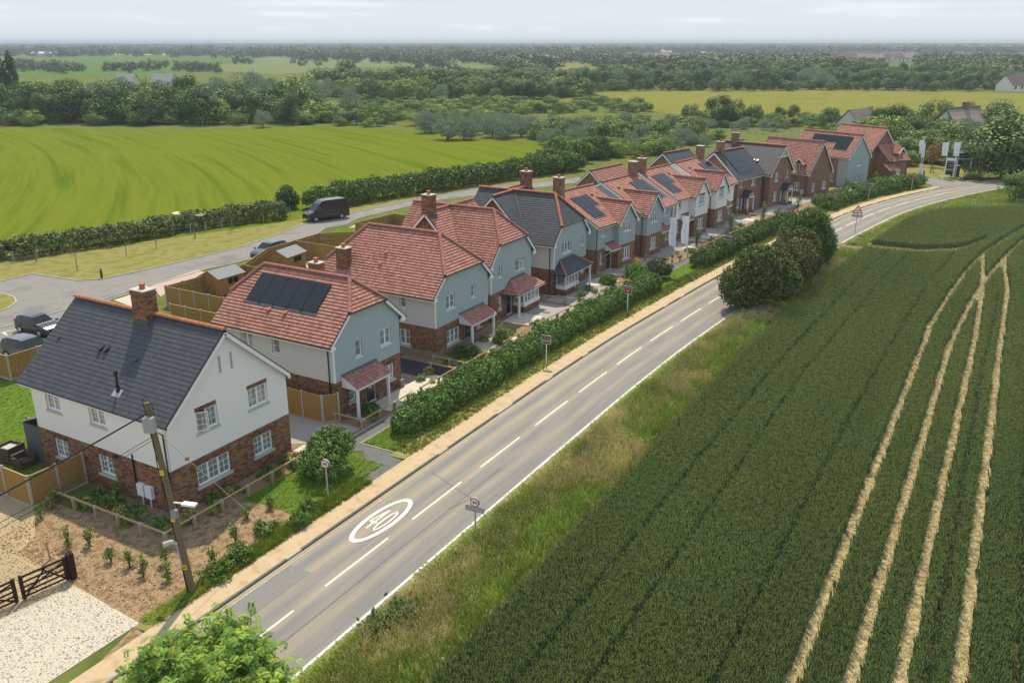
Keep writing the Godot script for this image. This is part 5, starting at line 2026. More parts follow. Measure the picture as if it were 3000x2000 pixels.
func verges() -> void:
	var kinds := [
		tuft_mesh(12, 0.45, 0.24, 0.030, Color(0.22, 0.28, 0.06), Color(0.38, 0.42, 0.11), 4, Color(0.56, 0.50, 0.22)),
		tuft_mesh(12, 0.42, 0.26, 0.030, Color(0.22, 0.32, 0.045), Color(0.32, 0.43, 0.07)),
		tuft_mesh(10, 0.5, 0.22, 0.026, Color(0.42, 0.40, 0.15), Color(0.62, 0.54, 0.26), 6, Color(0.64, 0.53, 0.30)),
		tuft_mesh(14, 0.30, 0.26, 0.045, Color(0.16, 0.25, 0.035), Color(0.24, 0.36, 0.06)),
	]
	var xf := [[], [], [], []]
	var cols := [PackedColorArray(), PackedColorArray(), PackedColorArray(), PackedColorArray()]
	var nz := FastNoiseLite.new()
	nz.seed = 77
	nz.frequency = 0.09
	nz.fractal_octaves = 3
	var z := -8.0
	while z > -165.0:
		var ex: float = along(FIELD_EDGE, z) if z > -143 else 14.0
		var wide: float = minf(ex - cx(z), 14.0)
		var o := 2.98 + R.randf() * 0.15
		while o < wide - 0.25 + 0.2 * nz.get_noise_2d(z * 5.0, 9.0):
			var p := rd(z + R.randf_range(-0.15, 0.15), o + R.randf_range(-0.1, 0.1), 0.04)
			var n := nz.get_noise_2d(p.x, p.z)
			var edge := clampf((o - 3.0) / 0.7, 0.15, 1.0)
			var k := 0
			var green := n + (0.55 if o > wide - 1.4 or o < 3.6 else 0.0)
			if green > 0.28:
				k = 1
			elif n < -0.30:
				k = 2
			if R.randf() < 0.22:
				k = R.randi() % 4
			if z < -104:
				k = [1, 0, 3, 1][R.randi() % 4]
			var s := R.randf_range(0.75, 1.25)
			var cut := absf(z + 101.9) < 1.0
			if not cut:
				xf[k].append(Transform3D(Basis(Vector3.UP, R.randf() * TAU).scaled_local(Vector3(s, s * edge * (0.55 if z < -104 else 1.0), s)), p))
				var g := R.randf_range(0.8, 1.2) * (1.0 + 0.35 * nz.get_noise_2d(p.x * 2.5 + 40, p.z * 2.5))
				cols[k].append(Color(g, g, g))
			o += 0.21 if z > -75 else 0.32
		z -= 0.21 if z > -75 else 0.32
	var v := thing("verge_grass", "long green and straw coloured grass between road and wheat", "grass")
	v.set_meta("kind", "stuff")
	for k in 4:
		scatter("grass", kinds[k], M.grass, xf[k], cols[k], v)
	# shorter grass: lawns, path edge, rough bank and back strip
	var sx := []
	var sc := PackedColorArray()
	var add := func(p: Vector3, h: float, w: float, c: Color) -> void:
		sx.append(Transform3D(Basis(Vector3.UP, R.randf() * TAU).scaled_local(Vector3(w, h, w)), p))
		sc.append(c * R.randf_range(0.75, 1.25))
	for k in 5200:
		var zz := R.randf_range(-34.6, -118.0)
		add.call(rd(zz, R.randf_range(-5.6, -4.0), 0.06), R.randf_range(0.2, 0.55), 0.7, Color(0.85, 0.78, 0.7) if R.randf() < 0.6 else Color(1.2, 0.95, 0.6))
	for k in 2600:
		var zz := R.randf_range(-17.5, -31.0)
		add.call(rd(zz, R.randf_range(-4.9, -4.0), 0.06), R.randf_range(0.2, 0.8) * clampf((-zz - 15.0) / 8.0, 0.3, 1.0), 0.8, Color(0.75, 0.85, 0.5) if R.randf() < 0.6 else Color(1.3, 1.0, 0.6))
	for k in 3600:
		add.call(Vector3(R.randf_range(-31.0, -27.3), 0.02, R.randf_range(-26.6, -33.0)), R.randf_range(0.10, 0.18), 0.7, Color(0.75, 0.9, 0.4))
	for k in 900:
		add.call(Vector3(R.randf_range(-30.0, -28.2), 0.02, R.randf_range(-34.6, -37.5)), R.randf_range(0.12, 0.2), 0.7, Color(0.75, 0.9, 0.4))
	for k in 4200:
		add.call(Vector3(R.randf_range(-57.0, -43.2), 0.01, R.randf_range(-20.8, -36.0)), R.randf_range(0.10, 0.16), 0.8, Color(0.7, 0.85, 0.4))
	var g := thing("short_grass", "short mown and trodden grass along footpath and on small lawns", "grass")
	g.set_meta("kind", "stuff")
	scatter("grass", tuft_mesh(12, 0.4, 0.2, 0.03, Color(0.18, 0.26, 0.045), Color(0.28, 0.36, 0.08)), M.grass, sx, sc, g)
	# leaf litter and stones on the bare bank
	var lx := []
	var lc := PackedColorArray()
	for k in 9000:
		var p := Vector3(R.randf_range(-38.5, -26.6), 0.035, R.randf_range(-26.0, -17.6))
		if p.x < -31.5 and p.z < -21.3:
			continue
		if R.randf() > 0.35 + 0.65 * clampf((p.z + 20.5) / 3.0, 0.0, 1.0):
			continue
		lx.append(Transform3D(Basis(ball(), R.randf() * TAU).scaled_local(Vector3.ONE * R.randf_range(0.35, 0.95)), p))
		lc.append([Color(0.50, 0.31, 0.16), Color(0.40, 0.24, 0.12), Color(0.58, 0.44, 0.27), Color(0.30, 0.20, 0.11)][R.randi() % 4])
	var lm := MB.new()
	lm.quad(Vector3(-0.05, 0, -0.03), Vector3(0.05, 0.01, -0.03), Vector3(0.05, 0, 0.03), Vector3(-0.05, 0.01, 0.03))
	var lo := thing("leaf_litter", "dry brown leaves and wood chips on the bare bank", "leaves")
	lo.set_meta("kind", "stuff")
	scatter("litter", lm.mesh(), M.vc, lx, lc, lo)
	# flowering umbels on the verge
	for s in [[1497, 1600, 9, "white flowering cow parsley clump beside the dark edge of the wheat"], [1400, 1705, 4, "small cow parsley clump low on the verge below the road sign plate"], [1215, 1760, 3, "cow parsley near broad dark leaves at the verge foot"], [1325, 1820, 3, "single-stemmed cow parsley in long grass by wheat edge"], [1945, 1210, 5, "cow parsley beside reddish grass patch on the verge"], [2160, 1010, 7, "cow parsley cluster by the big roadside bushes"], [1330, 1900, 2, "tiny white umbel above the verge where wheat begins"], [715, 1610, 8, "white umbel flowers on bank between pole and footpath"]]:
		var at: Vector3 = gp(s[0], s[1], 0.5)
		at.y = 0.04
		var o := thing("cow_parsley", s[3], "flower", at, 0.0, "cow parsley on the verges")
		for k in s[2]:
			var q := Vector3(R.randf_range(-0.55, 0.55), 0, R.randf_range(-0.8, 0.8))
			var hh := R.randf_range(0.75, 1.1)
			var st := MB.new()
			st.tube([q, q + Vector3(R.randf_range(-0.08, 0.08), hh, R.randf_range(-0.08, 0.08))], 0.008, 0.005, 4, Color(0.14, 0.19, 0.05))
			var top: Vector3 = st.v[st.v.size() - 1]
			var stem := obj("stem", st, M.grass, o)
			var um := MB.new()
			for j in 26:
				var a := R.randf() * TAU
				var r := sqrt(R.randf()) * 0.16
				leaf(um, top + Vector3(cos(a) * r, 0.02 - r * 0.2, sin(a) * r), Vector3(0, 1, 0), 0.085, Color(0.78, 0.78, 0.66))
			obj("umbel", um, M.grass, stem)
	# broad-leaved docks at the foot of the verge
	for s in [[1118, 1838], [1172, 1806]]:
		var o := thing("dock_plant", "broad-leaved dark green dock clump at the road edge of the verge", "plant", gp(s[0], s[1]), 0.0, "dock clumps")
		var mb := MB.new()
		for k in 220:
			leaf(mb, Vector3(R.randfn() * 0.28, R.randf() * 0.45 + 0.08, R.randfn() * 0.4), (ball() + Vector3(0, 1.2, 0)).normalized(), 0.2, col3([0.055, 0.12, 0.018], 0.3))
		obj("foliage", mb, M.leaf, o)


# a clipped run of leaves: sprigs through a rounded box along a list of points
func hedge(called: String, label: String, pts: Array, w: float, h: float, dens: float, pal: Array, category := "hedge", s := 1.0, group := "") -> Node3D:
	var o := thing(called, label, category, Vector3.ZERO, 0.0, group)
	var xf := []
	var cols := PackedColorArray()
	var nz := FastNoiseLite.new()
	nz.seed = int(absf(pts[0].z) * 7)
	nz.frequency = 0.35
	var wood := MB.new()
	for k in pts.size() - 1:
		var a: Vector3 = pts[k]
		var b: Vector3 = pts[k + 1]
		var d := (b - a).normalized()
		var side := Vector3(-d.z, 0, d.x)
		var len := a.distance_to(b)
		for j in int(len * dens):
			var t := R.randf()
			var c := a.lerp(b, t)
			var bump := 1.0 + 0.45 * nz.get_noise_2d(c.x, c.z) + 0.18 * nz.get_noise_2d(c.x * 3, c.z * 3)
			var e := 1.0
			if k == 0:
				e = minf(e, sqrt(clampf(t * len / 0.7, 0.05, 1.0)))
			if k == pts.size() - 2:
				e = minf(e, sqrt(clampf((1.0 - t) * len / 0.7, 0.05, 1.0)))
			var ang := R.randf_range(-0.25, PI + 0.25)
			var r := sqrt(R.randf_range(0.45, 1.0))
			var q := Vector2(cos(ang), sin(ang))
			q = q / maxf(pow(pow(absf(q.x), 3.0) + pow(absf(q.y), 3.0), 1.0 / 3.0), 0.01) * r
			var p := c + side * q.x * w * 0.5 * bump * e + Vector3(0, maxf(0.05, h * 0.38 + q.y * h * 0.62 * bump * e), 0)
			xf.append(Transform3D(Basis(ball(), R.randf() * TAU).scaled_local(Vector3.ONE * s * R.randf_range(0.75, 1.3)), p))
			cols.append(col3(pal[R.randi() % pal.size()], 0.2))
		for j in int(len * 2.0):
			var c := a.lerp(b, (j + R.randf()) / (len * 2.0))
			wood.tube([c, c + Vector3(R.randf_range(-0.2, 0.2), h * 0.75, R.randf_range(-0.2, 0.2))], 0.02, 0.008, 4, Color(0.09, 0.07, 0.05))
	scatter("foliage", sprig(), M.leaf, xf, cols, o)
	var st := obj("stems", wood, M.vc, o)
	st.set_meta("kind", "stuff")
	return o


var _sprig: ArrayMesh


func sprig() -> ArrayMesh:
	if _sprig == null:
		var mb := MB.new()
		for k in 12:
			var d := ball()
			leaf(mb, d * R.randf_range(0.06, 0.2), (d + ball() * 0.7).normalized(), R.randf_range(0.09, 0.14), Color.WHITE * R.randf_range(0.75, 1.2))
		_sprig = mb.mesh()
	return _sprig


func shrub(at: Vector3, h: float, w: float, n: int, pal: Array, called: String, label: String, group := "", s := 1.0, cat := "shrub") -> Node3D:
	var o := thing(called, label, cat, at, 0.0, group)
	var xf := []
	var cols := PackedColorArray()
	var L := []
	for k in 7:
		var d := ball()
		L.append([Vector3(d.x * w * 0.28, h * (0.5 + d.y * 0.22), d.z * w * 0.28), R.randf_range(0.24, 0.36)])
	for k in n:
		var l: Array = L[R.randi() % 7]
		var d := ball()
		var p: Vector3 = l[0] + Vector3(d.x * w, d.y * h, d.z * w) * l[1] * R.randf_range(0.6, 1.05)
		if p.y < 0.04:
			p.y = 0.04 + R.randf() * 0.2
		xf.append(Transform3D(Basis(ball(), R.randf() * TAU).scaled_local(Vector3.ONE * s * R.randf_range(0.7, 1.3)), p))
		cols.append(col3(pal[R.randi() % pal.size()], 0.22))
	scatter("foliage", sprig(), M.leaf, xf, cols, o)
	var wood := MB.new()
	for k in 4:
		var a := R.randf() * TAU
		wood.tube([Vector3.ZERO, Vector3(cos(a) * w * 0.15, h * 0.4, sin(a) * w * 0.15), Vector3(cos(a) * w * 0.3, h * 0.75, sin(a) * w * 0.3)], 0.02 + h * 0.012, 0.01, 5, Color(0.09, 0.07, 0.05))
	obj("branches", wood, M.vc, o)
	return o


const HEDGE := [[0.125, 0.215, 0.045], [0.165, 0.265, 0.058], [0.095, 0.170, 0.040], [0.215, 0.310, 0.075]]
const MAPLE := [[0.105, 0.154, 0.035], [0.140, 0.184, 0.045], [0.079, 0.123, 0.032], [0.184, 0.201, 0.060]]


func trees() -> void:
	var line := []
	for k in 12:
		line.append(rd(-36.2 - k * 3.5, -6.35))
	hedge("hedge", "long bushy green hedge between footpath and the grey boarded houses", line, 1.9, 1.5, 190, HEDGE)
	hedge("hedge", "hedge behind the for sale board next to the two white flags", [rd(-83.0, -6.0), rd(-89, -6.1), rd(-96, -6.2), rd(-104, -6.3), rd(-112, -6.2)], 2.2, 1.6, 130, [[0.105, 0.175, 0.038], [0.149, 0.210, 0.052], [0.079, 0.131, 0.032]], "hedge", 1.15)
	hedge("hedge", "dense hedge with three agent boards along the bend by the dormer house", [rd(-122.5, -6.3), rd(-128, -6.6), rd(-134, -6.8), rd(-141, -6.8), rd(-147, -6.6), rd(-151.5, -6.0)], 3.0, 1.9, 120, HEDGE, "hedge", 1.4)
	shrub(Vector3(-29.0, 0, -31.0), 2.2, 3.6, 1500, HEDGE, "shrub", "large round green bush beside the footpath speed sign")
	shrub(Vector3(-29.2, 0, -75.2), 1.9, 2.6, 900, [[0.131, 0.254, 0.035], [0.175, 0.315, 0.049]], "shrub", "bright green bush at the flag end of the long hedge")
	shrub(Vector3(-28.6, 0, -78.2), 1.8, 2.6, 900, [[0.088, 0.131, 0.061], [0.131, 0.140, 0.088], [0.088, 0.105, 0.052]], "shrub", "purplish green bush next to the two white flags")
	# field maples between road and wheat
	var mg := "field maples at the road bend"
	shrub(Vector3(-17.3, 0, -72.9), 5.6, 6.3, 9000, MAPLE, "field_maple", "broad dense field maple with its near side over the long grass", mg, 1.35, "tree")
	shrub(Vector3(-16.5, 0, -79.0), 5.4, 5.2, 7500, [[0.149, 0.149, 0.044], [0.184, 0.175, 0.052], [0.105, 0.123, 0.032]], "field_maple", "bronze tinted field maple in the middle of the roadside clump", mg, 1.35, "tree")
	shrub(Vector3(-16.3, 0, -85.3), 6.0, 5.4, 9000, [[0.149, 0.154, 0.042], [0.123, 0.158, 0.035], [0.088, 0.123, 0.032]], "field_maple", "tall olive field maple beside the wheat tramlines", mg, 1.35, "tree")
	shrub(Vector3(-16.8, 0, -91.0), 6.2, 5.4, 9000, [[0.131, 0.210, 0.045], [0.175, 0.263, 0.060], [0.096, 0.158, 0.035]], "field_maple", "bright green rounded field maple at the far end of the clump", mg, 1.4, "tree")
	# ash at the bottom of the picture
	ash_tree()
	# broad trees by the estate entrance
	var rt := "trees round the thatched cottage"
	for t in [
		[2960, 312, 524, 1.45, "ash", "tall broad green tree overhanging the estate sign"], [2868, 385, 523, 1.3, "oak", "dense tree beside the large estate sign"], [3010, 330, 520, 1.4, "oak", "broad dark tree at the road bend opposite the verge"], [2850, 486, 526, 1.5, "bush", "dark low bush beside the high estate board"], [2930, 420, 524, 1.3, "ash", "leafy lower bough tree beside the bend"],
		[2972, 497, 590, 1.3, "oak", "rounded bush overhanging the far verge of the road"], [2830, 341, 450, 1.25, "willow", "grey green tree hiding the thatched cottage wall"], [2790, 335, 455, 1.25, "ash", "spreading tree directly before the thatched roof"],
		[2892, 355, 460, 1.3, "willow", "silvery tree right of the thatched ridge"], [2700, 388, 470, 1.3, "bush", "leafy thicket behind the lifebuoy fence"], [2762, 390, 478, 1.4, "bush", "thicket behind the estate flags"], [2812, 402, 485, 1.4, "bush", "thicket beside the estate monolith sign"],
		[2590, 330, 432, 1.35, "lime", "yellow green tree behind the last brick house"], [2622, 358, 452, 1.2, "oak", "dark round tree at the corner of the last house"], [2525, 338, 425, 1.4, "ash", "mid green tree behind the solar panel roof ridge"], [2560, 352, 440, 1.3, "ash", "olive tree behind the last brick house ridge"],
		[2460, 372, 425, 1.5, "bush", "low scrub tree behind the steep red roof"], [2425, 305, 382, 1.35, "ash", "rounded olive tree standing alone in the pale crop edge"], [2630, 290, 400, 1.3, "oak", "green tree beside the grey thatched gable end"], [2585, 302, 395, 1.1, "oak", "dark tree next to the weeping willow"], [2738, 284, 398, 1.35, "ash", "bright rounded tree left of the brick chimney stack"],
		[2825, 290, 390, 1.0, "tall", "slim tree behind the cottage chimney"], [2920, 284, 398, 1.4, "ash", "large olive tree right of the thatched cottage"], [2540, 307, 372, 0.9, "willow", "weeping tree by the hidden grey gable"], [2668, 330, 410, 1.2, "oak", "dark tree behind the golden bush"], [2650, 395, 470, 1.2, "ash", "mid green tree behind the mesh fence end"],
		[2645, 345, 398, 1.0, "gold", "bright golden yellow bush among green trees"], [2731, 402, 490, 0.8, "rust", "rusty brown tree behind the estate flags"], [2500, 388, 432, 1.7, "bush", "scrub behind the dark solar array"], [2600, 430, 482, 1.6, "bush", "hedgerow shrub beside the last house gable"], [2660, 440, 486, 1.6, "bush", "hedgerow shrub behind the post and rail fence"],
	]:
		var at := gp(t[0], t[2])
		tree(t[4], at, top_of(at, t[0], t[1]), t[3], "bush" if t[4] in ["bush", "gold"] else "tree", t[5], rt, "bush" if t[4] in ["bush", "gold"] else "tree")
	# clump on the near edge of the pale crop
	for t in [[2030, 300, 6.0, 1.2, "oak", "dark oak at the left of the crop edge clump"], [2110, 268, 9.2, 1.2, "oak", "tallest dome-shaped oak of the clump before the pale crop"], [2160, 285, 7.6, 1.2, "oak", "dark green oak in the middle of the crop edge clump"], [2215, 300, 6.2, 1.3, "ash", "lighter tree at the right of the crop edge clump"], [2290, 305, 4.8, 0.9, "oak", "small upright tree pair member nearer the clump"], [2330, 300, 5.3, 0.9, "oak", "small dark upright tree standing alone before the crop"], [2280, 328, 2.7, 1.5, "bush", "low bush under the upright tree pair"]]:
		tree(t[4], gp(t[0], t[1], t[2]) * Vector3(1, 0, 1), t[2], t[3], "tree", t[5], "clump before the pale crop", "tree")
	# the row at the far side of the meadow
	for t in [[8, 132, 21.2, 0.9, "conifer", "tall dark conifer at the end of the meadow tree line"], [85, 232, 12.0, 1.35, "oak", "broad dark oak behind the meadow"], [30, 262, 9.0, 1.2, "oak", "dark oak beside the tall conifer"], [200, 222, 13.0, 1.1, "oak", "dark oak between the broad oak and the pale round tree"], [306, 226, 12.5, 1.1, "ash", "pale green round tree behind the meadow"], [442, 206, 13.5, 1.05, "ash", "tallest pale tree at the meadow edge with bare low stems"], [545, 208, 13.0, 1.1, "oak", "dark green tree between pale ash and grey willow"], [640, 222, 12.0, 1.1, "willow", "grey willow shoulder of the big willow group"], [718, 194, 14.5, 1.2, "willow", "big silvery grey willow behind the meadow"], [790, 222, 12.0, 1.1, "willow", "silvery willow on the far side of the willow group"], [620, 283, 7.5, 1.4, "lime", "yellow green rounded bush before the willows"], [765, 318, 5.0, 1.4, "willow", "low silvery shrub at the willow foot"], [1022, 244, 10.0, 0.9, "willow", "single silvery willow standing left of the scrub"], [890, 290, 6.5, 1.7, "lime", "bright green thicket beside the willows"], [960, 300, 5.5, 1.7, "bush", "green thicket between thicket and single willow"], [940, 175, 15.0, 1.3, "ash", "pale tall tree standing over the woodland edge"], [1010, 165, 15.5, 1.3, "ash", "largest pale tree over the woodland edge"], [870, 205, 12.0, 1.3, "lime", "bright green tree right of the willow group"], [1085, 230, 8.6, 1.2, "oak", "dark domed tree in front of the wood"], [1145, 247, 6.7, 0.9, "ash", "small domed tree before the wood"], [1235, 247, 7.0, 1.2, "ash", "domed pale tree before the wood"], [1290, 243, 7.2, 1.2, "willow", "grey domed tree before the wood"], [1380, 245, 7.0, 1.2, "ash", "twin domed tree at the scrub edge"], [1450, 247, 7.0, 1.0, "ash", "pointed domed tree at the scrub edge"]]:
		tree(t[4], gp(t[0], t[1], t[2]) * Vector3(1, 0, 1), t[2], t[3], "tree", t[5], "trees beyond the meadow", "tree")
	rows()


# height of a thing that stands at the ground point and reaches up to that pixel
func top_of(at: Vector3, px: float, py: float) -> float:
	var d := cam_basis * Vector3((px - 1500.0) / FL, (1000.0 - py) / FL, -1.0)
	return EYE.y + d.y * Vector2(at.x, at.z).length() / Vector2(d.x, d.z).length()


func rows() -> void:
	# trees that only their place tells apart: an area on the ground between two lines of pixels, how many, heights, kinds
	var spec := [
		[-60, 900, 338, 364, 62, 7.0, 11.5, ["oak", "ash", "bush", "tall", "oak"], "mixed tree in the belt behind the meadow", 42],
		[-60, 900, 352, 368, 30, 3.0, 5.5, ["bush", "lime", "bush"], "low hedgerow bush at the far side of the meadow"],
		[60, 960, 285, 325, 44, 6.5, 10.0, ["oak", "ash", "tall", "willow"], "tree of the loose belt behind the meadow willows", 18],
		[960, 1730, 262, 282, 84, 9.5, 12.5, ["oak", "oak", "ash", "tall"], "tree in the dark wood beyond the scrub", 34],
		[1000, 1730, 282, 292, 44, 7.5, 9.5, ["oak", "ash", "oak", "lime"], "tree on the near side of the dark wood", 24],
		[1500, 3060, 251, 264, 110, 8.0, 11.0, ["oak", "ash", "tall", "oak", "willow"], "tree in the tall belt beyond the pale crop", 46],
		[1560, 3060, 262, 268, 70, 4.0, 6.5, ["oak", "ash", "bush"], "tree in the front row beyond the pale crop", 36],
		[1750, 3060, 226, 249, 80, 9.0, 13.0, ["ash", "tall", "oak", "oak"], "tree in the back belt beyond the pale crop", 16],
		[860, 1500, 335, 372, 60, 2.6, 5.0, ["bush", "lime", "bush", "ash"], "shrub in the green scrub between meadow and wood", 30],
		[1000, 1900, 298, 335, 70, 2.6, 4.6, ["lime", "bush", "bush"], "shrub in the yellow green scrub below the wood", 24],
		[1240, 1560, 375, 410, 18, 4.5, 6.0, ["willow"], "silvery willow shrub at the meadow corner"],
		[1560, 2050, 372, 425, 50, 3.0, 5.0, ["willow", "bush", "bush"], "grey green shrub behind the estate roofs", 26],
		[1700, 2120, 405, 440, 30, 1.6, 3.2, ["bush", "willow", "lime"], "shrub on the rough ground behind the estate", 14],
		[2000, 2460, 352, 386, 46, 2.0, 3.6, ["bush", "willow", "bush"], "shrub in the rough hedge below the crop edge clump", 22],
		[2440, 2870, 392, 462, 60, 3.0, 6.0, ["bush", "ash", "bush", "oak"], "leafy shrub in the thicket between estate and cottage", 30],
		[2580, 2850, 470, 486, 22, 1.8, 3.2, ["bush", "bush", "lime"], "low shrub behind the entrance lawn"],
		[1640, 1960, 430, 470, 26, 2.0, 3.6, ["bush", "bush", "lime"], "shrub in the boundary hedge behind the garages", 12],
	]
	var bulk := {}
	for s in spec:
		var solo: int = s[9] if s.size() > 9 else s[4]
		for k in s[4]:
			var at := gp(lerpf(s[0], s[1], (k + R.randf()) / s[4]), R.randf_range(s[2], s[3]))
			var kind: String = s[7][R.randi() % s[7].size()]
			var is_bush: bool = s[6] < 6.1
			if (k * 37) % 101 >= solo * 101 / s[4]:
				var key := kind + str(R.randi() % 3)
				if not bulk.has(key):
					bulk[key] = []
				var hh := R.randf_range(s[5], s[6])
				var ww := hh * R.randf_range(1.05, 1.4) * (1.15 if is_bush else 1.0)
				bulk[key].append(Transform3D(Basis(Vector3.UP, R.randf() * TAU).scaled_local(Vector3(ww, hh, ww)), at))
				continue
			tree(kind, at, R.randf_range(s[5], s[6]), R.randf_range(1.05, 1.4) * (1.15 if is_bush else 1.0), "shrub" if is_bush else "tree", s[8], s[8].replace("tree in", "trees in").replace("shrub", "shrubs"), "shrub" if is_bush else "tree")
	var mass := thing("wood_and_scrub", "mass of merged treetops and scrub between the fields", "woodland")
	mass.set_meta("kind", "stuff")
	for key in bulk:
		if not tree_mesh.has(key):
			var t: Array = TREES[key.left(key.length() - 1)]
			tree_mesh[key] = [crown(t[0], t[1], t[2], t[3], t[4], t[5], t[6], key.begins_with("willow")), trunk(t[0], t[1], 0.022)]
		scatter("treetops", tree_mesh[key][0], M.leaf, bulk[key], PackedColorArray(), mass)
	# the young hedge along the wire fence behind the back road
	var hp := []
	for q in [[-60, 745], [30, 742], [120, 730], [230, 712], [330, 700], [430, 682], [530, 660], [640, 645], [740, 632], [840, 622]]:
		hp.append(gp(q[0], q[1] + 14))
	hedge("hedge", "rough hedge along the wire fence between meadow and back road", hp, 3.2, 2.0, 75, [[0.131, 0.184, 0.052], [0.175, 0.228, 0.067], [0.105, 0.149, 0.038], [0.245, 0.271, 0.096]], "hedge", 1.9)
	var h2 := []
	for q in [[900, 608], [1000, 592], [1100, 575], [1200, 560], [1300, 545], [1400, 530], [1500, 515], [1600, 500], [1700, 488]]:
		h2.append(gp(q[0], q[1] + 8))
	hedge("hedge", "taller leafy hedge between meadow and the far end of back road", h2, 4.0, 3.0, 85, [[0.131, 0.210, 0.042], [0.184, 0.263, 0.056], [0.096, 0.158, 0.035]], "hedge", 2.3)
	shrub(gp(843, 612), 3.4, 3.0, 700, [[0.079, 0.158, 0.032], [0.105, 0.193, 0.038]], "tree", "small round dark green tree beside the van", "", 1.6, "tree")
	for q in [[1600, 470, 4.5], [1690, 440, 4.0], [1640, 455, 5.0], [1750, 430, 4.5]]:
		shrub(gp(q[0], q[1] + 35), q[2], q[2] * 1.5, 900, [[0.149, 0.228, 0.045], [0.193, 0.280, 0.060], [0.105, 0.175, 0.035]], "shrub", "tall loose shrub at the meadow corner above the terrace roofs", "meadow corner shrubs", 2.4)


# leafy ash crown close to the camera: many compound leaves on real twigs
func ash_tree() -> void:
	var at := gp(590, 1985, 2.6)
	at.y = 0
	var o := thing("ash_tree", "young ash tree with feathery bright green leaves beside the main road", "tree", at)
	var lf := MB.new()
	for k in 9:
		for s in [-1.0, 1.0]:
			var p := Vector3(0.028 * k, 0.012 * k - 0.0016 * k * k, s * 0.045)
			lf.quad(p - Vector3(0.004, 0, s * 0.04), p + Vector3(0.022, 0.004, 0), p + Vector3(0.018, -0.012, s * 0.075), p + Vector3(-0.012, 0.0, s * 0.01), Color.WHITE)
	lf.quad(Vector3(0.25, -0.02, -0.012), Vector3(0.30, -0.03, 0), Vector3(0.25, -0.02, 0.012), Vector3(0.22, -0.01, 0))
	var xf := []
	var cols := PackedColorArray()
	var wood := MB.new()
	var bark := Color(0.16, 0.14, 0.10)
	wood.tube([Vector3.ZERO, Vector3(0.05, 1.2, 0), Vector3(0, 2.4, 0.05)], 0.13, 0.07, 8, bark)
	for k in 64:
		var a := TAU * k * 0.381966
		var up := R.randf_range(0.1, 1.0)
		var e := Vector3(cos(a) * 2.75 * sqrt(1.0 - up * up * 0.72), 1.0 + up * 3.0 + R.randf_range(-0.3, 0.3), sin(a) * 2.75 * sqrt(1.0 - up * up * 0.72)) * Vector3(R.randf_range(0.8, 1.08), 1, R.randf_range(0.8, 1.08))
		var s0 := Vector3(0, R.randf_range(1.0, 2.3), 0)
		var m := s0.lerp(e, 0.5) + Vector3(0, 0.25, 0)
		wood.tube([s0, m, e], 0.03, 0.008, 5, bark)
		for j in 130:
			var t := R.randf_range(0.25, 1.05)
			var c := s0.lerp(m, t * 2.0) if t < 0.5 else m.lerp(e, t * 2.0 - 1.0)
			var d := ball()
			var p := c + d * R.randf_range(0.1, 0.55)
			xf.append(Transform3D(Basis(Vector3.UP, R.randf() * TAU) * Basis(Vector3(0, 0, 1), R.randf_range(-0.7, 0.4)) * Basis(Vector3(1, 0, 0), R.randf_range(-0.6, 0.6)).scaled(Vector3.ONE * R.randf_range(0.8, 1.25)), p))
			cols.append(col3([[0.131, 0.254, 0.038], [0.175, 0.315, 0.049], [0.096, 0.201, 0.032], [0.280, 0.385, 0.052]][mini(R.randi() % 5, 3)], 0.2))
	scatter("crown", lf.mesh(), M.leaf, xf, cols, o)
	obj("trunk", wood, M.vc, o)


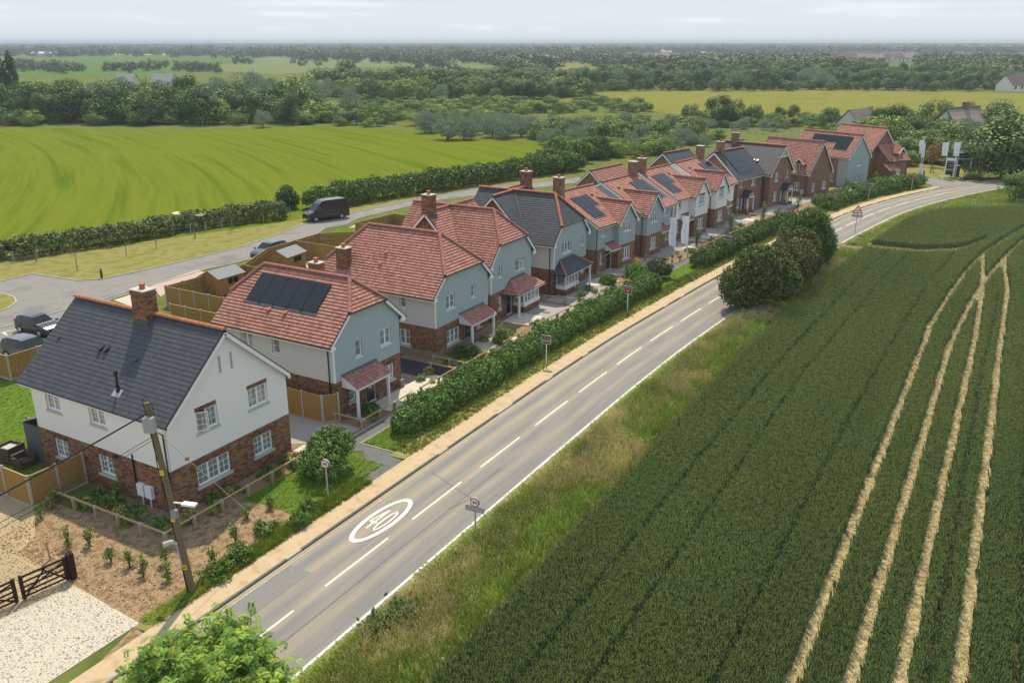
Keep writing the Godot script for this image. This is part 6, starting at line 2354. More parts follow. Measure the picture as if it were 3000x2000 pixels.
func countryside() -> void:
	# fields across the valley
	var f := [
		["pale_crop", [1560, 285, 1700, 274, 2000, 266, 2400, 264, 2700, 268, 3100, 276, 3100, 372, 2850, 380, 2600, 392, 2330, 352, 2120, 345, 1960, 332, 1760, 308], "barley", 0.03],
		["far_field", [40, 197, 85, 196, 255, 161, 425, 159, 720, 160, 748, 166, 706, 183, 544, 202, 420, 226, 34, 226], "greencrop", 0.04],
		["far_field", [544, 202, 706, 183, 748, 166, 808, 156, 936, 156, 1040, 168, 1180, 172, 1400, 180, 1480, 192, 1380, 200, 1060, 196, 816, 218, 610, 206], "palecrop", 0.05],
		["far_field", [305, 156.8, 425, 158.5, 762, 154.5, 762, 160.5, 425, 161, 305, 160], "ripe", 0.06],
		["far_field", [806, 153, 940, 152.5, 940, 156, 806, 156], "ripe", 0.06],
		["far_field", [1290, 158, 1345, 160, 1370, 172, 1290, 168], "barley", 0.06],
		["far_field", [1590, 190, 1660, 172, 1760, 176, 1960, 190, 1975, 198, 1860, 213, 1650, 213], "barley", 0.05],
		["far_field", [1730, 171, 1850, 173, 1970, 183, 1960, 190, 1760, 178], "ripe", 0.07],
		["far_field", [2010, 190, 2160, 196, 2205, 203, 2100, 204, 2010, 196], "ripe", 0.05],
		["far_field", [2140, 168, 2150, 156, 2235, 154, 2220, 164], "barley", 0.05],
		["far_field", [2392, 162, 2490, 160, 2450, 166, 2400, 168], "barley", 0.05],
		["far_field", [2450, 190, 2540, 182, 2708, 180, 2740, 205, 2600, 208, 2470, 198], "greencrop", 0.05],
		["far_field", [2000, 150, 2090, 149, 2085, 156, 2010, 155], "plough", 0.05],
		["far_field", [2930, 178, 3060, 180, 3060, 190, 2960, 188], "barley", 0.05],
		["far_field", [1880, 146, 1990, 147, 1985, 152, 1890, 152], "plough", 0.05],
	]
	for a in f:
		sheet(a[0], pix(a[1]), a[3], M[a[2]])
	# tree belts far off: too many and too small to tell apart
	var far_mesh := []
	for k in 3:
		far_mesh.append(crown(0.48, 0.55, 0.52, 6, 520, 0.085, [[0.096, 0.140, 0.049], [0.123, 0.172, 0.060], [0.074, 0.112, 0.038], [0.149, 0.193, 0.074]]))
	var xf := [[], [], []]
	var put := func(px: float, py: float, h: float, wide: float) -> void:
		var p := gp(px, py, h * 0.7)
		p.y = -0.5
		xf[R.randi() % 3].append(Transform3D(Basis(Vector3.UP, R.randf() * TAU).scaled_local(Vector3(h * wide, h, h * wide)), p))
	# belts: from pixel to pixel (tops), trees per 100 px, height
	for b in [
		[20, 172, 190, 186, 40, 9], [38, 182, 255, 186, 22, 8], [300, 186, 480, 180, 22, 9], [440, 177, 660, 188, 20, 8], [690, 165, 740, 172, 8, 9], [530, 180, 640, 190, 14, 8],
		[0, 134, 420, 146, 170, 12], [200, 140, 620, 147, 170, 12], [480, 146, 900, 150, 170, 12], [700, 146, 1060, 148, 160, 12], [880, 152, 1080, 158, 60, 12],
		[1000, 144, 1400, 150, 200, 13], [1300, 146, 1800, 150, 230, 13], [1340, 152, 1620, 168, 130, 13], [1000, 152, 1300, 162, 130, 12], [1200, 164, 1290, 170, 20, 11], [1440, 160, 1530, 184, 40, 11],
		[1520, 182, 1600, 196, 30, 9], [1600, 156, 2000, 168, 150, 12], [1740, 164, 2000, 172, 70, 10], [1900, 166, 2350, 176, 190, 12], [2000, 158, 2420, 166, 170, 13],
		[2000, 178, 2360, 188, 120, 11], [2120, 146, 2700, 149, 200, 12], [2400, 147, 3040, 150, 200, 12], [2180, 170, 2480, 182, 120, 12], [2700, 160, 3040, 168, 160, 12], [2720, 174, 3040, 186, 160, 11], [2480, 170, 2600, 178, 40, 9], [2860, 194, 3040, 204, 70, 10], [1740, 170, 1800, 178, 14, 9], [2120, 178, 2300, 194, 60, 10],
		[820, 170, 1000, 178, 6, 8], [1120, 175, 1380, 185, 7, 8], [2010, 188, 2180, 194, 20, 8],
	]:
		for k in int(b[4] * 0.55):
			var t := R.randf()
			put.call(lerpf(b[0], b[2], t), lerpf(b[1], b[3], t) + R.randf_range(-2, 2), b[5] * R.randf_range(0.7, 1.25), R.randf_range(0.9, 1.5))
	# low wooded ridge that closes the view
	var hm := MB.new()
	var hn := FastNoiseLite.new()
	hn.seed = 3
	hn.frequency = 0.02
	for r in 3:
		var dist: float = [4300.0, 5400.0, 6800.0][r]
		var prev := []
		for k in 361:
			var px := lerpf(-700, 3700, k / 360.0)
			var dir := (gp(px, 400) - EYE) * Vector3(1, 0, 1)
			var p := dir.normalized() * dist
			var py := [130.5, 128.6, 127.0][r] as float
			py += 7.0 * clampf((px - 1500.0) / 1500.0, 0.0, 1.0) - 3.5 * exp(-pow((px - 2120.0) / 170.0, 2.0)) - 1.5 * exp(-pow((px - 2350.0) / 200.0, 2.0)) + 1.2 * hn.get_noise_2d(px * 0.6, r * 50.0) + 0.9 * hn.get_noise_2d(px * 4.0, r * 90.0)
			var cur := [p, p + Vector3(0, maxf(2.0, top_of(p, px, py)), 0), p + dir.normalized() * 300.0]
			if prev:
				var g := Color(0.055, 0.078, 0.03) * R.randf_range(0.8, 1.2)
				hm.quad(prev[0], cur[0], cur[1], prev[1], g)
				hm.quad(prev[1], cur[1], cur[2], prev[2], g)
			prev = cur
	struct("hills", hm, M.vc)
	# the wooded skyline
	for k in 1500:
		var px := R.randf_range(-150, 3150)
		var ridge_up := 0.0
		for r in [[2080, 200, 5.0], [2350, 260, 3.5], [500, 300, 1.5], [2800, 250, 2.0]]:
			ridge_up += r[2] * exp(-pow((px - r[0]) / r[1], 2.0))
		var p := gp(px, R.randf_range(128.6, 137.0) - minf(ridge_up, 3.0), 16.0)
		p.y = 0.0
		var h := R.randf_range(11, 19)
		var w := R.randf_range(1.0, 1.8)
		xf[k % 3].append(Transform3D(Basis(Vector3.UP, R.randf() * TAU).scaled_local(Vector3(h * w, h, h * w)), p))
	var wood := thing("distant_woodland", "far wooded hills and hedgerows along the horizon", "woodland")
	wood.set_meta("kind", "stuff")
	for k in 3:
		scatter("trees", far_mesh[k], M.leaf, xf[k], PackedColorArray(), wood)
	far_buildings()


func simple_house(label: String, at: Vector3, w: float, d: float, eaves: float, top: float, turn: float, wallc: Color, roofc: Color, called := "distant_house", group := "", cat := "house") -> Node3D:
	var o := thing(called, label, cat, at, turn, group)
	var mb := MB.new()
	mb.slab(Vector3(-w / 2, 0, -d / 2), Vector3(w / 2, eaves, d / 2), wallc)
	for s in [-1.0, 1.0]:
		mb.tri(Vector3(s * w / 2, eaves, -d / 2), Vector3(s * w / 2, eaves, d / 2), Vector3(s * w / 2, top, 0), wallc)
	obj("wall", mb, M.vc, o)
	var rm := MB.new()
	for s in [-1.0, 1.0]:
		rm.plate(frame(Vector3(-s * (w / 2 + 0.3), eaves - 0.2, s * (d / 2 + 0.3)), Vector3(s, 0, 0), Vector3(0, top - eaves + 0.2, -s * (d / 2 + 0.3)).normalized()), rect(0, 0, w + 0.6, Vector2(d / 2 + 0.3, top - eaves + 0.2).length()), 0, 0.15, 0, 0.15, 0.0, roofc)
	obj("roof", rm, M.vc, o)
	for k in 3:
		var wm := MB.new()
		wm.slab(Vector3(-w / 2 + w * (k + 0.5) / 3.0 - 0.6, eaves * 0.45, d / 2 - 0.02), Vector3(-w / 2 + w * (k + 0.5) / 3.0 + 0.6, eaves * 0.85, d / 2 + 0.04))
		obj("window", wm, M.carglass, o)
	return o


func far_buildings() -> void:
	var tw := deg_to_rad(25)
	simple_house("white walled house with grey roof at the right end of the pale crop", gp(2968, 268), 13, 9, 3.2, 7.5, tw + 0.5, Color(0.72, 0.71, 0.66), Color(0.16, 0.12, 0.10), "cottage")
	simple_house("long white farm barn beyond the far pale field", gp(1552, 183), 42, 22, 5, 8.5, tw, Color(0.75, 0.76, 0.75), Color(0.62, 0.64, 0.65), "barn", "", "barn")
	simple_house("grey farm shed beside the long white barn", gp(1620, 182), 36, 18, 5, 7.5, tw, Color(0.35, 0.38, 0.40), Color(0.42, 0.45, 0.47), "barn", "", "barn")
	simple_house("pale blue roofed barn at the head of the far green field", gp(136, 166), 46, 20, 5, 8, tw, Color(0.55, 0.60, 0.64), Color(0.52, 0.58, 0.63), "barn", "", "barn")
	simple_house("small white house left of the distant brick row", gp(1850, 174), 14, 10, 6, 10, tw, Color(0.75, 0.74, 0.70), Color(0.30, 0.14, 0.10), "distant_house")
	simple_house("long low red roofed building beyond the ripe field", gp(1905, 174), 70, 14, 4, 7, tw, Color(0.40, 0.22, 0.16), Color(0.34, 0.15, 0.11), "distant_house")
	simple_house("long grey roofed shed beside the distant red roofs", gp(1945, 178), 60, 16, 4, 7, tw, Color(0.45, 0.47, 0.48), Color(0.42, 0.45, 0.48), "barn", "", "barn")
	simple_house("grey roof just showing above the meadow trees", gp(375, 262), 9, 7, 4, 7.5, tw, Color(0.6, 0.56, 0.5), Color(0.32, 0.31, 0.32), "distant_house", "roofs behind the meadow trees")
	simple_house("grey roof just showing above the meadow trees", gp(485, 262), 10, 7, 4, 7.5, tw, Color(0.6, 0.56, 0.5), Color(0.32, 0.31, 0.32), "distant_house", "roofs behind the meadow trees")
	for k in 46:
		var px := R.randf_range(2420, 2680)
		simple_house("small house of the distant village on the wooded slope", gp(px, R.randf_range(166, 184)), R.randf_range(14, 24), 10, 5.5, 10, tw + R.randf_range(-0.6, 0.6), Color(0.62, 0.58, 0.52) if R.randf() < 0.5 else Color(0.3, 0.18, 0.13), Color(0.20, 0.14, 0.12) if R.randf() < 0.6 else Color(0.30, 0.27, 0.25), "distant_house", "houses of the distant village")
	for k in 16:
		simple_house("small house in the far right village edge", gp(R.randf_range(2780, 3010), R.randf_range(166, 176)), R.randf_range(12, 20), 9, 4.5, 8, tw + R.randf_range(-0.6, 0.6), Color(0.66, 0.62, 0.56), Color(0.26, 0.14, 0.11), "distant_house", "houses of the far right village")
	# thatched cottage among the trees
	var a := gp(2774, 330, 6.0)
	var b := gp(2866, 324, 6.0)
	var c := (a + b) * 0.5
	c.y = 0
	var o := thing("thatched_cottage", "thatched cottage with grey roof and brick chimney half hidden by trees", "cottage", c, atan2(-(b - a).z, (b - a).x))
	var L := a.distance_to(b)
	var mb := MB.new()
	mb.slab(Vector3(-L / 2, 0, -3.2), Vector3(L / 2, 3.4, 3.2), Color(0.72, 0.70, 0.64))
	mb.tri(Vector3(-L / 2, 3.4, -3.2), Vector3(-L / 2, 3.4, 3.2), Vector3(-L / 2, 6.6, 0), Color(0.72, 0.70, 0.64))
	obj("wall", mb, M.vc, o)
	var th := MB.new()
	for s in [-1.0, 1.0]:
		for k in 7:
			var y0 := 2.9 + k * 0.6
			var z0: float = s * (3.9 - k * 0.58)
			th.quad(Vector3(-L / 2 - 0.9 + k * 0.1, y0, z0), Vector3(L / 2 + 0.7, y0, z0), Vector3(L / 2 + 0.7, y0 + 0.6, z0 - s * 0.58), Vector3(-L / 2 - 0.8 + k * 0.1, y0 + 0.6, z0 - s * 0.58), col3([0.298, 0.254, 0.210], 0.1))
		th.quad(Vector3(-L / 2 - 0.9, 2.9, s * 3.9), Vector3(-L / 2 - 0.9, 2.5, s * 3.7), Vector3(-L / 2 - 0.3, 6.6, 0), Vector3(-L / 2 - 0.3, 7.1, 0), Color(0.13, 0.11, 0.09))
	th.tube([Vector3(-L / 2 - 0.4, 7.05, 0), Vector3(L / 2 + 0.6, 7.05, 0)], 0.22, 0.22, 8, Color(0.19, 0.16, 0.13))
	obj("thatch", th, M.vc, o)
	var ch := MB.new()
	ch.slab(Vector3(0.2, 6.2, -0.5), Vector3(1.7, 8.3, 0.5))
	obj("chimney", ch, M.brickwall, o)
	var pt := MB.new()
	pt.quad(Vector3(-L / 2 - 3.2, 2.4, 3.5), Vector3(-L / 2 - 0.2, 2.4, 3.5), Vector3(-L / 2 - 0.2, 4.4, 1.2), Vector3(-L / 2 - 3.2, 4.4, 1.2), Color(0.42, 0.16, 0.10))
	pt.slab(Vector3(-L / 2 - 3.0, 0, 1.2), Vector3(-L / 2 - 0.3, 2.3, 3.2), Color(0.6, 0.57, 0.5))
	obj("lean_to", pt, M.vc, o)
	simple_house("grey roofed gable hidden in trees left of the golden bush", gp(2515, 335, 5.0) * Vector3(1, 0, 1), 9, 6, 3, 6.3, tw + 0.8, Color(0.6, 0.57, 0.5), Color(0.20, 0.18, 0.17), "cottage")
	# H-pole of the power line in front of the far tree row
	var hp := gp(2668, 268)
	var po := thing("power_pole", "double wooden power pole before the far tree row", "pole", hp, 0.5)
	var pm := MB.new()
	for s in [-1.2, 1.2]:
		pm.tube([Vector3(s, 0, 0), Vector3(s * 0.8, 11, 0)], 0.2, 0.15, 6, Color(0.12, 0.09, 0.06))
	obj("post", pm, M.vc, po)
	var am := MB.new()
	am.bar(Vector3(-2.2, 10.6, 0), Vector3(2.2, 10.6, 0), 0.2, 0.2, Color(0.12, 0.09, 0.06))
	obj("crossarm", am, M.vc, po)


# ---------------------------------------------------------------- gardens, fences and street furniture
# slabs laid one by one: rows along z, columns along x, in a frame turned with the road
func paving(o: Vector3, turn: float, nx: int, nz: int, s: float, m: Material, skip := []) -> void:
	var n := Node3D.new()
	n.name = numbered("paving")
	n.set_meta("kind", "structure")
	n.position = o
	n.rotation.y = turn
	add_child(n)
	var mb := MB.new()
	mb.slab(Vector3(0.006, 0, -s + 0.006), Vector3(s - 0.006, 0.03, -0.006))
	var mesh := mb.mesh()
	for i in nx:
		for j in nz:
			if skip.has([i, j]):
				continue
			var p := obj("slab", mesh, m, n)
			p.position = Vector3(i * s, R.randf_range(0.0, 0.004), -j * s)


# close-boarded fence from a to b: concrete posts, gravel boards, each upright board a part
func fence(label: String, pts: Array, h := 1.8, board_w := 0.125, wood_posts := false, rails := true, flip := 1.0) -> void:
	var o := thing("board_fence", label, "fence", pts[0], 0.0, "close-boarded garden fences")
	var org: Vector3 = pts[0]
	var bm := MB.new()
	bm.slab(Vector3(-0.011, 0, -board_w * 0.5), Vector3(0.011, h - 0.15, board_w * 0.5 - 0.012))
	var bmesh := bm.mesh()
	var count := 0
	var rest := MB.new()
	for k in pts.size() - 1:
		var a: Vector3 = pts[k] - org
		var b: Vector3 = pts[k + 1] - org
		var d := (b - a).normalized()
		var side := Vector3(-d.z, 0, d.x) * flip
		var len := a.distance_to(b)
		var ang := atan2(-d.x, -d.z)
		var np := maxi(1, int(round(len / 1.9)))
		for i in np + 1:
			if i == 0 and k > 0:
				continue
			var p := a.lerp(b, float(i) / np)
			var pm := MB.new()
			pm.box(Transform3D(Basis(Vector3.UP, ang), p + Vector3(0, h * 0.5 + 0.05, 0)), Vector3(0.11, h + 0.1, 0.11))
			obj("post", pm, M.timber if wood_posts else M.concrete, o)
		var gm := MB.new()
		gm.bar(a + Vector3(0, 0.08, 0), b + Vector3(0, 0.08, 0), 0.04, 0.15)
		obj("gravel_board", gm, M.concrete, o)
		if rails:
			for y in [0.45, 1.0, h - 0.3]:
				var rm := MB.new()
				rm.bar(a + side * 0.05 + Vector3(0, y, 0), b + side * 0.05 + Vector3(0, y, 0), 0.06, 0.08)
				obj("rail", rm, M.fence, o)
		var cm := MB.new()
		cm.bar(a + Vector3(0, h + 0.02, 0), b + Vector3(0, h + 0.02, 0), 0.07, 0.03)
		obj("capping", cm, M.timber, o)
		var nb := int(len / board_w)
		for i in nb:
			var p := a.lerp(b, (i + 0.5) / nb) + Vector3(0, 0.15, 0) + side * (0.012 * (i % 2))
			if count < 300:
				var q := obj("board", bmesh, M.fence if i % 5 else M.shed2, o)
				q.transform = Transform3D(Basis(Vector3.UP, ang), p)
			else:
				rest.box(Transform3D(Basis(Vector3.UP, ang), p + Vector3(0, (h - 0.15) * 0.5, 0)), Vector3(0.022, h - 0.15, board_w - 0.012))
			count += 1
	if rest.v.size():
		var ro := obj("boards", rest, M.fence, o)
		ro.set_meta("kind", "stuff")


# low timber rail with capped posts
func knee_rail(label: String, pts: Array, h := 0.62) -> void:
	var org: Vector3 = pts[0]
	var o := thing("knee_rail", label, "fence", org, 0.0, "low timber rails before the houses")
	for k in pts.size() - 1:
		var a: Vector3 = pts[k] - org
		var b: Vector3 = pts[k + 1] - org
		var len := a.distance_to(b)
		var np := maxi(1, int(round(len / 1.75)))
		for i in np + 1:
			if i == 0 and k > 0:
				continue
			var p := a.lerp(b, float(i) / np)
			var pm := MB.new()
			pm.slab(p + Vector3(-0.07, 0, -0.07), p + Vector3(0.07, h - 0.06, 0.07))
			var po := obj("post", pm, M.timber, o)
			var sm := MB.new()
			sm.slab(p + Vector3(-0.076, h - 0.12, -0.076), p + Vector3(0.076, h + 0.05, 0.076))
			obj("strap", sm, M.galv, po)
		var rm := MB.new()
		rm.bar(a + Vector3(0, h, 0), b + Vector3(0, h, 0), 0.085, 0.085, Color.WHITE, Vector3(0.7, 0.7, 0.1).normalized())
		obj("rail", rm, M.timber, o)


func bed_plant(at: Vector3, kind: int) -> void:
	var pals := [[[0.102, 0.187, 0.034], [0.145, 0.238, 0.051]], [[0.204, 0.272, 0.060], [0.272, 0.323, 0.085]], [[0.340, 0.289, 0.085], [0.255, 0.238, 0.085], [0.442, 0.340, 0.102]], [[0.170, 0.221, 0.136], [0.221, 0.272, 0.170]]]
	var names := ["small dark green bed plant in the mulch before the houses", "yellow green bed plant in the mulch before the houses", "straw tinted grassy bed plant in the mulch before the houses", "grey green bed plant in the mulch before the houses"]
	var o := thing("bed_plant", names[kind], "plant", at, R.randf() * TAU, "bed plants " + ["dark green", "yellow green", "straw tinted", "grey green"][kind])
	var key := "bed%d" % kind
	if not tree_mesh.has(key):
		var mb := MB.new()
		for k in 110:
			var d := ball()
			leaf(mb, Vector3(d.x * 0.34, absf(d.y) * 0.42 + 0.03, d.z * 0.34) * R.randf_range(0.4, 1.0), (d + ball() * 0.8).normalized(), 0.10, col3(pals[kind][R.randi() % pals[kind].size()], 0.2), 2.0 if kind == 2 else 1.3)
		tree_mesh[key] = mb.mesh()
	obj("foliage", tree_mesh[key], M.leaf, o)
	o.scale = Vector3.ONE * R.randf_range(0.6, 1.35)


func gardens() -> void:
	M.shed2 = noisy([[0.29, 0.165, 0.05], [0.38, 0.235, 0.08]], 0.04, 1.2, 61, 0.85)
	M.slabs = noisy([[0.52, 0.47, 0.38], [0.60, 0.55, 0.46], [0.48, 0.44, 0.36]], 0.03, 2.0, 62, 0.9)
	# mulch bed rails
	knee_rail("low timber rail with a right angle round the white rendered house", [Vector3(-39.3, 0, -21.5), Vector3(-31.05, 0, -21.65), Vector3(-31.15, 0, -31.9)])
	knee_rail("short low rail before the porch of the five solar panel house", [Vector3(-33.3, 0, -36.0), Vector3(-31.2, 0, -36.0), rd(-36.2, -8.75), rd(-40.6, -8.75)])
	knee_rail("low rail beside the pale slabs next to the five solar panel house", [rd(-42.0, -8.75), rd(-46.0, -8.75), Vector3(-33.2, 0, -46.0)])
	knee_rail("low rail round the dark shrub bed of the side chimney house", [Vector3(-33.9, 0, -47.3), Vector3(-31.05, 0, -47.3), rd(-50.6, -8.75)])
	knee_rail("low rail by the bamboo bed between chimney house and red bay house", [Vector3(-34.0, 0, -56.6), rd(-56.6, -8.75), rd(-52.4, -8.75)])
	knee_rail("low rail in front of the red tiled bay window", [rd(-57.4, -8.75), rd(-62.0, -8.75)])
	knee_rail("low rail dividing the drives of the two bay window houses", [Vector3(-34.3, 0, -65.2), rd(-65.2, -8.75), rd(-60.4, -8.75), rd(-69.6, -8.75)])
	knee_rail("low rail dividing slate bay house from the front gable houses", [Vector3(-33.6, 0, -75.0), rd(-74.6, -8.75), rd(-71.0, -8.75), rd(-78.5, -8.75)])
	for z in [-79.5, -89.0, -98.5, -108.0]:
		var lab: String = {-79.5: "low rail before the grey front gable house with orange sapling", -89.0: "low rail behind the two white flags", -98.5: "low rail before the white rendered houses", -108.0: "low rail before the lattice porch houses"}[z]
		knee_rail(lab, [rd(z - 3.8, -8.75) + Vector3(-3.0, 0, 0), rd(z - 3.8, -8.75), rd(z, -8.75), rd(z - 7.6, -8.75)])
	knee_rail("low rail beside the dormer house", [rd(-131.0, -13.5), rd(-131.0, -9.5)])
	knee_rail("low rail between dormer house and grey gable house", [rd(-143.0, -13.0), rd(-143.0, -8.8)])
	# slab paths and drives
	paving(Vector3(-33.1, 0.03, -38.9), 0, 3, 11, 0.6, M.slabs)
	paving(Vector3(-32.75, 0.03, -31.75), 0.0, 3, 3, 0.6, M.slabs)
	paving(Vector3(-33.7, 0.03, -51.2), 0, 4, 7, 0.6, M.slabs)
	paving(Vector3(-34.6, 0.03, -58.2), 0, 4, 5, 0.6, M.slabs)
	paving(Vector3(-33.6, 0.03, -72.2), 0, 4, 5, 0.6, M.slabs)
	for z in [-78.3, -90.2, -96.6, -109.4, -117.2]:
		paving(rd(z, -12.0, 0.03), rd_turn(z), 5, 3, 0.6, M.slabs)
	sheet("block_drive", xz([-34.9, -59.5, -31.1, -60.5, -31.0, -65.0, -34.5, -65.0]), 0.034, M.block)
	sheet("block_drive", xz([-34.4, -65.4, -30.9, -65.4, -30.6, -71.5, -33.6, -74.8, -34.4, -74.8]), 0.034, M.block)
	sheet("block_drive", xz([-34.0, -31.9, -31.4, -33.9, -31.3, -36.0, -33.4, -36.0, -38, -36.0, -38, -31.9]), 0.036, M.block)
	sheet("new_tarmac_drive", xz([-38, -43.2, -33.3, -43.2, -30.9, -46.1, -31.2, -47.1, -38, -47.1]), 0.036, M.newtar)
	for z in [[-75.6, -84.5], [-85.0, -93.6], [-94.4, -103.2], [-103.8, -112.6], [-114, -130]]:
		sheet("block_drive", [rd(z[0], -10.6), rd(z[1], -10.6), rd(z[1], -13.4), rd(z[0], -13.4)], 0.034, M.block)
	# plants in the beds
	for k in 34:
		bed_plant(Vector3(R.randf_range(-32.4, -31.3), 0.02, R.randf_range(-22.2, -31.6)), [0, 0, 1, 2][R.randi() % 4])
	for k in 26:
		bed_plant(Vector3(R.randf_range(-38.5, -32.0), 0.02, R.randf_range(-23.2, -21.9)), [0, 0, 3, 2][R.randi() % 4])
	for s in [[-33.0, -31.3, -36.3, -38.7, 8], [-33.2, -31.3, -44.0, -45.8, 8], [-33.9, -31.3, -47.6, -51.0, 16], [-33.5, -31.2, -53.0, -56.4, 16], [-32.2, -31.2, -57.6, -60.0, 8], [-33.5, -30.6, -69.8, -71.4, 10]]:
		for k in s[4]:
			bed_plant(Vector3(R.randf_range(s[0], s[1]), 0.02, R.randf_range(s[3], s[2])), R.randi() % 4)
	for k in 70:
		bed_plant(rd(R.randf_range(-75.5, -118.0), R.randf_range(-10.4, -8.9), 0.02), R.randi() % 4)
	shrub(Vector3(-32.5, 0, -49.8), 0.95, 2.2, 380, [[0.076, 0.145, 0.031], [0.102, 0.178, 0.037]], "shrub", "dark green shrub before the arched window of the chimney house")
	shrub(Vector3(-32.6, 0, -38.3), 0.7, 1.3, 180, [[0.076, 0.145, 0.031], [0.111, 0.187, 0.037]], "shrub", "small dark shrub at the porch post of the five solar panel house")
	shrub(Vector3(-31.7, 0, -53.4), 1.7, 1.0, 240, [[0.221, 0.289, 0.068], [0.289, 0.340, 0.102]], "bamboo", "airy yellow green bamboo before the chimney house porch", "", 0.9)
	shrub(Vector3(-31.6, 0, -73.4), 0.9, 1.6, 240, [[0.102, 0.204, 0.037], [0.153, 0.255, 0.051]], "shrub", "low green shrub before the slate bay house")
	var saps := [[-31.2, -66.0, 2.3, [[0.170, 0.238, 0.085], [0.221, 0.289, 0.102]], "thin pale sapling before the slate topped bay"], [-30.6, -75.4, 2.2, [[0.153, 0.221, 0.060], [0.204, 0.272, 0.085]], "thin sapling before the first front gable house"], [-31.0, -78.6, 2.1, [[0.765, 0.408, 0.051], [0.935, 0.544, 0.068], [0.612, 0.340, 0.051]], "orange leaved sapling before the front gable houses"], [-29.6, -93.5, 2.6, [[0.170, 0.255, 0.051], [0.221, 0.306, 0.068]], "slim upright sapling before the first white rendered house"], [-28.6, -103.5, 2.6, [[0.170, 0.255, 0.051], [0.221, 0.306, 0.068]], "slim upright sapling before the second white rendered house"], [-27.0, -113.0, 2.8, [[0.170, 0.255, 0.051], [0.221, 0.306, 0.068]], "slim upright sapling before the latticed porch"], [-24.5, -121.5, 3.0, [[0.170, 0.255, 0.051], [0.221, 0.306, 0.068]], "slim upright sapling before the fretwork gable"], [-21.4, -140.3, 2.8, [[0.204, 0.289, 0.051], [0.272, 0.340, 0.068]], "slim sapling before the dormer house gable"], [-18.6, -149.6, 2.8, [[0.204, 0.289, 0.051], [0.272, 0.340, 0.068]], "slim sapling before the grey gable ground floor window"]]
	for s in saps:
		shrub(Vector3(s[0], 0, s[1]), s[2], 0.8 if s[2] > 2.4 else 1.1, 60, s[3], "sapling", s[4], "saplings in the front gardens", 0.85, "sapling")
	# fences of the back gardens
	fence("close-boarded fence with a right angle beside the gravel drive", [Vector3(-46, 0, -20.55), Vector3(-39.55, 0, -20.55), Vector3(-39.55, 0, -23.5)], 1.75, 0.125, false, false)
	fence("tall boarded side fence at the corner of the five solar panel house", [Vector3(-38.5, 0, -35.4), Vector3(-33.75, 0, -35.4), Vector3(-33.2, 0, -36.25)], 1.85, 0.115, false, false)
	fence("short fence with wooden posts behind the garden seat", [Vector3(-43.5, 0, -24.8), Vector3(-46.5, 0, -24.8)], 1.75, 0.125, true)
	fence("fence and gate beside the two parked cars", [Vector3(-62, 0, -30.0), Vector3(-57.2, 0, -30.05), Vector3(-57.2, 0, -36.5)], 1.8, 0.125, false, true, -1.0)
	fence("fence with pale posts behind the white rendered house", [Vector3(-57.8, 0, -44.0), Vector3(-47.0, 0, -44.1)], 1.8, 0.125, false, true)
	fence("long plain fence left of the nearer shed", [Vector3(-62.6, 0, -47.4), Vector3(-48.0, 0, -47.4)], 1.8, 0.125, false, false)
	fence("long boundary fence along the back road behind both sheds", [Vector3(-62.6, 0, -47.5), Vector3(-62.4, 0, -56.2), Vector3(-65.5, 0, -62.5), Vector3(-66.0, 0, -71.0), Vector3(-62.0, 0, -74.5), Vector3(-56.0, 0, -76.0)], 1.8, 0.15, true, true)
	fence("dividing fence between the two shed gardens", [Vector3(-62.4, 0, -56.3), Vector3(-48.0, 0, -56.3)], 1.8, 0.15, true, false)
	fence("dividing fence beyond the farther shed garden", [Vector3(-65.8, 0, -66.8), Vector3(-48, 0, -66.8)], 1.8, 0.15, true, false)
	fence("fence round the garden by the verge island", [Vector3(-58, 0, -77.5), Vector3(-66.3, 0, -77.6), Vector3(-65.8, 0, -84.4), Vector3(-58.0, 0, -84.4)], 1.8, 0.15, true, true)
	fence("fence along the back road behind the front gable houses", [Vector3(-60, 0, -88.5), Vector3(-61.5, 0, -97), Vector3(-56.0, 0, -106), Vector3(-52, 0, -113)], 1.8, 0.15, true, true)
	shed("nearer timber shed with grey roof and two small windows", Vector3(-61.9, 0, -53.2), 0.0)
	shed("farther timber shed beside the grey car", Vector3(-62.6, 0, -62.3), 0.12)
	shed("timber shed roof showing behind the red bay house", Vector3(-60.7, 0, -82.3), 0.1)
	shed("timber shed behind the slate bay house", Vector3(-57.0, 0, -93.0), 0.1)
	paving(Vector3(-50.5, 0.02, -27.8), 0, 9, 4, 0.6, M.slabs)
	paving(Vector3(-62.4, 0.02, -63.8), 0, 4, 5, 0.6, M.slabs)
	# garden seat and planter box of rattan
	var o := thing("garden_sofa", "brown rattan garden sofa beside the white rendered house", "sofa", Vector3(-44.3, 0, -23.0), 0.1)
	var rt := noisy([[0.07, 0.055, 0.04], [0.13, 0.105, 0.08]], 0.2, 0.6, 63, 0.85, 2)
	for b in [["seat", Vector3(0, 0.2, 0), Vector3(0.85, 0.4, 0.8)], ["backrest", Vector3(-0.36, 0.5, 0), Vector3(0.16, 0.5, 0.8)], ["arm", Vector3(0.05, 0.45, 0.42), Vector3(0.75, 0.4, 0.14)], ["arm", Vector3(0.05, 0.45, -0.42), Vector3(0.75, 0.4, 0.14)]]:
		var mb := MB.new()
		mb.box(Transform3D(Basis(), b[1]), b[2])
		obj(b[0], mb, rt, o)
	o = thing("rattan_table", "square rattan fire table with pale top on the lawn", "table", Vector3(-45.6, 0, -23.1), 0.15)
	var mb2 := MB.new()
	for s in [-1.0, 1.0]:
		mb2.box(Transform3D(Basis(), Vector3(s * 0.48, 0.5, 0)), Vector3(0.08, 0.9, 1.05))
		mb2.box(Transform3D(Basis(), Vector3(0, 0.5, s * 0.48)), Vector3(0.88, 0.9, 0.08))
	obj("surround", mb2, rt, o)
	var tp := MB.new()
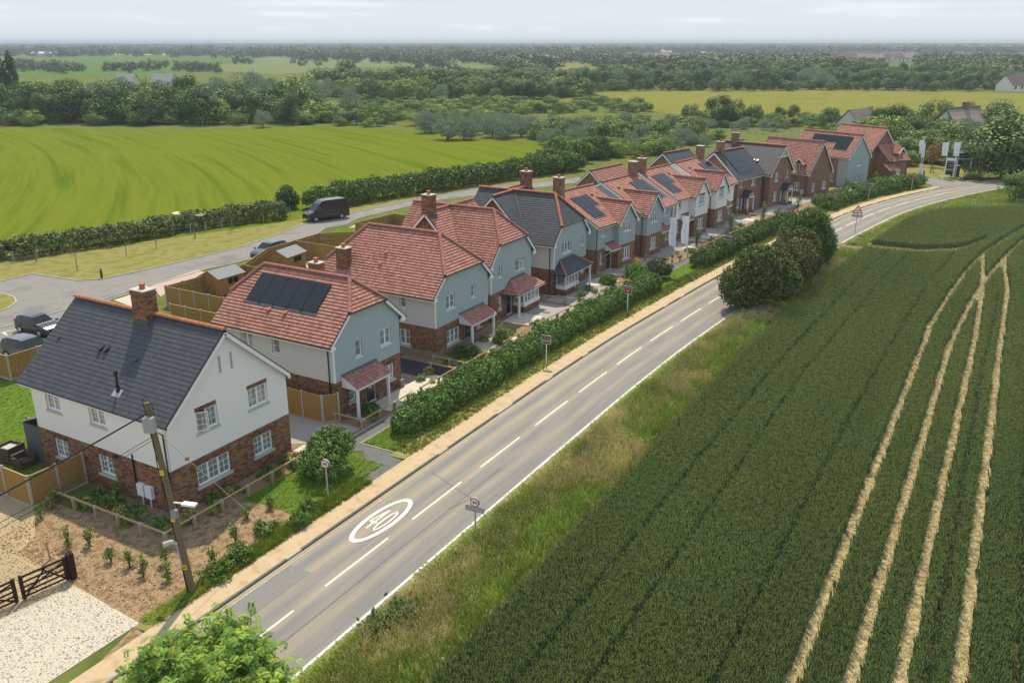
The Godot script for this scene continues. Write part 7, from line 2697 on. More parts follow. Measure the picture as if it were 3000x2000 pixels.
	tp.slab(Vector3(-0.43, 0.7, -0.43), Vector3(0.43, 0.8, 0.43))
	obj("table_top", tp, M.stone, o)
	# young hedge plants on the bare bank
	for s in [[310, 1490], [345, 1465], [262, 1600], [325, 1645], [380, 1665], [420, 1690], [485, 1650], [495, 1700], [200, 1600], [120, 1520], [150, 1490], [170, 1470], [725, 1520], [760, 1560], [790, 1490], [690, 1590], [620, 1650]]:
		shrub(gp(s[0], s[1]), R.randf_range(0.7, 1.2), 0.45, 22, [[0.187, 0.272, 0.051], [0.255, 0.306, 0.060], [0.136, 0.204, 0.043]], "hedge_whip", "spindly young hedge plant on the bare brown bank", "young hedge plants on the bank", 0.75, "plant")
	for s in [[870, 1545, 0.8, 1.1], [790, 1560, 0.5, 1.4], [700, 1650, 0.9, 1.2], [640, 1690, 0.6, 1.6], [900, 1500, 0.6, 1.2]]:
		shrub(gp(s[0], s[1]), s[2], s[3], 130, [[0.119, 0.204, 0.034], [0.170, 0.255, 0.051]], "weed_clump", "green weed clump on the bank beside the footpath", "weed clumps on the bank", 0.8, "plant")


func shed(label: String, at: Vector3, turn: float) -> void:
	var o := thing("garden_shed", label, "shed", at, turn, "garden sheds")
	var mb := MB.new()
	mb.slab(Vector3(-1.2, 0.05, -1.5), Vector3(1.2, 1.75, 1.5))
	for s in [-1.0, 1.0]:
		mb.tri(Vector3(-1.2, 1.75, s * 1.5), Vector3(1.2, 1.75, s * 1.5), Vector3(0, 2.25, s * 1.5))
	obj("shed_wall", mb, M.shed, o)
	for k in 11:
		var b := MB.new()
		b.plate(frame(Vector3(1.2, 0, 1.5), Vector3(0, 0, -1)), rect(0, 0.08 + k * 0.15, 3.0, 0.23 + k * 0.15), 0.08 + k * 0.15, 0.03, 0.23 + k * 0.15, 0.008, 0)
		b.plate(frame(Vector3(-1.2, 0, 1.5), Vector3(1, 0, 0)), rect(0, 0.08 + k * 0.15, 2.4, 0.23 + k * 0.15), 0.08 + k * 0.15, 0.03, 0.23 + k * 0.15, 0.008, 0)
		obj("cladding_board", b, M.shed, o)
	for s in [-1.0, 1.0]:
		var rm := MB.new()
		rm.bar(Vector3(s * 1.35, 1.68, 0), Vector3(0, 2.3, 0), 3.3, 0.05, Color.WHITE, Vector3(0, 0, 1).cross((Vector3(-s * 1.35, 0.62, 0)).normalized()))
		obj("roof_panel", rm, M.felt, o)
	for k in 2:
		var w := MB.new()
		w.slab(Vector3(1.2, 1.0, -0.1 - k * 0.62), Vector3(1.245, 1.5, 0.42 - k * 0.62))
		obj("window", w, M.carglass, o)
	var d := MB.new()
	d.slab(Vector3(-0.6, 0.1, 1.5), Vector3(0.6, 1.7, 1.55))
	var dd := obj("door", d, M.shed2, o)
	var z := MB.new()
	z.bar(Vector3(-0.5, 0.3, 1.57), Vector3(0.5, 1.5, 1.57), 0.08, 0.03)
	obj("brace", z, M.shed, dd)


func text(s: String, size: float, m: Material, parent: Node3D, at: Transform3D, called := "lettering") -> void:
	var t := TextMesh.new()
	t.text = s
	var f := SystemFont.new()
	f.font_names = PackedStringArray(["Droid Sans"])
	f.font_weight = 700
	t.font = f
	t.font_size = 32
	t.pixel_size = size / 32.0
	t.depth = 0.006
	var o := MeshInstance3D.new()
	o.name = called
	o.mesh = t
	o.material_override = m
	parent.add_child(o, true)
	o.transform = at


func agent_board(label: String, at: Vector3, turn: float, kind: int) -> void:
	var o := thing("agent_board", label, "sign", at, turn, "agent boards in the hedge verge")
	var pm := MB.new()
	pm.slab(Vector3(-0.035, 0, -0.035), Vector3(0.035, 1.9, 0.035))
	obj("post", pm, M.white, o)
	o.scale = Vector3(0.76, 0.95, 0.76)
	for face in 1:
		var bm := MB.new()
		bm.slab(Vector3(-0.46, 1.75, 0.03), Vector3(0.46, 2.42, 0.06))
		var b := obj("board", bm, M.white, o)
		var dm := MB.new()
		dm.slab(Vector3(-0.43, 1.78, 0.058), Vector3(0.43, 2.39, 0.066))
		obj("panel", dm, M.navy, b)
		var sm := MB.new()
		sm.slab(Vector3(-0.43, 1.88, 0.062), Vector3(0.43, 2.12, 0.070))
		obj("band", sm, M.beige if kind == 0 else M.red, b)
		text("T  TROY HOMES", 0.10, M.white, b, Transform3D(Basis(), Vector3(0, 2.24, 0.068)))
		text(["SHOW HOME OPEN", "SOLD", "FOR SALE"][kind], [0.075, 0.16, 0.14][kind], M.navy if kind == 0 else M.white, b, Transform3D(Basis(), Vector3(0, 2.0, 0.072)))


func speed_sign(o: Node3D, y: float, turn: float, m_face: Material) -> void:
	var bm := MB.new()
	bm.tube([Vector3(0, y, -0.05), Vector3(0, y, 0.05)], 0.24, 0.24, 24)
	var s := obj("sign_box", bm, M.galv, o)
	s.rotation.y = turn
	var rm := MB.new()
	rm.tube([Vector3(0, y, 0.05), Vector3(0, y, 0.058)], 0.235, 0.235, 24)
	obj("ring", rm, M.red, s)
	rm = MB.new()
	rm.tube([Vector3(0, y, 0.056), Vector3(0, y, 0.063)], 0.185, 0.185, 24)
	obj("disc", rm, m_face, s)
	text("40", 0.22, M.black, s, Transform3D(Basis(), Vector3(0, y, 0.064)))


func flag(label: String, at: Vector3, turn: float, h: float, w: float, ln: float) -> void:
	var o := thing("feather_flag", label, "flag", at, turn, "white estate flags")
	var pm := MB.new()
	pm.tube([Vector3(0, 0, 0), Vector3(0, h, 0)], 0.045, 0.03, 8)
	var p := obj("pole", pm, M.white, o)
	var km := MB.new()
	km.tube([Vector3(0, h - 0.02, 0), Vector3(0, h + 0.07, 0)], 0.07, 0.06, 8)
	obj("finial", km, M.white, p)
	var fm := MB.new()
	var q := func(u: float, v: float) -> Vector3:
		var sag := 0.10 * sin(u * 5.0 + v * 3.0) * u + 0.05 * sin(v * 9.0 + u * 2.0) * u
		return Vector3(-0.05 - u * w * (1.0 - 0.18 * v), h - 0.12 - v * ln - u * 0.06 + 0.10 * u * v, sag)
	for i in 10:
		for j in 18:
			fm.quad(q.call(i / 10.0, j / 18.0), q.call(i / 10.0, (j + 1) / 18.0), q.call((i + 1) / 10.0, (j + 1) / 18.0), q.call((i + 1) / 10.0, j / 18.0))
	var cl := obj("cloth", fm, M.cloth, o)
	text("T", 0.34, M.faded, cl, Transform3D(Basis(), Vector3(-0.05 - w * 0.45, h - 0.12 - ln * 0.55, 0.09)))


func street() -> void:
	M.navy = flat(0.012, 0.022, 0.032, 0.5)
	M.beige = flat(0.42, 0.34, 0.19, 0.6)
	M.cloth = flat(0.74, 0.76, 0.80, 0.9)
	M.cloth.backlight_enabled = true
	M.cloth.backlight = Color(0.35, 0.35, 0.36)
	M.faded = flat(0.30, 0.36, 0.48, 0.9)
	# utility pole with its lamps, boxes and cables
	var base := Vector3(-26.95, 0, -19.7)
	var top := Vector3(-26.95 - 0.62, 8.8, -19.7 + 0.36)
	var o := thing("utility_pole", "leaning wooden utility pole with black cables beside the white house", "pole", base)
	var ax := top - base
	var pm := MB.new()
	pm.tube([Vector3.ZERO, ax * 0.5, ax], 0.15, 0.10, 12)
	obj("pole", pm, M.pole, o)
	var cm := MB.new()
	var off := Vector3(-0.16, 0, 0.10)
	for k in 3:
		var w := []
		for j in 14:
			w.append(ax * (j / 14.0 * 0.93) + off * (1.0 - j * 0.025) + Vector3(0.03 * k - 0.03, 0, 0.05 * sin(j * 1.4 + k * 2.0) * (1.0 if j > 7 else 0.3)))
		cm.tube(w, 0.022, 0.02, 5)
	cm.tube([ax * 0.9 + off * 0.6, ax + Vector3(-0.22, 0.05, 0.05), ax + Vector3(-0.05, 0.22, 0), ax + Vector3(0.2, 0.0, -0.05), ax * 0.92 + Vector3(0.16, 0, -0.05)], 0.018, 0.018, 5)
	obj("cable_run", cm, M.black, o)
	var bm := MB.new()
	bm.box(Transform3D(Basis(Vector3.UP, 0.5), ax * 0.90 + Vector3(0.05, 0, 0.16)), Vector3(0.42, 0.62, 0.26))
	obj("transformer_box", bm, M.galv, o)
	for k in 3:
		var ym := MB.new()
		var yc: Vector3 = ax * [0.16, 0.66, 0.42][k]
		ym.box(Transform3D(Basis(Vector3.UP, 0.5), yc + Vector3(0.05, 0, 0.138)), Vector3(0.16, 0.22, 0.03))
		var plate := obj("warning_plate", ym, M.yellow, o)
		text("H" if k == 0 else "!", 0.15, M.black, plate, Transform3D(Basis(Vector3.UP, 0.5), yc + Vector3(0.058, 0, 0.158)), "symbol")
	# street lamp heads: a modern white one and an older drop lantern
	var am := MB.new()
	am.bar(ax * 0.50, ax * 0.50 + Vector3(0.55, 0.03, -0.15), 0.05, 0.05)
	obj("lamp_arm", am, M.white, o)
	am = MB.new()
	am.box(Transform3D(Basis(Vector3.UP, 0.3), ax * 0.50 + Vector3(0.85, 0.05, -0.2)), Vector3(0.6, 0.09, 0.26))
	obj("lamp_head", am, M.white, o)
	am = MB.new()
	am.box(Transform3D(Basis(Vector3.UP, 0.3), ax * 0.45 + Vector3(0.16, 0, 0.08)), Vector3(0.26, 0.34, 0.2))
	obj("control_box", am, M.felt, o)
	am = MB.new()
	am.bar(ax * 0.17 + Vector3(-0.05, 0, 0.15), ax * 0.29 + Vector3(-0.06, 0, 0.17), 0.07, 0.07)
	obj("bracket", am, M.galv, o)
	am = MB.new()
	am.tube([ax * 0.29 + Vector3(0.0, 0, 0.16), ax * 0.29 + Vector3(-0.2, 0.10, 0.3), ax * 0.28 + Vector3(-0.45, 0.06, 0.45)], 0.06, 0.13, 8)
	obj("lantern", am, M.stone, o)
	# overhead lines to the left and a stay wire to the ground
	for l in [[ax * 0.955, gp(-300, 1606, 5.0) - base, 0.035, "thick twisted overhead cable running left from the pole"], [ax * 0.84, gp(-300, 1688, 4.4) - base, 0.012, "upper thin overhead wire running left from the pole"], [ax * 0.825, gp(-300, 1712, 4.2) - base, 0.012, "lower thin overhead wire running left from the pole"]]:
		var a: Vector3 = base + l[0]
		var b: Vector3 = base + l[1]
		var w := []
		for j in 13:
			var t := j / 12.0
			w.append(a.lerp(b, t) - Vector3(0, 0.35 * t * (1.0 - t), 0))
		var mb := MB.new()
		mb.tube(w, l[2], l[2], 5)
		var c := obj(numbered("overhead_cable"), mb, M.black, self)
		tag(c, l[3], "cable")
	var g := gp(805, 1568)
	var sm := MB.new()
	var s0 := base + ax * 0.87
	sm.tube([s0, g], 0.012, 0.012, 5)
	var so := obj(numbered("stay_wire"), sm, M.galv, self)
	tag(so, "thin stay wire slanting from the pole to the bank", "wire")
	var im := MB.new()
	im.box(Transform3D(Basis(Vector3.UP, 0.4), s0.lerp(g, 0.24)), Vector3(0.12, 0.16, 0.12))
	obj("insulator", im, M.terracotta, so)
	# five-bar gates at the drive
	gate("dark brown five-bar gate hung on the thick post by the bank", Vector3(-32.45, 0, -17.65), Vector3(-32.75, 0, -15.9))
	gate("dark brown five-bar gate nearer the camera side of the drive", Vector3(-32.8, 0, -15.6), Vector3(-33.2, 0, -13.0))
	var gpst := thing("gate_post", "thick dark gate post at the bank", "post", Vector3(-32.35, 0, -17.85), 0.1)
	pm = MB.new()
	pm.box(Transform3D(Basis(), Vector3(0, 0.62, 0)), Vector3(0.24, 1.24, 0.24))
	pm.plate(frame(Vector3(-0.12, 1.24, 0.12), Vector3(1, 0, 0), Vector3(0, 0.4, -0.9).normalized()), rect(0, 0, 0.24, 0.26), 0, 0.01, 0, 0.01, 0)
	obj("post", pm, M.darkwood, gpst)
	o = thing("stake", "short weathered wooden stake on the bank edge", "post", gp(147, 1640))
	pm = MB.new()
	pm.tube([Vector3.ZERO, Vector3(-0.1, 0.9, 0)], 0.05, 0.045, 6)
	obj("stake", pm, M.timber, o)
	# speed limit signs
	o = thing("speed_sign", "round 40 sign on a pale post before the large round bush", "sign", Vector3(-27.35, 0.05, -28.6), deg_to_rad(12))
	pm = MB.new()
	pm.tube([Vector3.ZERO, Vector3(0, 1.95, 0)], 0.045, 0.045, 8)
	obj("post", pm, M.concrete, o)
	speed_sign(o, 2.0, 0.0, M.white)
	o = thing("speed_sign", "round 40 sign above a grey plate on the wheat side of road", "sign", Vector3(-19.15, 0.05, -29.7), deg_to_rad(6))
	pm = MB.new()
	pm.tube([Vector3.ZERO, Vector3(0, 1.5, 0)], 0.045, 0.045, 8)
	obj("post", pm, M.galv, o)
	speed_sign(o, 1.62, 0.0, M.white)
	pm = MB.new()
	pm.slab(Vector3(-0.5, 1.12, 0.03), Vector3(0.5, 1.42, 0.05))
	obj("plate", pm, M.galv, o)
	# bend warning
	o = thing("warning_sign", "red bordered triangular bend sign on a post at the curve", "sign", Vector3(-15.1, 0.05, -110.1), deg_to_rad(8))
	pm = MB.new()
	pm.tube([Vector3.ZERO, Vector3(0, 3.0, 0)], 0.045, 0.045, 8)
	obj("post", pm, M.galv, o)
	for k in 2:
		pm = MB.new()
		var r: float = [0.62, 0.43][k]
		pm.plate(Transform3D(Basis(), Vector3(0, 2.75, 0.05)), PackedVector2Array([Vector2(-r, -r * 0.58), Vector2(r, -r * 0.58), Vector2(0, r * 1.16)]), 0, 0.01 + 0.008 * k, 0, 0.01 + 0.008 * k, -0.01)
		obj("border" if k == 0 else "panel", pm, M.red if k == 0 else M.white, o)
	pm = MB.new()
	pm.slab(Vector3(-0.08, 2.48, 0.07), Vector3(-0.02, 2.8, 0.08))
	pm.slab(Vector3(-0.08, 2.74, 0.07), Vector3(0.12, 2.8, 0.08))
	pm.plate(Transform3D(Basis(), Vector3(0.1, 2.77, 0.07)), PackedVector2Array([Vector2(0, -0.1), Vector2(0.14, 0), Vector2(0, 0.1)]), 0, 0.01, 0, 0.01, 0)
	obj("arrow", pm, M.black, o)
	pm = MB.new()
	pm.slab(Vector3(-0.62, 1.95, 0.03), Vector3(0.62, 2.28, 0.05))
	obj("plate", pm, M.galv, o)
	# agent boards and flags
	pebbles()
	agent_board("agent board with beige band standing before the long hedge", Vector3(-26.6, 0.05, -51.0), 0.12, 0)
	agent_board("agent board with red SOLD band before the long hedge", Vector3(-26.6, 0.05, -66.0), 0.1, 1)
	agent_board("agent board with FOR SALE beside the field maples and flags", Vector3(-25.0, 0.05, -90.0), 0.05, 2)
	agent_board("agent board with red strip at the hedge end by the field maples", Vector3(-20.4, 0.05, -124.5), 0.0, 0)
	agent_board("agent board with FOR SALE at the middle of the bend hedge", Vector3(-17.4, 0.05, -136.0), -0.2, 2)
	agent_board("agent board with red SOLD band at the estate junction", Vector3(-12.9, 0.05, -148.6), -0.3, 1)
	o = thing("small_post", "thin post with small round disc in the bend hedge", "post", Vector3(-19.2, 0.05, -130.0))
	pm = MB.new()
	pm.tube([Vector3.ZERO, Vector3(0, 2.1, 0)], 0.03, 0.03, 6)
	obj("post", pm, M.galv, o)
	pm = MB.new()
	pm.tube([Vector3(0, 2.1, -0.02), Vector3(0, 2.1, 0.02)], 0.16, 0.16, 12)
	obj("disc", pm, M.white, o)
	flag("white feather flag nearer the long hedge", gp(1973, 806), deg_to_rad(-25), 5.9, 0.95, 2.9)
	flag("white feather flag with faded emblem nearer the hedge gap", gp(2009, 800), deg_to_rad(-25), 5.9, 0.95, 2.9)
	# small covers in drive and path
	for s in [[-32.4, -68.2, "round dark manhole cover in the drive of the slate bay house"], [-32.6, -62.4, "round dark manhole cover in the drive of the red bay house"]]:
		o = thing("manhole_cover", s[2], "cover", Vector3(s[0], 0.036, s[1]))
		pm = MB.new()
		pm.tube([Vector3.ZERO, Vector3(0, 0.012, 0)], 0.3, 0.3, 20)
		obj("lid", pm, M.black, o)
		pm = MB.new()
		for k in 4:
			pm.slab(Vector3(-0.2, 0.012, -0.18 + k * 0.1), Vector3(0.2, 0.018, -0.13 + k * 0.1))
		obj("grip", pm, M.galv, o)


func gate(label: String, a: Vector3, b: Vector3) -> void:
	var o := thing("field_gate", label, "gate", a)
	var d := b - a
	for e in [0.0, 1.0]:
		var mb := MB.new()
		mb.bar(d * e + Vector3(0, 0.06, 0), d * e + Vector3(0, 1.16, 0), 0.12, 0.12)
		obj("stile", mb, M.darkwood, o)
	for k in 5:
		var y: float = [0.14, 0.36, 0.58, 0.82, 1.08][k]
		var mb := MB.new()
		mb.bar(Vector3(0, y, 0), d + Vector3(0, y, 0), 0.05, 0.09 if k == 4 else 0.07)
		obj("bar", mb, M.darkwood, o)
	for s in [[0.02, 0.14, 0.55, 1.08], [0.98, 0.14, 0.45, 1.08], [0.02, 1.0, 0.98, 0.36]]:
		var mb := MB.new()
		mb.bar(d * s[0] + Vector3(0.05, s[1], 0), d * s[2] + Vector3(0.05, s[3], 0), 0.03, 0.07)
		obj("brace", mb, M.darkwood, o)


# ---------------------------------------------------------------- vehicles: cross-sections along the length
func vehicle(called: String, label: String, cat: String, at: Vector3, turn: float, secs: Array, glass: Array, wheels: Array, wr: float, hw: float, paint: Color, van := false) -> void:
	var o := thing(called, label, cat, at, turn)
	var body := MB.new()
	var win := [MB.new(), MB.new(), MB.new(), MB.new()]   # windscreen, rear, left, right
	var pm := StandardMaterial3D.new()
	pm.albedo_color = Color(paint.r, paint.g, paint.b).linear_to_srgb()
	pm.roughness = 0.28
	pm.metallic = 0.35
	pm.clearcoat_enabled = true
	pm.clearcoat = 1.0
	pm.clearcoat_roughness = 0.05
	# section: x, bottom, half width low, belt y, half width belt, roof y, half width roof
	for i in secs.size() - 1:
		var a: Array = secs[i]
		var b: Array = secs[i + 1]
		for s in [-1.0, 1.0]:
			var pa := [Vector3(a[0], a[1], s * a[2] * 0.94), Vector3(a[0], (a[1] + a[3]) * 0.5, s * a[2]), Vector3(a[0], a[3], s * a[4]), Vector3(a[0], a[5], s * a[6])]
			var pb := [Vector3(b[0], b[1], s * b[2] * 0.94), Vector3(b[0], (b[1] + b[3]) * 0.5, s * b[2]), Vector3(b[0], b[3], s * b[4]), Vector3(b[0], b[5], s * b[6])]
			for k in 3:
				var tgt: MB = body
				if k == 2 and glass[i] in [2, 3]:
					tgt = win[2] if s > 0 else win[3]
				if s > 0:
					tgt.quad(pa[k], pb[k], pb[k + 1], pa[k + 1])
				else:
					tgt.quad(pb[k], pa[k], pa[k + 1], pb[k + 1])
		var t: MB = win[0] if glass[i] in [1, 3] and i < secs.size() / 2 else win[1] if glass[i] in [1, 3] else body
		t.quad(Vector3(a[0], a[5], -a[6]), Vector3(a[0], a[5], a[6]), Vector3(b[0], b[5], b[6]), Vector3(b[0], b[5], -b[6]))
		body.quad(Vector3(a[0], a[1], a[2]), Vector3(a[0], a[1], -a[2]), Vector3(b[0], b[1], -b[2]), Vector3(b[0], b[1], b[2]))
	for e in [0, secs.size() - 1]:
		var a: Array = secs[e]
		body.quad(Vector3(a[0], a[1], -a[2]), Vector3(a[0], a[1], a[2]), Vector3(a[0], a[5], a[6]), Vector3(a[0], a[5], -a[6]))
	obj("body", body, pm, o)
	var wn := ["windscreen", "rear_window", "side_window", "side_window"]
	for k in 4:
		if win[k].v.size():
			obj(wn[k], win[k], M.carglass, o)
	for x in wheels:
		for s in [-1.0, 1.0]:
			var tm := MB.new()
			tm.tube([Vector3(x, wr, s * (hw - 0.19)), Vector3(x, wr, s * (hw + 0.012))], wr, wr, 20)
			var w := obj("wheel", tm, M.tyre, o)
			var rm := MB.new()
			rm.tube([Vector3(x, wr, s * (hw + 0.010)), Vector3(x, wr, s * (hw + 0.024))], wr * 0.64, wr * 0.6, 16)
			var r := obj("rim", rm, M.steel, w)
			var am := MB.new()
			am.tube([Vector3(x, wr, s * (hw - 0.02)), Vector3(x, wr, s * (hw + 0.004))], wr * 1.16, wr * 1.16, 20)
			obj("wheel_arch", am, M.black, o)
	var f: Array = secs[0]
	var bk: Array = secs[-1]
	for s in [-1.0, 1.0]:
		var lm := MB.new()
		lm.box(Transform3D(Basis(Vector3.UP, s * 0.35), Vector3(f[0] - 0.10, f[3] - 0.02, s * (f[2] - 0.16))), Vector3(0.24, 0.10, 0.20))
		obj("headlight", lm, M.steel, o)
		lm = MB.new()
		lm.box(Transform3D(Basis(), Vector3(bk[0] + 0.06, bk[3] - 0.05, s * (bk[2] - 0.12))), Vector3(0.16, 0.34 if van else 0.2, 0.2))
		obj("tail_light", lm, M.red, o)
		lm = MB.new()
		lm.box(Transform3D(Basis(), Vector3(secs[3][0] + 0.1, secs[3][3] + (0.22 if van else 0.08), s * (hw + 0.12))), Vector3(0.14, 0.30 if van else 0.15, 0.2))
		obj("mirror", lm, M.black if van else pm, o)
		lm = MB.new()
		lm.box(Transform3D(Basis(), Vector3(secs[4][0] - 0.55, secs[4][3] - 0.12, s * (hw + 0.005))), Vector3(0.2, 0.035, 0.03))
		obj("door_handle", lm, pm, o)
	var gm := MB.new()
	gm.slab(Vector3(f[0] - 0.02, f[1] + 0.12, -0.42), Vector3(f[0] + 0.015, f[3] - 0.06, 0.42))
	obj("grille", gm, M.black, o)
	gm = MB.new()
	gm.slab(Vector3(f[0], f[1] + 0.10, -0.26), Vector3(f[0] + 0.03, f[1] + 0.21, 0.26))
	obj("number_plate", gm, M.white, o)


func vehicles() -> void:
	# sections run from nose (+x) to tail
	var hatch := [[1.95, 0.22, 0.70, 0.62, 0.66, 0.70, 0.60], [1.70, 0.18, 0.84, 0.74, 0.80, 0.82, 0.72], [0.95, 0.18, 0.86, 0.88, 0.84, 0.96, 0.76], [0.88, 0.18, 0.86, 0.90, 0.84, 0.985, 0.755], [0.25, 0.18, 0.86, 0.93, 0.84, 1.42, 0.60], [-0.15, 0.18, 0.86, 0.95, 0.84, 1.47, 0.60], [-1.2, 0.18, 0.86, 1.0, 0.82, 1.44, 0.58], [-1.72, 0.22, 0.84, 1.02, 0.78, 1.32, 0.55], [-1.98, 0.32, 0.76, 0.98, 0.70, 1.02, 0.62]]
	var hg := [0, 0, 0, 3, 2, 2, 2, 1]
	vehicle("hatchback_car", "black hatchback parked on the back road behind the white house", "car", Vector3(-65.4, 0.04, -37.3), deg_to_rad(2), hatch, hg, [1.22, -1.22], 0.31, 0.86, Color(0.008, 0.009, 0.014))
	var suv := []
	for s in hatch:
		suv.append([s[0] * 1.12, s[1] + 0.06, s[2] * 1.06, s[3] * 1.12, s[4] * 1.06, s[5] * 1.12, s[6] * 1.08])
	vehicle("grey_car", "dark grey crossover car behind the boarded gate", "car", Vector3(-60.2, 0.04, -33.3), deg_to_rad(4), suv, hg, [1.36, -1.36], 0.35, 0.91, Color(0.10, 0.11, 0.12))
	vehicle("blue_grey_car", "blue grey car parked beyond the farther timber shed", "car", Vector3(-68.1, 0.04, -65.3), deg_to_rad(-88), suv, hg, [1.36, -1.36], 0.35, 0.91, Color(0.06, 0.075, 0.09))
	var van := [[3.0, 0.30, 0.86, 0.86, 0.80, 1.0, 0.74], [2.75, 0.26, 0.98, 1.02, 0.94, 1.16, 0.86], [2.15, 0.26, 1.0, 1.25, 0.97, 1.34, 0.88], [2.08, 0.26, 1.0, 1.28, 0.97, 1.38, 0.88], [1.30, 0.26, 1.0, 1.34, 0.97, 2.22, 0.80], [0.85, 0.26, 1.0, 1.36, 0.98, 2.52, 0.80], [0.35, 0.26, 1.0, 1.36, 0.98, 2.62, 0.82], [-2.4, 0.26, 1.0, 1.36, 0.98, 2.62, 0.84], [-2.85, 0.30, 1.0, 1.36, 0.98, 2.56, 0.84], [-2.95, 0.36, 0.96, 1.36, 0.95, 2.44, 0.82]]
	vehicle("delivery_van", "dark grey high roof van parked by the hedge on back road", "van", Vector3(-77.0, 0.04, -84.4), deg_to_rad(-110), van, [0, 0, 0, 3, 2, 0, 0, 0, 0], [2.0, -1.75], 0.35, 1.0, Color(0.022, 0.02, 0.022), true)
	# two bicycles' worth of blue frames shows behind the grey car: one cycle stand
	var o := thing("bollard", "dark green bollard on the grass by the back road kerb", "bollard", Vector3(-75.9, 0.03, -50.4))
	var mb := MB.new()
	mb.tube([Vector3.ZERO, Vector3(0, 1.0, 0)], 0.11, 0.11, 10)
	obj("bollard", mb, flat(0.01, 0.04, 0.025, 0.5), o)
	mb = MB.new()
	mb.tube([Vector3(0, 0.82, 0), Vector3(0, 0.9, 0)], 0.115, 0.115, 10)
	obj("band", mb, M.galv, o)
	# staked saplings on the strip
	for s in [[-81.1, -51.3], [-81.9, -57.7], [-81.9, -61.6], [-82.5, -67.5], [-82.5, -73.3], [-82.1, -78.2], [-88.0, -51.3], [-80.5, -95.0], [-79.0, -104.0]]:
		o = thing("staked_sapling", "thin bare sapling on a stake on the grass strip", "sapling", Vector3(s[0], 0.03, s[1]), R.randf() * TAU, "staked saplings on the strip")
		mb = MB.new()
		mb.tube([Vector3.ZERO, Vector3(0, 1.2, 0)], 0.045, 0.045, 6)
		obj("stake", mb, M.timber, o)
		mb = MB.new()
		mb.tube([Vector3(0.08, 0, 0), Vector3(0.1, 1.4, 0.02), Vector3(0.05, 3.0, 0)], 0.025, 0.008, 5, Color(0.16, 0.12, 0.08))
		for k in 9:
			var a := R.randf() * TAU
			var y := R.randf_range(1.4, 2.7)
			mb.tube([Vector3(0.08, y, 0), Vector3(0.08 + cos(a) * 0.5, y + 0.4, sin(a) * 0.5)], 0.01, 0.004, 4, Color(0.16, 0.12, 0.08))
		obj("stem", mb, M.vc, o)
		mb = MB.new()
		for k in 40:
			leaf(mb, Vector3(R.randfn() * 0.3, R.randf_range(1.5, 3.0), R.randfn() * 0.3), ball(), 0.09, Color(0.10, 0.13, 0.04))
		obj("leaves", mb, M.leaf, o)
	# post and wire fence along the meadow hedge
	o = thing("wire_fence", "post and wire fence along the rough meadow hedge", "fence", Vector3.ZERO)
	var posts := [[0, 760], [40, 770], [110, 756], [180, 742], [250, 730], [311, 717], [360, 708], [414, 704], [461, 697], [507, 690], [559, 686], [603, 678], [650, 669], [695, 658], [745, 650], [800, 640], [850, 632]]
	var last := Vector3.ZERO
	for q in posts:
		var p := gp(q[0], q[1])
		mb = MB.new()
		mb.tube([p, p + Vector3(0, 1.25, 0)], 0.06, 0.05, 6)
		obj("post", mb, M.galv, o)
		if last != Vector3.ZERO:
			for y in [0.4, 0.8, 1.15]:
				mb = MB.new()
				mb.bar(last + Vector3(0, y, 0), p + Vector3(0, y, 0), 0.012, 0.012)
				obj("wire", mb, M.galv, o)
		last = p
	o = thing("field_trailer", "pale flat-topped trailer half hidden in the rough hedge", "trailer", gp(556, 668) * Vector3(1, 0, 1), 0.35)
	mb = MB.new()
	mb.slab(Vector3(-2.2, 1.7, -0.9), Vector3(2.2, 1.85, 0.9), Color(0.66, 0.58, 0.40))
	obj("bed", mb, M.vc, o)
	for x in [-1.6, 1.6]:
		mb = MB.new()
		mb.slab(Vector3(x - 0.06, 0, -0.7), Vector3(x + 0.06, 1.7, 0.7), Color(0.3, 0.28, 0.25))
		obj("leg", mb, M.vc, o)


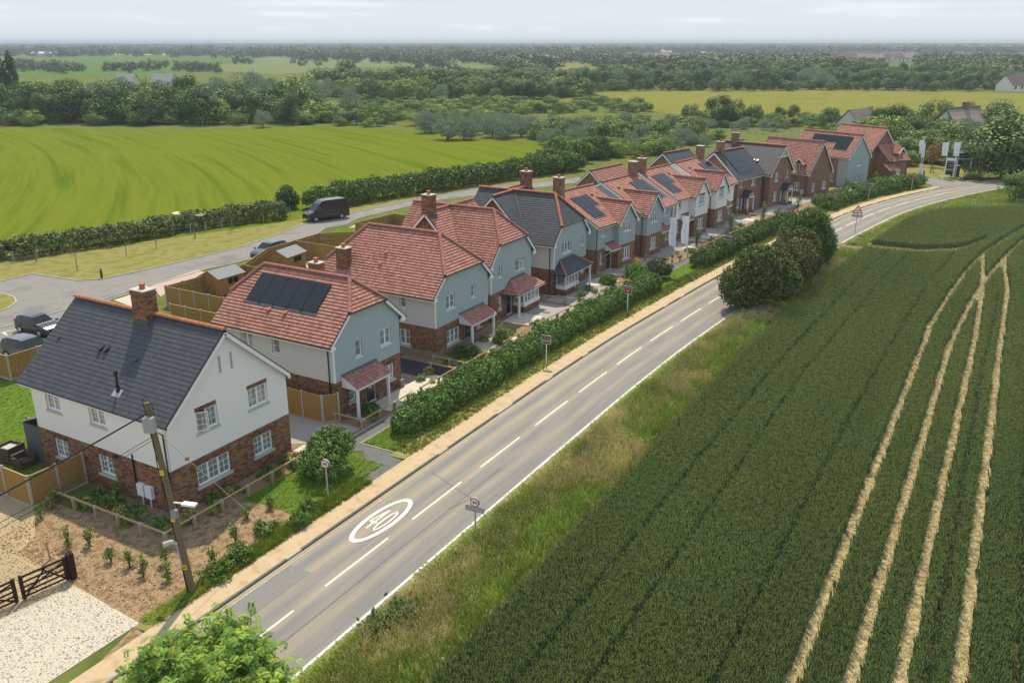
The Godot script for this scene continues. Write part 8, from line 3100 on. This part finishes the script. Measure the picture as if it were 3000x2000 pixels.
func estate_entrance() -> void:
	sheet("entrance_lawn", pix([2600, 470, 2640, 463, 2760, 476, 2830, 488, 2836, 522, 2800, 526, 2745, 526, 2700, 517, 2660, 507, 2600, 505]), 0.05, M.strip)
	sheet("entrance_road", pix([2560, 515, 2620, 508, 2700, 517, 2790, 530, 2860, 534, 2872, 535, 2845, 545, 2740, 556, 2742, 552, 2725, 540, 2690, 537, 2650, 540, 2600, 530, 2560, 525]), 0.055, M.backtar)
	sheet("tactile_paving", pix([2713, 552, 2740, 549, 2738, 557, 2722, 558]), 0.06, M.gravel)
	sheet("tactile_paving", pix([2828, 532, 2850, 527, 2872, 529, 2865, 533]), 0.06, M.gravel)
	flag("white flag pair member beside the white post, taller", gp(2694, 512), 0.6, 6.2, 0.8, 2.4)
	flag("white flag pair member beside the white post, shorter", gp(2699, 513), 0.9, 5.6, 0.8, 2.4)
	flag("white flag standing by the street name plate", gp(2765, 522.5), 0.1, 6.2, 0.95, 2.3)
	flag("white flag standing before the green cabinet", gp(2799, 522.5), 0.1, 6.2, 0.95, 2.3)
	# monolith sign
	var o := thing("estate_sign", "dark blue estate sign in a white frame between two flags", "sign", gp(2781, 520), deg_to_rad(14))
	var mb := MB.new()
	for s in [-0.75, 0.75]:
		mb.slab(Vector3(s - 0.06, 0, -0.06), Vector3(s + 0.06, 3.3, 0.06))
	mb.slab(Vector3(-0.69, 2.85, -0.05), Vector3(0.69, 3.3, 0.05))
	obj("frame", mb, M.white, o)
	mb = MB.new()
	mb.slab(Vector3(-0.69, 0.5, -0.03), Vector3(0.69, 2.85, 0.03))
	var pn := obj("panel", mb, M.navy, o)
	mb = MB.new()
	mb.slab(Vector3(-0.69, 1.2, 0.028), Vector3(0.69, 1.5, 0.04))
	obj("band", mb, M.beige, pn)
	text("TROY HOMES", 0.17, M.white, pn, Transform3D(Basis(), Vector3(0, 2.6, 0.034)))
	text("2, 3 & 4 BED", 0.13, M.white, pn, Transform3D(Basis(), Vector3(0, 2.2, 0.034)))
	text("NEW HOMES", 0.13, M.white, pn, Transform3D(Basis(), Vector3(0, 1.9, 0.034)))
	o = thing("estate_board", "high white framed estate board partly behind the overhanging tree", "sign", gp(2815, 521), deg_to_rad(20))
	mb = MB.new()
	for s in [-1.3, 1.3]:
		mb.slab(Vector3(s - 0.07, 0, -0.06), Vector3(s + 0.07, 4.6, 0.06))
	mb.slab(Vector3(-1.23, 4.2, -0.05), Vector3(1.23, 4.6, 0.05))
	mb.slab(Vector3(-1.23, 3.2, -0.05), Vector3(1.23, 3.3, 0.05))
	obj("frame", mb, M.white, o)
	mb = MB.new()
	mb.slab(Vector3(-1.23, 3.3, -0.03), Vector3(1.23, 4.2, 0.03))
	obj("panel", mb, M.navy, o)
	o = thing("utility_cabinet", "dark green utility cabinet beside the estate sign", "cabinet", gp(2800, 520), deg_to_rad(14))
	mb = MB.new()
	mb.slab(Vector3(-0.6, 0.08, -1.6), Vector3(0.7, 1.9, -0.9), Color(0.012, 0.05, 0.04))
	mb.slab(Vector3(-0.64, 0, -1.64), Vector3(0.74, 0.08, -0.86), Color(0.2, 0.2, 0.2))
	obj("cabinet", mb, M.gloss, o)
	mb = MB.new()
	mb.slab(Vector3(-0.65, 1.9, -1.65), Vector3(0.75, 1.96, -0.85))
	obj("lid", mb, M.galv, o)
	o = thing("street_name_plate", "white street name plate on two black legs at the junction", "sign", gp(2761, 526), deg_to_rad(14))
	mb = MB.new()
	mb.slab(Vector3(-0.6, 0.42, -0.02), Vector3(0.6, 0.68, 0.02))
	obj("plate", mb, M.white, o)
	for s in [-0.45, 0.45]:
		mb = MB.new()
		mb.slab(Vector3(s - 0.05, 0, -0.05), Vector3(s + 0.05, 0.6, 0.0))
		obj("leg", mb, M.black, o)
	o = thing("white_marker", "tall white sales marker panel between the flag pair", "sign", gp(2696, 514), 0.4)
	mb = MB.new()
	mb.slab(Vector3(-0.3, 0, -0.04), Vector3(0.3, 1.9, 0.04))
	obj("panel", mb, M.cloth, o)
	mb = MB.new()
	mb.slab(Vector3(-0.34, 1.9, -0.05), Vector3(0.34, 1.96, 0.05))
	obj("cap", mb, M.white, o)
	o = thing("bollard", "black bollard at the estate junction kerb", "bollard", gp(2707, 516))
	mb = MB.new()
	mb.tube([Vector3.ZERO, Vector3(0, 1.1, 0)], 0.12, 0.11, 10)
	obj("bollard", mb, M.black, o)
	mb = MB.new()
	mb.tube([Vector3(0, 0.9, 0), Vector3(0, 0.98, 0)], 0.123, 0.123, 10)
	obj("band", mb, M.white, o)
	# post and rail fence with its lifebuoy
	o = thing("post_and_rail_fence", "brown post and rail fence behind the entrance lawn", "fence", Vector3.ZERO)
	var last := Vector3.ZERO
	for q in [[2575, 492], [2597, 490], [2618, 490], [2635, 491], [2655, 491], [2672, 490], [2689, 487], [2697, 480]]:
		var p := gp(q[0], q[1])
		mb = MB.new()
		mb.slab(p + Vector3(-0.07, 0, -0.07), p + Vector3(0.07, 1.25, 0.07))
		obj("post", mb, M.pole, o)
		if last != Vector3.ZERO:
			for y in [0.35, 0.75, 1.12]:
				mb = MB.new()
				mb.bar(last + Vector3(0, y, 0), p + Vector3(0, y, 0), 0.05, 0.1)
				obj("rail", mb, M.pole, o)
		last = p
	o = thing("lifebuoy_stand", "orange lifebuoy on a stand before the post and rail fence", "lifebuoy", gp(2629, 493), 0.2)
	mb = MB.new()
	mb.tube([Vector3(0, 0, 0), Vector3(0, 1.6, 0)], 0.05, 0.05, 6)
	obj("post", mb, M.pole, o)
	mb = MB.new()
	for k in 20:
		var a := TAU * k / 20.0
		var b := TAU * (k + 1) / 20.0
		mb.tube([Vector3(cos(a) * 0.38, 1.45 + sin(a) * 0.38, 0.14), Vector3(cos(b) * 0.38, 1.45 + sin(b) * 0.38, 0.14)], 0.15, 0.15, 8, Color(0.62, 0.07, 0.03), false)
	obj("ring", mb, M.gloss, o)
	mb = MB.new()
	mb.slab(Vector3(-0.1, 1.2, 0.1), Vector3(0.12, 1.65, 0.16))
	obj("panel", mb, M.white, o)
	for s in [[2636, 503], [2729, 508]]:
		o = thing("staked_sapling", "staked young tree on the entrance lawn", "sapling", gp(s[0], s[1]), 0.0, "staked trees on the entrance lawn")
		mb = MB.new()
		for k in 3:
			mb.tube([Vector3(cos(k * 2.1) * 0.35, 0, sin(k * 2.1) * 0.35), Vector3(cos(k * 2.1) * 0.2, 1.5, sin(k * 2.1) * 0.2)], 0.05, 0.05, 5)
		obj("stake", mb, M.pole, o)
		mb = MB.new()
		mb.tube([Vector3.ZERO, Vector3(0, 3.2, 0)], 0.04, 0.015, 5, Color(0.14, 0.1, 0.07))
		obj("stem", mb, M.vc, o)
		mb = MB.new()
		for k in 60:
			leaf(mb, Vector3(R.randfn() * 0.5, R.randf_range(1.6, 4.0), R.randfn() * 0.5), ball(), 0.14, Color(0.20, 0.12, 0.05))
		obj("leaves", mb, M.leaf, o)
	# chain-link fence behind the estate
	o = thing("wire_fence", "galvanised mesh fence on the rough ground behind the estate", "fence", Vector3.ZERO)
	last = Vector3.ZERO
	for k in 11:
		var p := gp(2150 + k * 21.0, 390 + k * 1.3)
		mb = MB.new()
		mb.tube([p, p + Vector3(0, 1.8, 0)], 0.07, 0.07, 6)
		obj("post", mb, M.galv, o)
		if last != Vector3.ZERO:
			for y in [0.2, 0.6, 1.0, 1.4, 1.75]:
				mb = MB.new()
				mb.bar(last + Vector3(0, y, 0), p + Vector3(0, y, 0), 0.025, 0.025)
				obj("wire", mb, M.galv, o)
		last = p


# loose stones on the forecourt and the gravel drive
func pebbles() -> void:
	var pm := MB.new()
	var q := [Vector3(0.03, 0, 0), Vector3(0, 0, -0.024), Vector3(-0.028, 0, 0), Vector3(0, 0, 0.022)]
	for k in 4:
		pm.tri(q[k], q[(k + 1) % 4], Vector3(0.003, 0.022, 0.002))
	var mesh := pm.mesh()
	var xf := []
	var cols := PackedColorArray()
	for k in 15000:
		var p := Vector3(R.randf_range(-40.0, -27.3), 0.018, R.randf_range(-20.4, -9.0))
		var pale := p.x > -32.2 + 0.2 * sin(p.z * 3.0) and p.z > -17.45
		if not pale and (p.z > -17.6 and p.x > -32.3 or p.z < -17.5 and p.x > -36.5 - (p.z + 17.5) * -0.9):
			continue
		xf.append(Transform3D(Basis(Vector3.UP, R.randf() * TAU).scaled_local(Vector3.ONE * R.randf_range(0.6, 1.9)), p))
		var t := R.randf()
		cols.append((Color(0.70, 0.64, 0.54) if t < 0.5 else Color(0.42, 0.37, 0.33) if t < 0.8 else Color(0.22, 0.20, 0.20)) if pale else (Color(0.52, 0.42, 0.27) if t < 0.6 else Color(0.30, 0.22, 0.12)))
	var o := thing("loose_gravel", "pale and tan stones strewn over drive and forecourt", "gravel")
	o.set_meta("kind", "stuff")
	scatter("stones", mesh, M.vc, xf, cols, o)
